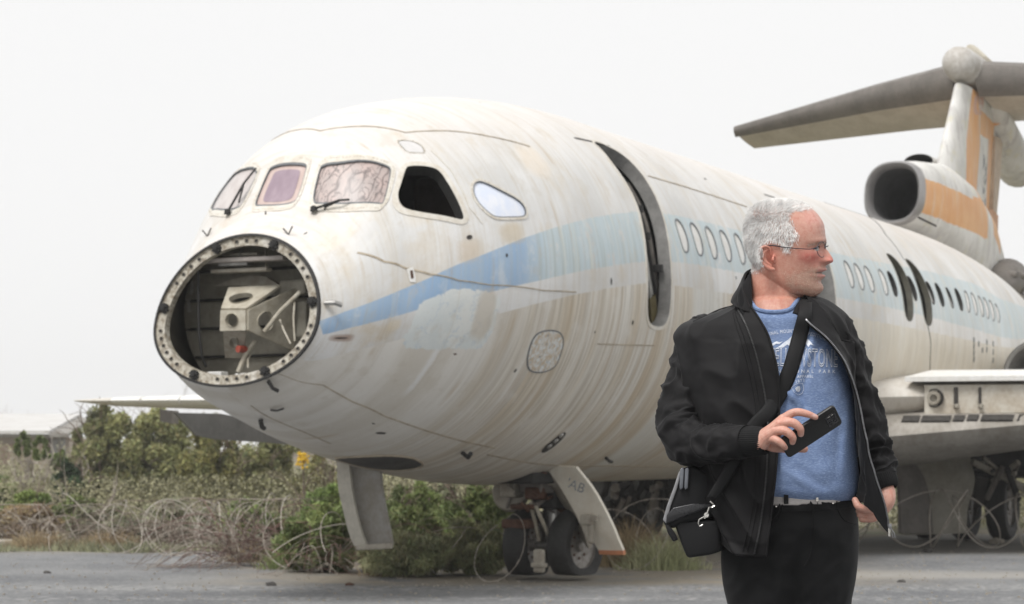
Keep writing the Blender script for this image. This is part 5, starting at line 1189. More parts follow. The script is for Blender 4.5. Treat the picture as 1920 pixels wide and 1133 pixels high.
# ---- spectacles
gl = empty('eyeglasses', headpt(1545, 0, 466), 'thin wire-rimmed eyeglasses on the man\'s face', 'glasses'); glM = Matrix.Translation(-gl.location)
M_WIRE = simple('dark_wire', (.06, .065, .08), .3, .8, .2, 40)
g = NT('lens'); gb = g.b; g.set((.95, .97, .98), .02, 0, .5); gb.inputs['Transmission Weight'].default_value = 1; gb.inputs['IOR'].default_value = 1.02; gb.inputs['Alpha'].default_value = .35; M_LENS = g.m
def addg(o): o.parent = gl; o.matrix_parent_inverse = glM; return o
for sg_ in (-1, 1):
    R_ = [headpt(1548.5-abs(24*sg_+21*math.cos(t))*.0-((24+21*math.cos(t))/46)**2*9, sg_*(25+21*math.cos(t)), 468-14.5*math.sin(t)) for t in np.linspace(0, 2*PI, 41)]
    mb = MB(); mb.tube(R_, .00085, 6, cap=False); addg(mb.build('rim', M_WIRE, None, True))
    c0 = sum(R_[:-1], Vector())/40; addg(mobj('lens', [c0]+R_[:-1], [(0, i+1, (i+1) % 40+1) for i in range(40)], M_LENS, None, True))
    mb = MB(); mb.tube([headpt(1541, sg_*46, 465.5), headpt(1535, sg_*56, 466.5), headpt(1528, sg_*59.5, 467.5), headpt(1500, sg_*61.5, 466), headpt(1472, sg_*63.5, 462.5), headpt(1458, sg_*64, 460), headpt(1446, sg_*64, 462), headpt(1437, sg_*64, 470)], [.0013, .0012, .0009, .0010, .0012, .0014, .0014, .0014], 8); addg(mb.build('temple', M_WIRE, None, True))
    mb = MB(); mb.box(headpt(1538, sg_*51, 466), (.004, .003, .005), bev=.0008); addg(mb.build('hinge', M_WIRE))
mb = MB(); mb.tube([headpt(1550.5, -7, 463), headpt(1554, 0, 461), headpt(1550.5, 7, 463)], .001, 6); addg(mb.build('bridge', M_WIRE, None, True))

# ---- cloth
def cloth_mat(name, c, c2, weave=900, rough=.85, bump=.25, heather=0):
    g = NT(name); o = g.obj(); a = g.noise(o, 7, 5, .6); w = g.noise(g.mapv(o, (1, 1, 1)), weave, 2, .6)
    cc_ = g.mix(g.rng(a, .3, .7), c2, c)
    if heather:
        hz = g.noise(g.mapv(o, (1, 1, 5)), 130, 4, .7); cc_ = g.mix(g.math('MULTIPLY', g.rng(hz, .48, .66), .55), cc_, (.36, .46, .66)); cc_ = g.mix(g.math('MULTIPLY', g.rng(hz, .46, .3), .4), cc_, (.06, .11, .27))
    g.bump(g.math('ADD', w, g.math('MULTIPLY', a, 1.5)), bump, .0015)
    g.set(cc_, rough, 0, .25); g.b.inputs['Sheen Weight'].default_value = .05; g.b.inputs['Sheen Roughness'].default_value = .4; return g.m
M_JACK = cloth_mat('black_softshell', (.0068, .0062, .0068), (.0045, .0042, .0048), rough=.68)
M_LINE = cloth_mat('black_lining', (.008, .008, .009), (.006, .006, .0065), rough=.8)
M_RIB = cloth_mat('black_rib_knit', (.009, .009, .0095), (.006, .006, .0065), 1500)
M_SHIRT = cloth_mat('heather_blue_cotton', (.165, .23, .385), (.135, .195, .34), heather=1, bump=.3)
M_TROU = cloth_mat('black_denim', (.0085, .0085, .009), (.0045, .0045, .005), 1200, rough=.8)
M_ZIP = simple('zip_metal', (.30, .30, .31), .35, .9, .3, 60)
M_STEEL = simple('bright_steel', (.62, .60, .56), .25, 1, .15, 60)
def grid(name, V, mat, closed=False, parent=None, thick=0, offn=-1):
    """V[rows][cols] points -> sheet with thickness"""
    nr, nc = V.shape[:2]; cc_ = nc if closed else nc-1
    f = [(i*nc+k, i*nc+(k+1) % nc, (i+1)*nc+(k+1) % nc, (i+1)*nc+k) for i in range(nr-1) for k in range(cc_)]
    o = mobj(name, V.reshape(-1, 3), f, mat, None, True)
    if thick:
        s = o.modifiers.new('s', 'SOLIDIFY'); s.thickness = thick; s.offset = offn
    return toman(o)
# T-shirt over chest and belly: plan section (centre x, half width, half depth) by height
TY = [560, 575, 590, 620, 680, 760, 850, 905, 930, 946]; TC = [1450, 1450, 1450, 1450, 1455, 1468, 1478, 1482, 1484, 1485]
TWd = [50, 66, 100, 128, 140, 138, 132, 130, 126, 118]; TDp = [54, 66, 78, 84, 98, 106, 122, 126, 122, 112]
def shirt_row(y, th, infl=0):
    c, w, d = (float(hermite(TY, q_, y)) for q_ in (TC, TWd, TDp)); w += infl; d += infl
    s, cth = math.sin(th), math.cos(th); e = .85
    x = c+w*math.copysign(abs(s)**e, s); dy = -d*math.copysign(abs(cth)**e, cth)
    return x, dy
def shirt_disp(x, y):
    """folds of the T-shirt, in pixels towards the camera"""
    d = 0
    # pulled fold under the strap, and the gather below it
    def line(x0, y0, x1, y1, w, a):
        L_ = math.hypot(x1-x0, y1-y0); t = ((x-x0)*(x1-x0)+(y-y0)*(y1-y0))/L_/L_; tc = min(1, max(0, t)); dd = math.hypot(x-x0-tc*(x1-x0), y-y0-tc*(y1-y0)); return a*math.exp(-(dd/w)**2)*(.35+.65*math.sin(PI*min(1, max(0, tc*.9+.05))))
    d += line(1530, 620, 1505, 700, 6, 5)-line(1542, 640, 1516, 690, 4, 4); d += line(1505, 690, 1480, 760, 6, 4)-line(1515, 700, 1500, 745, 5, 4)
    d += line(1470, 730, 1500, 758, 7, 7)-line(1500, 735, 1512, 770, 5, 5); d += line(1460, 790, 1470, 900, 8, 5); d -= line(1478, 780, 1482, 860, 6, 3)
    d += line(1540, 870, 1575, 900, 14, 3)-line(1500, 880, 1560, 925, 8, 2.5); d += line(1470, 880, 1520, 915, 7, 3); d += line(1590, 760, 1583, 880, 9, 4)-line(1572, 800, 1568, 900, 8, 3)
    d += line(1420, 600, 1440, 660, 8, 4)+line(1432, 590, 1460, 625, 5, 2.5)-line(1425, 610, 1456, 645, 4, 2)
    d += 2.2*fbm((x*.012, y*.008, 1), 1.5)+1.3*fbm((x*.04, y*.03, 5), 1)
    return d
nr, ncl = 130, 200; V = np.zeros((nr, ncl, 3))
for i in range(nr):
    t = i/(nr-1)
    for k in range(ncl):
        th_ = -PI+2*PI*k/ncl
        fr = max(0, math.cos(th_)); y0 = 559+25*fr**4; y1 = 937+7*math.tanh(math.sin(th_+.1)*4)+1.2*math.sin(th_*7)+(-6*(1-fr))
        y = y0+(y1-y0)*t; x, dy = shirt_row(y, th_)
        if fr > 0: dy -= shirt_disp(x, y)*min(1, fr*2)*min(1, t*8)
        if t > .94: k2 = (t-.94)/.06; dy *= 1-.10*k2*k2; x = 1485+(x-1485)*(1-.05*k2*k2)
        if t < .03: x = 1450+(x-1450)*.985; dy *= .98
        V[i, k] = Pm(x, y, dy*K+.01)
shirt = grid('t_shirt', V, M_SHIRT, True); shirt['label'] = 'heather blue T-shirt with white print'
mb = MB(); Rn = [Vector(V[1, k])+Vector((0, -.001, .002)) for k in range(0, ncl, 4)]; mb.tube(Rn+[Rn[0]], .0055, 8, cap=False); toman(mb.build('neck_band', M_SHIRT, None, True))
from mathutils.bvhtree import BVHTree
nf = [(i*ncl+k, i*ncl+(k+1) % ncl, (i+1)*ncl+(k+1) % ncl, (i+1)*ncl+k) for i in range(nr-1) for k in range(ncl)]
bvh = BVHTree.FromPolygons([tuple(p) for p in V.reshape(-1, 3)], nf); CAMP = Vector((0, 0, CAMH))
def on_shirt(px, py, lift=.0012):
    d = Vector(((px-CXP)/FPX, 1, (HORIZON-py)/FPX)).normalized(); h = bvh.ray_cast(CAMP, d)
    return (h[0]-d*lift) if h[0] else None
M_PRINT = simple('white_print', (.78, .81, .86), .7, 0, .2, 160, (.55, .60, .70))
def text_on_shirt(txt, px, py, hpx, sx=1.0, rot=0, outline=False, arc=0, space=1.0, parent=None):
    cu = bpy.data.curves.new('t', 'FONT'); cu.body = txt; cu.size = 1; cu.align_x = 'CENTER'; cu.resolution_u = 3; cu.space_character = space
    if outline: cu.fill_mode = 'NONE'; cu.bevel_depth = .022; cu.bevel_resolution = 0
    o = bpy.data.objects.new('t', cu); col.objects.link(o); bpy.context.view_layer.update(); dg = bpy.context.evaluated_depsgraph_get()
    me = bpy.data.meshes.new_from_object(o.evaluated_get(dg)); bpy.data.objects.remove(o)
    if not outline:
        bm = bmesh.new(); bm.from_mesh(me); bmesh.ops.triangulate(bm, faces=bm.faces); bmesh.ops.subdivide_edges(bm, edges=[e for e in bm.edges if e.calc_length() > .25], cuts=1); bmesh.ops.triangulate(bm, faces=bm.faces); bm.to_mesh(me); bm.free()
    cr, sr = math.cos(rot), math.sin(rot); ok = True
    for v_ in me.vertices:
        x = v_.co.x*hpx*sx*1.37; y = v_.co.y*hpx*1.37; zz_ = v_.co.z
        if arc: a = x/arc; r_ = arc+y; x, y = r_*math.sin(a), r_*math.cos(a)-arc
        X = px+x*cr-y*sr; Y = py-(x*sr+y*cr); p = on_shirt(X, Y, .0013+(.0004 if zz_ > 0 else 0)); v_.co = p if p else Vector(V[60, 100])
    o = bpy.data.objects.new('printed_words', me); col.objects.link(o); me.materials.clear(); me.materials.append(M_PRINT); o.parent = shirt; return o
text_on_shirt('ORIGINAL MOUNTAIN EXPEDITION', 1487, 624.5, 7.0, .66, math.radians(-2), arc=150, space=1.25)
text_on_shirt('YELLOWSTONE', 1506, 686.5, 34, .36, math.radians(-1), outline=True, space=1.12)
text_on_shirt('NATIONAL PARK', 1512, 699.5, 6.8, .95, math.radians(-.5), space=1.75)
text_on_shirt('GOODS & APPAREL', 1491, 709.0, 5.6, .95, math.radians(1), space=1.1)
text_on_shirt('SINCE  1872', 1485, 720, 5.6, .95, math.radians(12), space=1.3)
def poly_on_shirt(name, pts):
    P = resample(np.array(pts, float), 3); a, b = P.min(0), P.max(0); gx, gy = np.meshgrid(np.arange(a[0], b[0], 3), np.arange(a[1], b[1], 3)); G_ = np.stack([gx.ravel(), gy.ravel()], 1)
    P = ccw(P); G_ = G_[inside(offset_poly(P, -.8), G_)]; v_, f_ = cdt(G_, [P]); f_ = f_[inside(P, v_[f_].mean(1))]
    o = mobj(name, [on_shirt(*p_) or Vector(V[60, 100]) for p_ in v_], f_.tolist(), M_PRINT); o.parent = shirt; return o
for pts in [[(1441,650),(1450,643),(1456,640),(1462,642),(1468,640),(1462,645),(1455,645),(1447,650)], [(1452,655),(1463,648),(1470,642),(1478,637),(1484,631),(1489,629),(1494,632),(1500,640),(1507,648),(1512,653),(1505,650),(1499,646),(1493,650),(1486,641),(1482,650),(1476,646),(1468,652),(1460,652)],
            [(1504,643),(1509,637),(1515,636),(1520,641),(1526,648),(1519,646),(1516,651),(1511,645),(1507,649)]]: poly_on_shirt('printed_mountain', pts)
sh_ = [(1484,727),(1490,722),(1496,719),(1505,719),(1507,730),(1504,738),(1497,741),(1489,736)]
poly_on_shirt('printed_badge', [(x_*.42+1496*.58, y_*.5+730*.5) for x_, y_ in sh_])
mb = MB(); R_ = [on_shirt(*p_, .0015) for p_ in resample(np.array(sh_, float), 2)]; mb.tube(R_+[R_[0]], .0004, 4, cap=False); b_ = mb.build('badge_outline', M_PRINT); b_.parent = shirt

# ---- jacket shell
JY = [550, 560, 575, 590, 604, 622, 650, 700, 760, 850, 900, 940, 980, 1045]
JC = [1452, 1452, 1449, 1441, 1437, 1437, 1438, 1442, 1450, 1462, 1466, 1470, 1474, 1474]
JL = [50, 62, 82, 114, 150, 167, 170, 172, 172, 168, 164, 158, 148, 146]
JR = [62, 94, 122, 147, 158, 164, 164, 160, 150, 146, 144, 140, 128, 122]
JD = [50, 60, 72, 84, 93, 100, 108, 118, 124, 134, 138, 138, 134, 130]
EL = ([555, 575, 598, 620, 655, 690, 757, 857, 913, 988, 1045], [1396, 1408, 1424, 1437, 1449, 1457, 1461, 1457, 1452, 1443, 1437])
ER = ([575, 600, 634, 666, 708, 761, 814, 850, 879, 945, 1003], [1492, 1508, 1548, 1574, 1595, 1612, 1621, 1628, 1636, 1660, 1670])
def jrow(y, u):
    """point of the jacket at height y; u runs 0..1 from the zip on the left of the picture, round the back, to the zip on the right"""
    c, l, r, d = (float(hermite(JY, q_, y)) for q_ in (JC, JL, JR, JD)); xl = float(hermite(*EL, y)); xr = float(hermite(*ER, y))
    fl = min(1, max(0, (y-640)/120)); open_r = min(1, max(0, (y-680)/200))
    P = [(xl, -d*1.03), ((xl+c-l)/2+6, -d*.95), (c-l*.86, -d*.62), (c-l, 0), (c-l*.7, d*.72), (c, d), (c+r*.7, d*.72), (c+r, d*.1), (c+r+4*open_r, -d*.45), ((xr+c+r)/2, -d*.75), (xr, -d*(.98-.15*open_r))]
    if y < 640: P[1] = ((xl+c-l)/2, -d*.92); P[8] = (c+r*.8, -d*.6)
    t = np.arange(len(P)); A = np.array(P); return np.array([hermite(t, A[:, 0], u*10), hermite(t, A[:, 1], u*10)])
nr, ncl = 120, 190; V = np.zeros((nr, ncl, 3))
for k in range(ncl):
    u = k/(ncl-1); fl_ = max(0, 1-u*9); frr = max(0, 1-(1-u)*9); back = 1-max(fl_, frr)
    y0 = 552+22*fl_+30*frr; y1 = float(hermite([0, .12, .25, .4, .7, .8, .88, .94, 1], [1044, 1040, 1012, 1000, 965, 942, 950, 972, 1003], u))
    for i in range(nr):
        t = i/(nr-1); y = y0+(y1-y0)*t; x, dy = jrow(y, u)
        p = (u*6, y*.010, 2.)
        am = min(1, t*4)
        w = 10.0*(max(0, ridge((u*11+y*.006, y*.0075-u*2, 3.), 1.0))**1.6-.35)*am+2.2*fbm((u*14, y*.02, 1.), 1.)*am
        if u < .3 and y > 860: w += 4*math.sin((y-870)*.05+u*20)*min(1, (y-860)/60)*.5
        if u > .88: w *= .35
        if t > .955: w -= 2.5
        cx_ = 1460; rx, ry = x-cx_, dy; q_ = math.hypot(rx, ry)+1e-6
        V[i, k] = Pm(x+rx/q_*w, y, (dy+ry/q_*w)*K+.01)
jk = grid('jacket', V, M_JACK, False, thick=.004, offn=1); jk['label'] = 'open black zip jacket'
jk.data.materials.append(M_LINE); jk.modifiers['s'].material_offset = 1; jk.modifiers['s'].offset = -1
JV = V
def zipline(P, name='zipper', tm=None):
    P = [Vector(p) for p in P]; mb = MB(); mb.tube(P, .0021, 6, cap=True); z = toman(mb.build(name, M_LINE, None, True))
    Q = resample(np.array([list(p) for p in P]), .0042, False); mb = MB()
    for i in range(1, len(Q)-1):
        t_ = Vector(Q[i+1]-Q[i-1]).normalized(); y_ = Vector((0, -1, 0)); x_ = t_.cross(y_).normalized(); mb.box(Vector(Q[i])+Vector((0, -.0018, 0)), (.0036, .0022, .0021), Matrix((x_, y_, t_)).transposed())
    tt_ = mb.build('zip_teeth', tm or M_ZIP, z); tt_['kind'] = 'stuff'; return z
zl = [Vector(JV[i, 3])+Vector((0, -.004, 0)) for i in range(0, nr, 2)]; zr = [Vector(JV[i, ncl-2])+Vector((.001, -.004, 0)) for i in range(0, nr, 2)]
zipline(zr)
zl2 = [Pm(float(hermite([571,598,643,700,760,870,980,1042], [1377,1393,1411,1426,1437,1438,1426,1414], y)), y, 0) for y in np.linspace(573, 1040, 60)]
def jacket_front(p):
    d = (p-CAMP).normalized(); h = jb.ray_cast(CAMP, d); return h[0]-d*.004 if h[0] else p
jb = BVHTree.FromPolygons([tuple(p) for p in JV.reshape(-1, 3)], [(i*ncl+k, i*ncl+k+1, (i+1)*ncl+k+1, (i+1)*ncl+k) for i in range(nr-1) for k in range(ncl-1)])
zl2 = [jacket_front(p) for p in zl2]; zz1 = zipline(zl2, tm=simple('dark_zip', (.05, .05, .05), .5, .3, .3, 60))
# facing edge piping, seams
def seam(P, name='seam', r=.0012, mt=None):
    mb = MB(); mb.tube(P, r, 6); return toman(mb.build(name, mt or M_JACK, None, True))
seam([Vector(JV[i, 0])+Vector((0, -.003, 0)) for i in range(0, nr, 2)], 'facing_edge', .0022)
for d_ in (12, 20): seam([jacket_front(Pm(float(hermite([571,598,643,700,760,870,980,1036], [1377-d_*.3,1391-d_*.7,1411-d_,1426-d_,1437-d_,1438-d_,1426-d_,1412-d_], y)), y, 0))+Vector((0, .0026, 0)) for y in np.linspace(585, 1034, 50)], 'seam', .0013)
seam([jacket_front(Pm(x, y, 0))+Vector((0, .0025, 0)) for x, y in catm([(1376,573),(1350,580),(1322,593),(1300,603)], 14)], 'shoulder_seam', .0016)
# pull tab
mb = MB(); zp = zr[-1]; mb.box(zp+Vector((.001, -.003, .012)), (.007, .004, .014), bev=.001); mb.tube([zp+Vector((.002, -.004, .008)), zp+Vector((.010, -.006, -.004)), zp+Vector((.012, -.006, -.014)), zp+Vector((.007, -.006, -.014)), zp+Vector((.004, -.006, -.002))], .0014, 6); toman(mb.build('zip_pull', M_ZIP, None, True))
mb = MB(); mb.box(zp+Vector((-.001, -.003, -.002)), (.006, .004, .02), bev=.001); toman(mb.build('zip_stop', M_STEEL))
mb = MB(); mb.tube([zl2[0]+Vector((-.006, -.003, .004)), zl2[0]+Vector((0, -.006, .008)), zl2[0]+Vector((.005, -.003, 0)), zl2[0]+Vector((0, -.004, -.004))], .0018, 6); toman(mb.build('zip_stop', M_ZIP, None, True))
# collar
def collar(base, topc, name, n=70, m_=14):
    b = catm(base, n); t = catm(topc, n); V = np.zeros((m_, n, 3))
    for j in range(m_):
        s = j/(m_-1)
        for k in range(n):
            q_ = b[k]*(1-s)+t[k]*s; bul = math.sin(PI*s)*.006
            V[j, k] = Vector(Pm(q_[0], q_[1], q_[2]))+Vector((math.copysign(bul, q_[0]-1450)*.6, -bul*.6, 0))+Vector((0, 0, .0015*fbm((k*.15, j*.2, 3), 1)))
    o = grid(name, V, M_JACK, False, thick=.006, offn=0); e = [Vector(V[-1, k]) for k in range(n)]; seam(e, 'collar_edge', .0034); return o, V
collar([(1378,575,-.088),(1372,568,-.05),(1376,560,.0),(1398,552,.07),(1450,548,.105),(1505,552,.07),(1535,560,.01),(1528,572,-.05),(1508,596,-.085)],
       [(1411,590,-.094),(1393,548,-.06),(1394,530,-.02),(1403,509,.035),(1450,500,.085),(1490,530,.07),(1511,553,.01),(1500,566,-.05),(1488,588,-.085)], 'collar')
# inner facing of the open left front
fa = catm([(1408,508,.02),(1409,545,-.045),(1411,590,-.085),(1428,625,-.1),(1440,650,-.11)], 30); fb = catm([(1397,528,-.02),(1383,556,-.075),(1392,596,-.1),(1410,640,-.115),(1430,660,-.12)], 30)
V = np.zeros((8, 30, 3))
for j in range(8):
    for k in range(30): q_ = fa[k]*(1-j/7)+fb[k]*(j/7); V[j, k] = Pm(q_[0], q_[1], q_[2])
grid('facing', V, M_LINE, False, thick=.003)
# sleeves
def sleeve(name, pts, n=90, m_=64, seed=0, fold=1.0, cuff=None, squash=1.0):
    """pts: (px, py, dy, radius px)"""
    C_ = catm(pts, n); V = np.zeros((n, m_, 3)); P = [Pm(*q_[:3]) for q_ in C_]; up = None
    L_ = 0
    for i in range(n):
        t_ = (P[min(i+1, n-1)]-P[max(i-1, 0)]).normalized()
        if up is None: up = Vector((0, -1, 0))
        up = (up-t_*up.dot(t_)).normalized(); b = t_.cross(up); r = C_[i][3]*K; s = i/(n-1); L_ = s*12
        for k in range(m_):
            a = 2*PI*k/m_; e = min(1, s*6)*min(1, (1-s)*7)
            q_ = (math.cos(a)*1.3+seed, math.sin(a)*1.3, L_*.55)
            rd = ridge((q_[0]+L_*.12, q_[1]*.9, L_*1.0+seed), .8)
            w = fold*.0105*(max(0, rd)**2.4-.35)*e+fold*.005*fbm((q_[0]*1.2, q_[1]*1.2, L_*1.1), 1.2)*e
            # tight creases on the inside of the elbow
            el_ = math.exp(-((s-cuff[0])/.16)**2) if cuff else 0
            w += el_*.006*math.sin(L_*5.5+math.cos(a)*2)*max(0, math.cos(a-cuff[1])) if cuff else 0
            V[i, k] = P[i]+(up*math.cos(a)+b*math.sin(a))*(r+w)
    return grid(name, V, M_JACK, True), V, P
sr, SVr, SPr = sleeve('sleeve', [(1345,612,.02,36),(1322,640,.015,50),(1306,690,.005,50),(1292,740,-.01,50),(1281,790,-.03,48),(1288,824,-.07,44),(1322,834,-.12,38),(1362,831,-.18,33),(1402,828,-.225,29)], 120, 72, 1.7, 1.0, (.58, 0))
sl, SVl, SPl = sleeve('sleeve', [(1545,596,.02,30),(1566,632,.02,43),(1582,680,.02,42),(1602,740,.02,41),(1620,800,.01,40),(1634,850,-.0,37),(1646,880,-.02,33),(1651,898,-.03,30)], 120, 72, 6.2, 1.1, (.72, 0))
def cuff(name, pts, r, nrib=44):
    C_ = catm(pts, 14); P = [Pm(*q_[:3]) for q_ in C_]; V = np.zeros((14, nrib*4, 3)); up = Vector((0, -1, 0))
    for i in range(14):
        t_ = (P[min(i+1, 13)]-P[max(i-1, 0)]).normalized(); up = (up-t_*up.dot(t_)).normalized(); b = t_.cross(up); rr = (r[0]+(r[1]-r[0])*i/13)*K+.0025*math.sin(PI*i/13)
        if i == 13: rr -= .003
        for k in range(nrib*4): a = 2*PI*k/(nrib*4); V[i, k] = P[i]+(up*math.cos(a)+b*math.sin(a))*(rr+.0006*math.cos(a*nrib))
    return grid(name, V, M_RIB, True, thick=.003)
cuff('cuff', [(1400,828,-.222),(1418,828,-.242),(1438,827,-.258)], (27, 23)); cuff('cuff', [(1650,894,-.028),(1656,906,-.036),(1661,919,-.042)], (29, 23))
seam([Vector(SVr[8, k])*1.0+Vector((0, -.001, 0)) for k in range(0, 36)], 'armhole_seam', .0022)
# ---- trousers
TL = ([930, 960, 1000, 1060, 1100, 1133, 1300, 1500, 1735], [1383, 1366, 1356, 1354, 1360, 1364, 1374, 1384, 1392])
def leg(name, side):
    pts = []
    V = np.zeros((130, 60, 3))
    for i in range(130):
        y = 1110+(1738-1110)*i/129; t = i/129
        xo = float(hermite([1060,1133,1300,1500,1738], [1353,1366,1384,1398,1404] if side < 0 else [1609,1597,1582,1570,1560], y)); xi = float(hermite([1060,1133,1300,1500,1738], [1500,1490,1470,1462,1462] if side < 0 else [1478,1490,1498,1500,1502], y))
        c = (xo+xi)/2; w = abs(xi-xo)/2; d = w*1.02
        for k in range(60):
            a = 2*PI*k/60; q_ = (math.cos(a)*1.2+side*3, math.sin(a)*1.2, y*.012); ww = 5*(ridge(q_, 1.1)-.5)+1.5*fbm(q_, 3)
            V[i, k] = Pm(c+(w+ww*.5)*math.cos(a), y, ((d+ww)*math.sin(a))*K+.01)
    return V
V = np.zeros((80, 120, 3))
for i in range(80):
    y = 925+(1150-925)*i/79
    c = float(hermite([925,1000,1085,1150], [1485,1482,1481,1481], y)); wl_ = c-float(hermite([925,940,975,1010,1085,1150], [1392,1384,1368,1356,1354,1368], y)); wr_ = float(hermite([925,945,975,1020,1085,1150], [1594,1604,1609,1610,1605,1591], y))-c; d = float(hermite([925,1000,1085,1150], [108,112,98,88], y))
    for k in range(120):
        a = 2*PI*k/120; s, co_ = math.sin(a), math.cos(a); e = .88; x = (wl_ if s < 0 else wr_)*math.copysign(abs(s)**e, s); dy = -d*math.copysign(abs(co_)**e, co_)
        X = c+x; w = 6*(ridge((X*.03+y*.012, y*.02, 4), 1)-.5)+1.2*fbm((X*.04, y*.03, 2), 1.5)
        if co_ > 0 and y > 1010: w -= 26*math.exp(-((X-1494+(y-1085)*.1)/(9+max(0,y-1060)*.12))**2)*min(1, max(0, (y-1020)/110))**1.5
        if co_ > 0: w += 2.5*math.exp(-((X-1518)/3.5)**2)*(1 if y < 1050 else 0)-2.2*math.exp(-((X-1524)/2)**2)*(1 if y < 1050 else 0)
        V[i, k] = Pm(X, y, (dy-(w if co_ > -.2 else 0))*K+.01)
tr = grid('trousers', V, M_TROU, True)
def totr(o): o.parent = tr; o.matrix_parent_inverse = Matrix.Identity(4); return o
for sd in (-1, 1): o = grid('trouser_leg', leg('x', sd), M_TROU, True); totr(o)
bt = BVHTree.FromPolygons([tuple(p) for p in V.reshape(-1, 3)], [(i*120+k, i*120+(k+1) % 120, (i+1)*120+(k+1) % 120, (i+1)*120+k) for i in range(79) for k in range(120)])
def on_tr(x, y, l=.002): d = (Pm(x, y)-CAMP).normalized(); h = bt.ray_cast(CAMP, d); return h[0]-d*l if h[0] else Pm(x, y, -.12)
for P in ([(1443,978),(1452,970),(1460,958),(1462,945)], [(1569,940),(1572,958),(1582,974),(1596,981),(1606,982)], [(1524,945),(1526,1000),(1520,1040),(1508,1062)], [(1448,984),(1457,976),(1465,961),(1467,946)]): totr(seam([on_tr(*q_) for q_ in catm(P, 14)], 'pocket_seam', .0016, M_TROU))
for a in ([(1385,952),(1480,958),(1605,952)],): totr(seam([on_tr(*q_) for q_ in catm(a, 40)], 'waistband_seam', .0014, M_TROU))
mb = MB()
for sd in (-1, 1):
    c_ = Pm(1432 if sd < 0 else 1532, 1744, -.05); capsule_chain(mb, [c_+Vector((0, .12, 0)), c_+Vector((0, 0, .01)), c_+Vector((sd*.01, -.12, -.005))], [.042, .048, .04], 14)
toman(mb.build('shoes', M_TROU, None, True))
# belt
V = np.zeros((6, 80, 3))
for i in range(6):
    for k in range(80):
        a = -1.9+3.8*k/79; s, co_ = math.sin(a), math.cos(a); x = 1486+108*math.copysign(abs(s)**.88, s); V[i, k] = Pm(x, 926+i*3.9+ (2 if x < 1500 else 0), (-(111)*math.copysign(abs(co_)**.88, co_))*K+.01)
M_BELT = simple('grey_webbing', (.50, .47, .45), .8, 0, .3, 120, (.36, .34, .33), stretch=(1, 1, 6)); bl_ = grid('belt', V, M_BELT, False, thick=.003)
bb = lambda x, y, w, h, nm, mt: toman((lambda m_: (m_.box(on_tr(x, y, .009), (w*K, .006, h*K), bev=.0015), m_.build(nm, mt))[1])(MB()))
bb(1474, 934, 8, 22, 'belt_loop', M_TROU); bb(1532, 937, 5, 8, 'belt_tip', M_STEEL); bb(1455, 950, 4, 3, 'rivet', M_STEEL); bb(1562, 944, 4, 3, 'rivet', M_STEEL)

# ---- phone in the right hand
ph = empty('phone', Pm(1519, 807, FD+.006), 'black smartphone held in the man\'s right hand, its back to us', 'phone')
pa, pb = Pm(1468, 843, FD+.004), Pm(1566, 779, FD+.004); ux = (pb-pa).normalized(); uz0 = Vector((0, -1, 0)); wv = Vector((-.51, -.85, .86)); uy = (wv-ux*wv.dot(ux)).normalized(); un = ux.cross(uy).normalized()
if un.y > 0: un = -un
Rp = Matrix((ux, uy, un)).transposed(); mcen = Pm(1520, 809, FD+.017)
def addp(o): o.parent = ph; o.matrix_parent_inverse = Matrix.Translation(-ph.location); return o
L_p, W_p, T_p = .150, .064, .009; mb = MB(); rngs = []
for ins, z_ in ((.0030, -.5), (.0008, -.42), (0, -.25), (0, .25), (.0008, .42), (.0030, .5)):
    R_ = []
    for (sx_, sy_, a0) in ((1, 1, 0), (-1, 1, 90), (-1, -1, 180), (1, -1, 270)):
        for k in range(8): a = math.radians(a0+90*k/7); rr = .010; R_.append(mcen+Rp@Vector((sx_*(L_p/2-rr)+(rr-ins)*math.cos(a), sy_*(W_p/2-rr)+(rr-ins)*math.sin(a), z_*T_p)))
    rngs.append(R_)
mb.add([p for R_ in rngs for p in R_], [(i*32+k, i*32+(k+1) % 32, (i+1)*32+(k+1) % 32, (i+1)*32+k) for i in range(5) for k in range(32)]+[tuple(range(32))[::-1], tuple(160+k for k in range(32))])
addp(mb.build('phone_case', simple('matte_black_case', (.014, .014, .014), .45, 0, .3, 300, bump=.3, bdist=.0006), None, True))
def pbox(cx_, cy_, cz_, sx, sy, sz, nm, mt, bev=.001): mb = MB(); mb.box(mcen+Rp@Vector((cx_, cy_, cz_)), (sx, sy, sz), Rp, bev=bev); return addp(mb.build(nm, mt, None, True))
M_GLS = simple('camera_glass', (.02, .02, .024), .08, 0, .2, 30, spec=.8)
nz = .0052
pbox(.055, 0, nz, .026, .034, .0016, 'camera_window', M_GLS, .0012)
for (a, b) in ((.049, -.008), (.061, -.008), (.049, .004), (.061, .004)):
    mb = MB(); mb.lathe([(.0048, 0), (.0050, .0012), (.0036, .0014), (.0032, .0004), (0, .0003)], mcen+Rp@Vector((a, b, nz+.0008)), un, 16); addp(mb.build('camera_lens', M_GLS, None, True))
pbox(.051, .0125, nz+.0008, .006, .0028, .001, 'flash', M_STEEL, .0003); pbox(.060, .0125, nz+.0008, .005, .0022, .001, 'flash', M_STEEL, .0003)
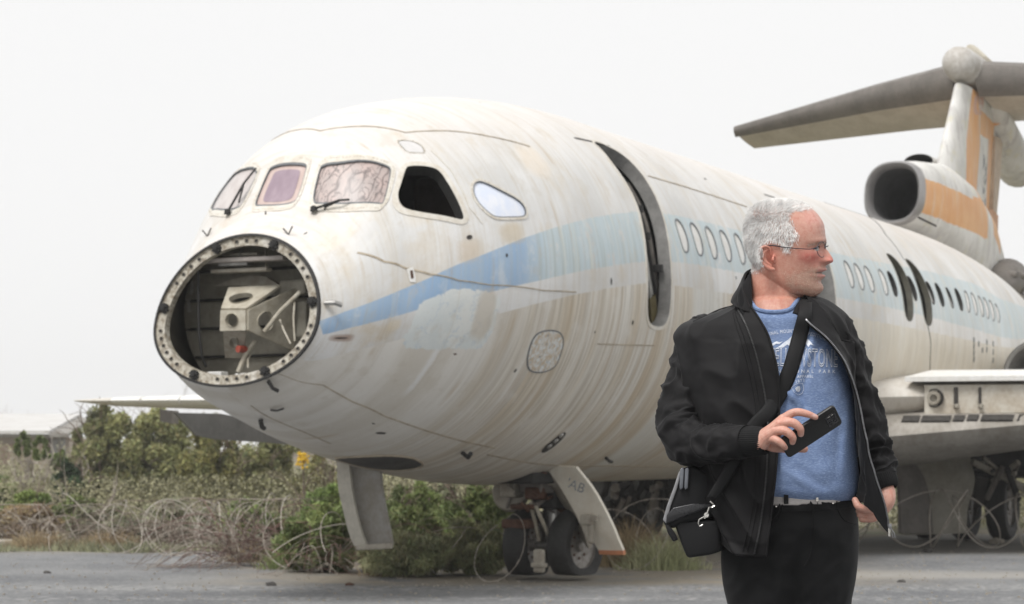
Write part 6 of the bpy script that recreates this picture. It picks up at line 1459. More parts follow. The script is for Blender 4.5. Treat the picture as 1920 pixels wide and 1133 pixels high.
# ---- shoulder bag with strap
bag = empty('shoulder_bag', Pm(1300, 1040, .0), 'black camera bag with a grey lid hanging from a strap at the man\'s right hip', 'bag')
def addb(o): o.parent = bag; o.matrix_parent_inverse = Matrix.Translation(-bag.location); return o
M_BAG = cloth_mat('black_nylon', (.013, .013, .014), (.009, .009, .0095), 1600, rough=.6); M_BAGG = simple('grey_coated_edge', (.30, .30, .31), .35, .2, .3, 30)
def prism(name, front, back, mat, bev=.006):
    n = len(front); bm = bmesh.new(); A = [bm.verts.new(p) for p in front]; B = [bm.verts.new(p) for p in back]; bm.faces.new(A); bm.faces.new(B[::-1])
    for i in range(n): bm.faces.new((A[i], B[i], B[(i+1) % n], A[(i+1) % n]))
    bmesh.ops.recalc_face_normals(bm, faces=bm.faces)
    if bev: bmesh.ops.bevel(bm, geom=bm.edges[:], offset=bev, segments=3, affect='EDGES', profile=.5)
    me = bpy.data.meshes.new(name); bm.to_mesh(me); bm.free(); me.materials.append(mat); me.shade_smooth(); me.set_sharp_from_angle(angle=math.radians(50)); o = bpy.data.objects.new(name, me); col.objects.link(o); return addb(o)
F_ = [(1262,978),(1350,975),(1352,1034),(1330,1041),(1288,1047),(1277,1020)]
prism('bag_body', [Pm(x, y, -.09) for x, y in F_], [Pm(x+14, y-6, .10) for x, y in F_], M_BAG, .008)
F_ = [(1243,984),(1244,968),(1262,920),(1276,880),(1300,872),(1345,900),(1350,960),(1330,972),(1280,980),(1262,992)]
prism('bag_lid', [Pm(x, y, -.095) for x, y in F_], [Pm(x+12, y-5, .10) for x, y in F_], M_BAG, .008)
prism('lid_edge', [Pm(x, y, -.100) for x, y in [(1243,975),(1250,950),(1264,912),(1273,884),(1278,884),(1270,915),(1258,948),(1249,982)]], [Pm(x, y, -.085) for x, y in [(1243,975),(1250,950),(1264,912),(1273,884),(1278,884),(1270,915),(1258,948),(1249,982)]], M_BAGG, .002)
prism('lid_front', [Pm(x, y, -.104) for x, y in [(1262,952),(1300,944),(1338,946),(1320,955),(1290,966),(1262,978),(1249,983),(1250,966)]], [Pm(x, y, -.094) for x, y in [(1262,952),(1300,944),(1338,946),(1320,955),(1290,966),(1262,978),(1249,983),(1250,966)]], simple('shiny_black_patch', (.02, .02, .022), .3, 0, .4, 40), .003)
for d_ in (0, 9): prism('handle', [Pm(x+d_, y, -.108) for x, y in [(1275,880),(1281,876),(1283,880),(1281,915),(1276,919),(1274,915)]], [Pm(x+d_, y, -.096) for x, y in [(1275,880),(1281,876),(1283,880),(1281,915),(1276,919),(1274,915)]], simple('glossy_grey_handle', (.16, .17, .19), .18, .3, .2, 20), .002)
prism('side_buckle', [Pm(x, y, -.10) for x, y in [(1247,984),(1255,984),(1266,1000),(1272,1012),(1262,1016),(1252,1000)]], [Pm(x, y, -.07) for x, y in [(1247,984),(1255,984),(1266,1000),(1272,1012),(1262,1016),(1252,1000)]], M_BAG, .003)
def ribbon(name, pts, wpx, mat, thick=.003, target=addb, n=60):
    C_ = catm(pts, n); w_ = hermite(np.linspace(0, 1, len(wpx)), wpx, np.linspace(0, 1, n)); V = np.zeros((n, 6, 3))
    for i in range(n):
        a = C_[max(i-1, 0)]; b = C_[min(i+1, n-1)]; t_ = np.array([b[0]-a[0], b[1]-a[1]]); t_ /= np.linalg.norm(t_)+1e-9; s = np.array([-t_[1], t_[0]])
        for k in range(6): o_ = (k/5-.5)*w_[i]; V[i, k] = Pm(C_[i][0]+s[0]*o_, C_[i][1]+s[1]*o_, C_[i][2]+.010*abs(k/5-.5)**2*4*.4)
    nr_, nc_ = V.shape[:2]; o = mobj(name, V.reshape(-1, 3), [(i*nc_+k, i*nc_+k+1, (i+1)*nc_+k+1, (i+1)*nc_+k) for i in range(nr_-1) for k in range(nc_-1)], mat, None, True)
    s = o.modifiers.new('s', 'SOLIDIFY'); s.thickness = thick; s.offset = 0; return target(o)
def shd(px, py, extra=.006):
    p = on_shirt(px, py, 0); q_ = jb.ray_cast(CAMP, (Pm(px, py)-CAMP).normalized())[0]; ds = [r_.y for r_ in (p, q_) if r_]; return (min(ds) if ds else DM)-DM-extra
SP = [(1514,553,.03),(1512,562,-.04),(1509,590,shd(1509,590,.012)),(1500,628,shd(1500,628)),(1490,665,shd(1490,665)),(1479,700,shd(1479,700)),(1462,738,shd(1462,738,.01)),(1440,774,shd(1440,774,.012)),(1415,800,shd(1415,800,.014)),(1385,850,-.168),(1360,895,-.160),(1334,936,-.148)]
M_STRAP = cloth_mat('black_webbing', (.011, .011, .0115), (.008, .008, .0085), 700, rough=.7)
ribbon('strap', SP, [14, 22, 27, 28, 28, 28, 27, 22, 17], M_STRAP, .005)
cz = -.150
mb = MB(); mb.tube([Pm(1331,940,cz), Pm(1338,946,cz), Pm(1341,948,cz), Pm(1335,952,cz), Pm(1330,951,cz), Pm(1326,962,cz), Pm(1321,973,cz)], .0022, 8); mb.tube([Pm(1322,968,cz), Pm(1311,974,cz), Pm(1309,981,cz), Pm(1312,987,cz), Pm(1318,984,cz)], .0019, 8); mb.lathe([(0, .002), (.006, .002), (.006, -.002), (0, -.002)], Pm(1324, 966, cz), (.3, -1, .2), 12); addb(mb.build('snap_hook', M_STEEL, None, True))
# ---------------------------------------------------------------- plants, wire, far buildings
def leaf_mat(name, base, c2, back=.25):
    g = NT(name); o = g.obj(); vcl = g.n('ShaderNodeVertexColor', layer_name='tone').outputs[0]
    a = g.noise(o, 2.2, 3, .6); c = g.mix(g.rng(a, .35, .65), base, c2); c = g.mix(1.0, c, vcl, 'MULTIPLY')
    g.set(c, .65, 0, .3); g.b.inputs['Transmission Weight'].default_value = 0
    tr_ = g.n('ShaderNodeBsdfTranslucent'); g.put(tr_.inputs[0], c); ms = g.n('ShaderNodeMixShader'); ms.inputs[0].default_value = back
    g.t.links.new(g.b.outputs[0], ms.inputs[1]); g.t.links.new(tr_.outputs[0], ms.inputs[2]); g.t.links.new(ms.outputs[0], g.out.inputs[0]); return g.m
ML = {'olive': leaf_mat('olive_leaves', (.34, .34, .15), (.25, .255, .12)), 'green': leaf_mat('green_leaves', (.25, .30, .115), (.17, .21, .085)), 'bright': leaf_mat('bright_leaves', (.25, .31, .10), (.17, .23, .08)),
      'grey': leaf_mat('grey_green_leaves', (.36, .36, .235), (.26, .265, .17)), 'dry': leaf_mat('dry_straw', (0.435, 0.341, 0.203), (0.275, 0.203, 0.123)), 'dark': leaf_mat('dark_leaves', (0.072, 0.116, 0.051), (0.043, 0.072, 0.036)), 'yellow': leaf_mat('yellow_leaves', (.31, .29, .11), (.21, .21, .09))}
ML['pale'] = leaf_mat('sky_lit_scrub_leaves', (.46, .46, .28), (.32, .34, .18))  # lightened copy of the grey-green leaves, replacing sky light blocked by the fuselage
M_TWIG = simple('twig_bark', (.20, .155, .12), .9, 0, .4, 8, (.11, .08, .065)); M_TWIGR = simple('reddish_twig', (.22, .13, .11), .9, 0, .4, 8, (.13, .075, .065)); M_TWIGP = simple('pale_twig', (.40, .36, .31), .9, 0, .3, 8, (.26, .22, .18))
def leaves(name, C_, Rr, n, size, mat, parent, clumps=40, shape='ell', flat=.0, up=0.0, elong=2.2, seed=1, fill=.55):
    """n leaf-sized faces gathered in clumps through a crown of half-sizes Rr about C_"""
    r = np.random.RandomState(seed); d = r.normal(size=(clumps, 3)); d /= np.linalg.norm(d, axis=1)[:, None]; rad = r.uniform(fill, 1.0, clumps)[:, None]**.7
    cc_ = d*rad*(1-.16*r.rand(clumps, 1)); cs = r.uniform(.13, .34, clumps); br = r.uniform(.65, 1.25, clumps)
    k = r.randint(0, clumps, n); off = r.normal(size=(n, 3)); off /= np.linalg.norm(off, axis=1)[:, None]; off *= (r.rand(n, 1)**.5)
    P = cc_[k]+off*cs[k][:, None]; hm = r.uniform(.62, 1.12, clumps)[k]; P[:, 2] = np.maximum((P[:, 2]+1)*hm-1, -.98); P = P*np.array(Rr)+np.array(C_)
    a = r.normal(size=(n, 3)); a[:, 2] = a[:, 2]*(1-flat)+up; a /= np.linalg.norm(a, axis=1)[:, None]; b = np.cross(a, r.normal(size=(n, 3))); b /= np.linalg.norm(b, axis=1)[:, None]
    s = size*r.uniform(.6, 1.4, n)[:, None]; A, B = a*s*elong/2, b*s/2
    V = np.stack([P-A, P+B*.9, P+A, P-B*.9], 1).reshape(-1, 3); F_ = np.arange(n*4).reshape(n, 4).tolist()
    me = bpy.data.meshes.new(name); me.from_pydata(V.tolist(), [], F_); me.materials.append(mat); o = bpy.data.objects.new(name, me); col.objects.link(o); o.parent = parent
    t = np.repeat((br[k]*r.uniform(.7, 1.25, n))[:, None]*np.array([1, 1, 1])+r.normal(0, .04, (n, 3)), 4, 0); at = me.color_attributes.new('tone', 'FLOAT_COLOR', 'POINT'); at.data.foreach_set('color', np.hstack([np.clip(t, .2, 2), np.ones((len(t), 1))]).ravel()); return o
def branching(mb, p, d, L_, r0, depth, rnd, spread=.6, curl=.25):
    pts = [p]; q = Vector(p); d = Vector(d).normalized()
    for i in range(4): d = (d+Vector((rnd.gauss(0, curl), rnd.gauss(0, curl), rnd.gauss(0, curl)))*.5).normalized(); q = q+d*L_/4; pts.append(q.copy())
    mb.tube(pts, [r0*(1-.13*i) for i in range(5)], 5 if depth < 2 else 4, cap=False)
    if depth > 0:
        for j in range(rnd.choice([2, 3, 3])):
            k = rnd.randint(2, 4); nd = (d+Vector((rnd.gauss(0, spread), rnd.gauss(0, spread), rnd.gauss(.15, spread*.6)))).normalized(); branching(mb, pts[k], nd, L_*rnd.uniform(.5, .8), r0*.55, depth-1, rnd, spread, curl)
def ground_pt(px, D_): p = W(px, 900, D_); p.z = 0; return p
def plant(name, label, cat, px0, px1, ytop, D_, lm, n, size, group=None, seed=1, trunk=True, ybot=None, clumps=40, elong=2.2, up=0, fill=.5, tm=None, base=0.0, spread=1.0):
    n = int(n*1.6); size = size*.72
    g0 = ground_pt((px0+px1)/2, D_); e = empty(name, g0, label, cat, group); w = (px1-px0)/2*D_/FPX*spread; top = CAMH+(HORIZON-ytop)/FPX*D_; zb = base
    if ybot: zb = max(0, CAMH+(HORIZON-ybot)/FPX*D_)
    h2 = (top-zb)/2
    leaves('crown' if cat == 'tree' else 'foliage', (0, 0, zb+h2), (w, w*.8, h2), n, size, ML[lm], e, clumps, seed=seed, elong=elong, up=up, fill=fill)
    if trunk:
        rnd = random.Random(seed); mb = MB()
        for j in range(3 if cat != 'tree' else 2): branching(mb, Vector((rnd.gauss(0, .1)*w, rnd.gauss(0, .1)*w, 0)), Vector((rnd.gauss(0, .25), 0, 1)), (top)*.5, max(.012, .03*top), 3, rnd)
        mb.build('trunk' if cat == 'tree' else 'stem', tm or M_TWIG, e)
    return e
plant('tree', 'olive-green bushy tree nearest the low white building', 'tree', 128, 262, 778, 47, 'olive', 16000, .075, 'trees behind the starboard wing', 1, clumps=60)
plant('tree', 'broad olive tree right under the starboard wing tip end', 'tree', 215, 365, 772, 49, 'olive', 19000, .075, 'trees behind the starboard wing', 2, clumps=70)
plant('tree', 'yellow-green tree below the hanging grey flap', 'tree', 340, 455, 786, 46, 'yellow', 13000, .07, 'trees behind the starboard wing', 3, clumps=55)
plant('tree', 'dark lower tree under the nose between yellow tree and gear door', 'tree', 430, 560, 812, 48, 'olive', 11000, .07, 'trees behind the starboard wing', 4, clumps=50)
plant('bush', 'dark green rounded bush left of the olive trees', 'bush', 96, 172, 852, 42, 'dark', 6000, .06, None, 5)
plant('bush', 'low green hedge bush below the white building', 'bush', -30, 66, 888, 44, 'green', 5000, .06, None, 6)
plant('bush', 'yellow-topped bush beneath the belly curve', 'bush', 545, 640, 842, 44, 'yellow', 5200, .06, None, 16)
for k, (px, yt, lab) in enumerate([(42, 812, 'thin sapling tree standing before the building, leftmost'), (76, 822, 'thin sapling tree standing before the building, by its white door'), (108, 838, 'short thin sapling tree beside the building corner')]):
    plant('sapling_tree', lab, 'tree', px-16, px+16, yt, 43, 'green', 900, .07, 'saplings before the building', 20+k, ybot=yt+45, clumps=12, tm=M_TWIGP)
def bare(name, label, px, ytop, D_, seed, mt, n=3, r=.02, cat='tree', depth=4, spread=.55, group=None):
    e = empty(name, ground_pt(px, D_), label, cat, group); rnd = random.Random(seed); mb = MB(); H_ = CAMH+(HORIZON-ytop)/FPX*D_
    for j in range(n): branching(mb, Vector((rnd.gauss(0, .15), rnd.gauss(0, .1), 0)), Vector((rnd.gauss(0, .3), 0, 1)), H_*.48, r, depth, rnd, spread)
    mb.build('branches', mt, e); return e
bare('bare_tree', 'bare twiggy tree rising behind the starboard wing', 285, 722, 66, 31, M_TWIGP, 5, .05); bare('bare_tree', 'bare twiggy treetop at the left edge above the roof', -8, 752, 110, 32, M_TWIGP, 4, .06)
bare('bare_tree', 'leafless grey sapling right of the yellow flowers', 592, 838, 30, 33, M_TWIG, 3, .018)
bare('bare_tree', 'pale dead stem in front of the olive trees', 178, 838, 33, 35, M_TWIGP, 2, .02, depth=2, spread=.2)
# green mounds along the far edge of the tarmac
plant('bush', 'bright green dome bush at the far left', 'bush', 10, 96, 912, 29, 'bright', 9000, .035, 'green bushes along the tarmac edge', 7, ybot=975, clumps=50)
plant('bush', 'mid green bush right of the bright dome bush', 'bush', 88, 212, 928, 28.5, 'green', 12000, .035, 'green bushes along the tarmac edge', 8, clumps=60)
plant('bush', 'dry brown undergrowth bush at the left edge', 'bush', -30, 120, 950, 28, 'dry', 7000, .03, 'dry bushes along the tarmac edge', 9, clumps=60, elong=6)
plant('bush', 'dry brown bush below the mid green bush', 'bush', 110, 270, 955, 27.8, 'grey', 8000, .03, 'dry bushes along the tarmac edge', 10, clumps=60, elong=5)
plant('bush', 'grey-brown scrub bush left of the reddish tangle', 'bush', 240, 420, 938, 28.5, 'grey', 9500, .03, 'dry bushes along the tarmac edge', 11, clumps=70, elong=5)
plant('bush', 'green bush behind the reddish tangle of twigs', 'bush', 400, 545, 930, 27.5, 'green', 9000, .035, None, 12, clumps=60)
plant('bush', 'tall bright green bush behind the grey gear door', 'bush', 560, 735, 902, 26, 'bright', 14000, .032, None, 13, clumps=70, elong=4, up=.4)
plant('bush', 'feathery green bush between gear door and nose wheels', 'bush', 715, 860, 898, 25, 'green', 17000, .028, None, 14, clumps=80, elong=5, up=.5)
plant('bush', 'dark green bush touching the nose gear on the left', 'bush', 825, 985, 895, 23.5, 'green', 17000, .028, None, 15, clumps=80, elong=4, up=.4)
plant('bush', 'brownish-green bush behind the feathery bush', 'bush', 760, 900, 905, 29, 'grey', 9000, .04, None, 17, clumps=60)
plant('shrub', 'low green shrub at the foot of the reddish tangle', 'shrub', 515, 690, 945, 20.9, 'green', 21000, .024, 'low shrubs in front of the bushes', 18, clumps=90, elong=5, up=.6)
plant('shrub', 'low grey-green shrub below the grey gear door', 'shrub', 675, 855, 985, 20.1, 'pale', 22000, .022, 'low shrubs in front of the bushes', 19, clumps=90, elong=6, up=.6)
plant('shrub', 'small grey-green shrub just left of the nose wheels', 'shrub', 815, 955, 978, 20.5, 'pale', 16000, .022, 'low shrubs in front of the bushes', 27, clumps=80, elong=6, up=.6)
plant('bush', 'green bush seen beyond the main gear', 'bush', 1740, 1860, 880, 44, 'green', 6000, .06, None, 28, clumps=40)
# tufts of straw-coloured grass
def tuft(label, px0, px1, ytop, D_, n, lm, seed, lean=.5):
    r = np.random.RandomState(seed); g0 = ground_pt((px0+px1)/2, D_); e = empty('grass_tuft', g0, label, 'grass tuft', 'straw-coloured grass tufts'); w = (px1-px0)/2*D_/FPX; h = CAMH+(HORIZON-ytop)/FPX*D_; n = int(n*.7)
    x = r.normal(0, w*.6, n); y = r.normal(0, w*.4, n); L_ = h*r.uniform(.35, 1.0, n)*np.exp(-(x/w)**2*.5); dx = r.normal(0, lean, n)+x/w*.35; dy = r.normal(0, lean, n); ww = r.uniform(.0025, .006, n); V = []; F_ = []
    for k in range(4):
        t = k/3; cx_ = x+dx*L_*t*t; cy_ = y+dy*L_*t*t; cz_ = L_*t*(1-.25*t*np.abs(dx)); hw = ww*(1-.85*t); V.append(np.stack([cx_-hw, cy_, cz_], 1)); V.append(np.stack([cx_+hw, cy_+hw*.5, cz_], 1))
    V = np.stack(V, 1); b = (np.arange(n)*8)[:, None]; F_ = np.concatenate([b+np.array([2*k, 2*k+1, 2*k+3, 2*k+2]) for k in range(3)]).tolist()
    me = bpy.data.meshes.new('blades'); me.from_pydata(V.reshape(-1, 3).tolist(), [], F_); me.materials.append(ML[lm]); o = bpy.data.objects.new('blades', me); col.objects.link(o); o.parent = e; o['kind'] = 'stuff'
    t = np.repeat(r.uniform(.6, 1.3, n), 8)[:, None]*np.ones(3); at = me.color_attributes.new('tone', 'FLOAT_COLOR', 'POINT'); at.data.foreach_set('color', np.hstack([t, np.ones((len(t), 1))]).ravel())
tuft('dry grass tuft right of the cream gear door', 1130, 1235, 960, 22, 1600, 'dry', 1); tuft('greenish grass tuft behind the camera bag', 1185, 1300, 990, 21.4, 1300, 'pale', 2); tuft('dry grass tuft behind the gear door edge', 1090, 1180, 985, 23, 900, 'dry', 3)
tuft('dry grass tuft at the foot of the grey gear door', 690, 760, 985, 20.3, 500, 'dry', 4); tuft('grass tuft under the left end of the tangle', 430, 520, 1000, 23, 700, 'dry', 5); tuft('small green grass tuft left of the shrub row', 500, 580, 1010, 21.5, 700, 'green', 6)
tuft('dry grass tuft below the brown left undergrowth', 20, 130, 985, 26.2, 900, 'dry', 7); tuft('dry grass tuft before the mid green bush', 150, 260, 985, 26.2, 900, 'dry', 8)
# low grass strip at the edge of the tarmac and beyond, uncountable
r = np.random.RandomState(9); n = 26000; x = r.uniform(-9, -.5, n); y = 25.4+np.abs(r.normal(0, 2.5, n))+.3*np.sin(x*3); h = r.uniform(.02, .13, n)*(1+.8*np.array([mnoise.noise(Vector((a*1.5, b, 0))) for a, b in zip(x, y)])); a = r.uniform(0, PI, n); hw = r.uniform(.006, .014, n); dx = r.normal(0, .05, n)
V = np.stack([np.stack([x-hw*np.cos(a), y-hw*np.sin(a), x*0-.004], 1), np.stack([x+hw*np.cos(a), y+hw*np.sin(a), x*0-.004], 1), np.stack([x+dx, y+dx*.5, h], 1)], 1).reshape(-1, 3)
o = mobj('verge_grass', V, np.arange(n*3).reshape(n, 3).tolist(), ML['grey']); t = np.repeat(r.uniform(.5, 1.3, n), 3)[:, None]*np.array([1, 1, 1.]); at = o.data.color_attributes.new('tone', 'FLOAT_COLOR', 'POINT'); at.data.foreach_set('color', np.hstack([t, np.ones((len(t), 1))]).ravel())
tag(o, 'thin yellow-green grass along the edge of the tarmac', 'grass', kind='stuff')
# scrub beyond, as far as the skyline
r = np.random.RandomState(12); n = 240000; u = r.rand(n); D_ = 34+170*u**1.4; x = r.uniform(-.30, .30, n)*D_; hh = r.rand(n)**1.5*(.5+1.1*np.clip([mnoise.noise(Vector((a*.09, b*.06, 4))) for a, b in zip(x, D_)], 0, 1))*(1+D_/70)
s = .014+.0006*D_; A = r.normal(size=(n, 3)); A /= np.linalg.norm(A, axis=1)[:, None]; B = np.cross(A, r.normal(size=(n, 3))); B /= np.linalg.norm(B, axis=1)[:, None]; P_ = np.stack([x, D_, hh], 1)
V = np.stack([P_-A*s[:, None], P_+B*s[:, None]*.6, P_+A*s[:, None], P_-B*s[:, None]*.6], 1).reshape(-1, 3)
o = mobj('far_scrub', V, np.arange(n*4).reshape(n, 4).tolist(), ML['grey']); t = np.repeat(r.uniform(.5, 1.3, n), 4)[:, None]*np.array([1, .95, .9]); at = o.data.color_attributes.new('tone', 'FLOAT_COLOR', 'POINT'); at.data.foreach_set('color', np.hstack([t, np.ones((len(t), 1))]).ravel())
tag(o, 'olive scrub stretching away beyond the bushes', 'scrub', kind='stuff')
# tangles of dry arching twigs
def tangle(label, px0, px1, ytop, D_, n, seed, mats, r0=.006, lmin=.7, lmax=1.6, arch=1.0):
    e = empty('dry_bush', ground_pt((px0+px1)/2, D_), label, 'dry bush', 'tangles of dry twigs'); rnd = random.Random(seed); w = (px1-px0)/2*D_/FPX; H_ = CAMH+(HORIZON-ytop)/FPX*D_
    for mi_, mt in enumerate(mats):
        mb = MB()
        for j in range(n//len(mats)):
            x = rnd.gauss(0, w*.45); y = rnd.gauss(0, w*.3); d = Vector((rnd.gauss(0, .8), rnd.gauss(0, .5), rnd.uniform(.4, 1.3))).normalized(); q_ = Vector((x, y, rnd.uniform(0, H_*.4))); L_ = rnd.uniform(lmin, lmax); pts = [q_.copy()]
            for k in range(9): d = (d+Vector((rnd.gauss(0, .12), rnd.gauss(0, .12), -.22*arch))).normalized(); q_ = q_+d*L_/9; q_.z = max(.005, min(q_.z, H_*1.02)); pts.append(q_.copy())
            rr = r0*rnd.uniform(.5, 1.3); mb.tube(pts, [rr*(1-.07*k) for k in range(10)], 4, cap=False)
        mb.build('twigs', mt, e)
    return e
tangle('big tangle of reddish and grey dry twigs left of the gear door', 370, 570, 938, 22, 210, 41, [M_TWIGR, M_TWIGP, M_TWIG], .0055); tangle('thin dry twigs arching over the low green shrub', 540, 720, 980, 20.6, 70, 42, [M_TWIGP, M_TWIGR], .005, .5, 1.2)
tangle('pale dry twigs in the scrub at the far left', -30, 220, 948, 27, 110, 43, [M_TWIGP, M_TWIG], .007); tangle('grey dry twigs between the green bushes and the big tangle', 220, 420, 940, 26.5, 120, 44, [M_TWIGP, M_TWIG], .007)
tangle('fine dry stems in front of the feathery green bush', 760, 960, 965, 22.2, 90, 45, [M_TWIG, M_TWIGR], .004, .4, 1.1); tangle('dry stems behind the camera bag', 1130, 1260, 955, 23.2, 60, 46, [M_TWIG, M_TWIGP], .004, .4, 1.0)
# razor wire
M_WIREG = simple('galvanised_wire', (.50, .47, .42), .5, .2, .3, 30, (.33, .28, .23))
def coil(label, px0, px1, D0, D1, rad, pitch, seed, rw=.005):
    rnd = random.Random(seed); a, b = ground_pt(px0, D0), ground_pt(px1, D1); e_ = (b-a); L_ = e_.length; x_ = e_.normalized(); n_ = Vector((-x_.y, x_.x, 0)); turns = L_/pitch; N = int(turns*26); pts = []; mb = MB()
    for i in range(N+1):
        t = i/N; an = t*turns*2*PI; rr = rad*(1+.38*mnoise.noise(Vector((t*turns*.9, seed, 0)))); z = rr+rr*math.sin(an); wob_ = .28*mnoise.noise(Vector((t*turns*1.7, 3, seed)))
        pts.append(a+x_*(t*L_+pitch*.9*math.sin(an*.5+seed)+wob_)+n_*(rr*.75*math.cos(an))+Vector((0, 0, z*(.92+.12*mnoise.noise(Vector((t*turns*.5, 9, seed))))+.006)))
    mb.tube(pts, rw, 5, cap=False)
    for i in range(0, N, 2):
        p = (pts[i]+pts[i+1])/2; d = (pts[i+1]-pts[i]).normalized(); R_ = d.to_track_quat('X', 'Z').to_matrix(); mb.add([p+R_@Vector(q_) for q_ in ((-.016, 0, .012), (-.004, 0, .002), (-.016, 0, -.012), (.016, 0, .012), (.004, 0, .002), (.016, 0, -.012), (-.012, .001, .0), (.012, .001, .0))], [(0, 1, 6), (2, 6, 1), (3, 7, 4), (5, 4, 7), (0, 6, 2), (3, 5, 7)])
    o = mb.build('razor_wire', M_WIREG, None); tag(o, label, 'razor wire', 'coils of razor wire'); return o
coil('razor wire coil in front of the main gear at the right', 1560, 2010, 27.0, 26.2, .40, .55, 1, .012); coil('razor wire coil around the nose wheels', 930, 1330, 19.2, 22.5, .36, .62, 2, .003); coil('razor wire coil before the reddish tangle', 330, 620, 24.5, 20.4, .36, .62, 3); coil('loose razor wire coil at the left edge', -60, 330, 27.0, 26.0, .38, 1.1, 4); coil('loose razor wire low before the bushes left of the nose wheels', 640, 960, 19.9, 20.6, .26, .75, 5)
coil('razor wire coil lying in front of the dry scrub, left of the reddish tangle', 180, 520, 25.4, 23.0, .34, .5, 6, .005)
coil('second razor wire coil crossing the first at the right, in front of the main gear', 1600, 2040, 26.2, 27.4, .38, .8, 9, .010)
# stones
def stone(px, py, r, label, mt, seed):
    D_ = FPX*CAMH/(py-HORIZON); p = ground_pt(px, D_); bm = bmesh.new(); bmesh.ops.create_icosphere(bm, subdivisions=3, radius=r)
    for v_ in bm.verts: n_ = mnoise.noise(v_.co/r*1.3+Vector((seed, 0, 0))); v_.co *= 1+.35*n_; v_.co.z *= .6; v_.co.x *= 1.3
    me = bpy.data.meshes.new('stone'); bm.to_mesh(me); bm.free(); me.materials.append(mt); o = bpy.data.objects.new('stone', me); col.objects.link(o); o.location = p+Vector((0, 0, r*.3)); tag(o, label, 'stone', 'loose stones on the tarmac')
M_ST = simple('pale_stone', (.38, .34, .28), .9, 0, .3, 20, bump=.5, bdist=.01); M_STD = simple('dark_stone', (.08, .075, .07), .9, 0, .3, 20, bump=.5, bdist=.01)
stone(1868, 1019, .085, 'pale brown stone below the main wheel', M_ST, 1); stone(1737, 1035, .05, 'small dark stone on the tarmac at the right', M_STD, 2); stone(508, 1098, .04, 'small dark stone on the tarmac under the nose', M_STD, 3); stone(655, 1098, .03, 'small reddish stone below the gear door', M_RUST, 4); stone(1690, 1092, .03, 'tiny dark pebble beside the man at right', M_STD, 5); stone(88, 1075, .03, 'tiny dark pebble at the lower left', M_STD, 6)
rr_ = random.Random(3); mb = MB()
for k in range(1500):
    D_ = rr_.uniform(15.2, 26); x = rr_.uniform(-.28, .27)*D_; s = rr_.uniform(.004, .014); mb.box((x, D_, s*.3), (s*1.5, s*1.2, s), Matrix.Rotation(rr_.uniform(0, 3), 3, 'Z'))
tag(mb.build('gravel_crumbs', M_ST), 'loose grit scattered over the tarmac', 'grit', kind='stuff')
mb = MB(); mb.box(W(-8, 1018, 26.6)+Vector((0, 0, 0)), (.5, .5, .08), Matrix.Rotation(.3, 3, 'Z'), bev=.02); tag(mb.build('concrete_slab', M_ST), 'pale broken slab at the left edge of the tarmac', 'slab')
# low building far left
bd = empty('building', ground_pt(40, 90), 'long low white-roofed building behind the saplings at the far left', 'building')
def bld(name, pts, D_, dep, mt, parent=bd):
    P = [W(x, y, D_)-parent.location for x, y in pts]; n = len(P); Q = [p+Vector((0, dep, 0)) for p in P]; mb = MB(); mb.add(P+Q, [tuple(range(n)), tuple(range(2*n-1, n-1, -1))]+[(i, (i+1) % n, n+(i+1) % n, n+i) for i in range(n)]); o = mb.build(name, mt, parent); return o
M_ROOF = simple('white_sheet_roof', (.58, .57, .555), .5, 0, .12, 1.0, (.50, .485, .46)); M_BW = simple('stained_render', (.52, .46, .40), .85, 0, .3, .6, (.36, .30, .25)); M_BG = simple('grey_sheet', (.42, .42, .42), .6, 0, .2, .8)
P = [W(x, y, D_)-bd.location for x, y, D_ in [(-400, 779, 97), (150, 781, 97), (92, 813, 89), (-400, 813, 89)]]; Q = [p+Vector((0, 0, .12)) for p in P]; mb = MB(); mb.add(P+Q, [(0,1,2,3),(7,6,5,4),(0,4,5,1),(1,5,6,2),(2,6,7,3),(3,7,4,0)]); mb.build('roof', M_ROOF, bd)
P = [W(x, y, D_)-bd.location for x, y, D_ in [(150, 781, 97), (168, 786, 96.8), (128, 813, 89.1), (92, 813.5, 89)]]; Q = [p+Vector((0, 0, -.15)) for p in P]; mb = MB(); mb.add(P+Q, [(0,1,2,3),(7,6,5,4),(0,4,5,1),(1,5,6,2),(2,6,7,3),(3,7,4,0)]); mb.build('roof_overhang', M_DGREY, bd)
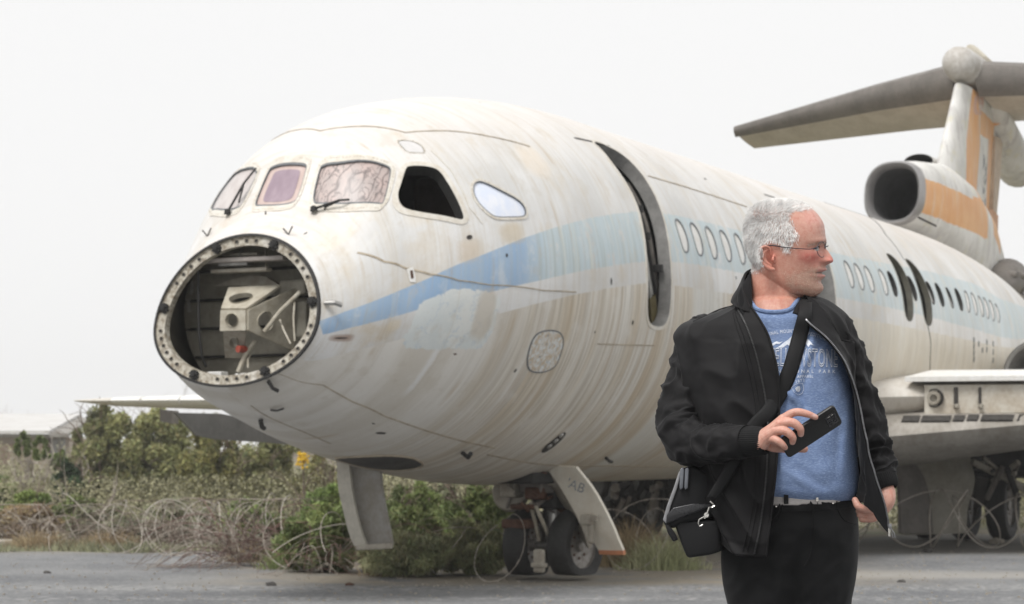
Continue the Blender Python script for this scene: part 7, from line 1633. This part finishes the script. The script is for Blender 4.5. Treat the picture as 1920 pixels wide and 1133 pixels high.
bld('fascia', [(-400,814),(128,814),(128,820),(-400,820)], 89.2, .2, M_DGREY); bld('wall', [(-400,820),(130,820),(130,912),(-400,912)], 90, 6, M_BW); bld('shutter', [(-20,832),(88,832),(88,884),(-20,884)], 89.9, .08, simple('rust_stained_shutter', (.42, .31, .24), .8, 0, .3, .7)); bld('door', [(94,824),(122,824),(122,890),(94,890)], 89.9, .08, M_BG); bld('post', [(90,818),(94,818),(94,905),(90,905)], 89.5, .15, M_RUST); bld('post', [(108,818),(111,818),(111,905),(108,905)], 89.5, .15, M_DGREY)
bd2 = empty('building', ground_pt(560, 95), 'small pale pink building glimpsed beneath the nose', 'building')
bld('wall', [(488,840),(640,840),(640,905),(488,905)], 95, 5, simple('pale_pink_render', (.62, .54, .50), .85, 0, .15, .7), bd2); bld('roof', [(484,834),(644,828),(644,840),(484,840)], 94.5, 6, M_ROOF, bd2)
mb = MB(); rr_ = random.Random(4); fl = empty('flowering_plant', ground_pt(568, 31), 'tall plant with bright yellow flowers beneath the nose', 'plant')
P_ = []
for k in range(70): c_ = W(566+rr_.gauss(0, 5), 860+rr_.gauss(0, 9), 31+rr_.gauss(0, .1))-fl.location; ellipsoid(mb, c_, (.022, .02, .018), None, 6)
mb.build('flowers', simple('yellow_petals', (.75, .48, .03), .6, 0, .2, 20), fl); mb = MB(); mb.tube([(0, 0, 0), (.02, 0, .5), (0, 0, 1.15)], .012, 6); mb.build('stem', ML['green'] if False else M_TWIG, fl)

# ---- dusty air
hz = bpy.data.materials.new('haze'); hz.use_nodes = True; t_ = hz.node_tree; t_.nodes.clear(); o_ = t_.nodes.new('ShaderNodeOutputMaterial'); pv = t_.nodes.new('ShaderNodeVolumePrincipled')
pv.inputs['Color'].default_value = (1, 1, 1, 1); pv.inputs['Density'].default_value = .0010; pv.inputs['Anisotropy'].default_value = .2; t_.links.new(pv.outputs[0], o_.inputs['Volume'])
mb = MB(); mb.box((0, 95, 4.9), (150, 230, 11.8)); hb = mb.build('haze', hz); tag(hb, 'pale dusty haze filling the air over the airfield', 'haze', kind='stuff')
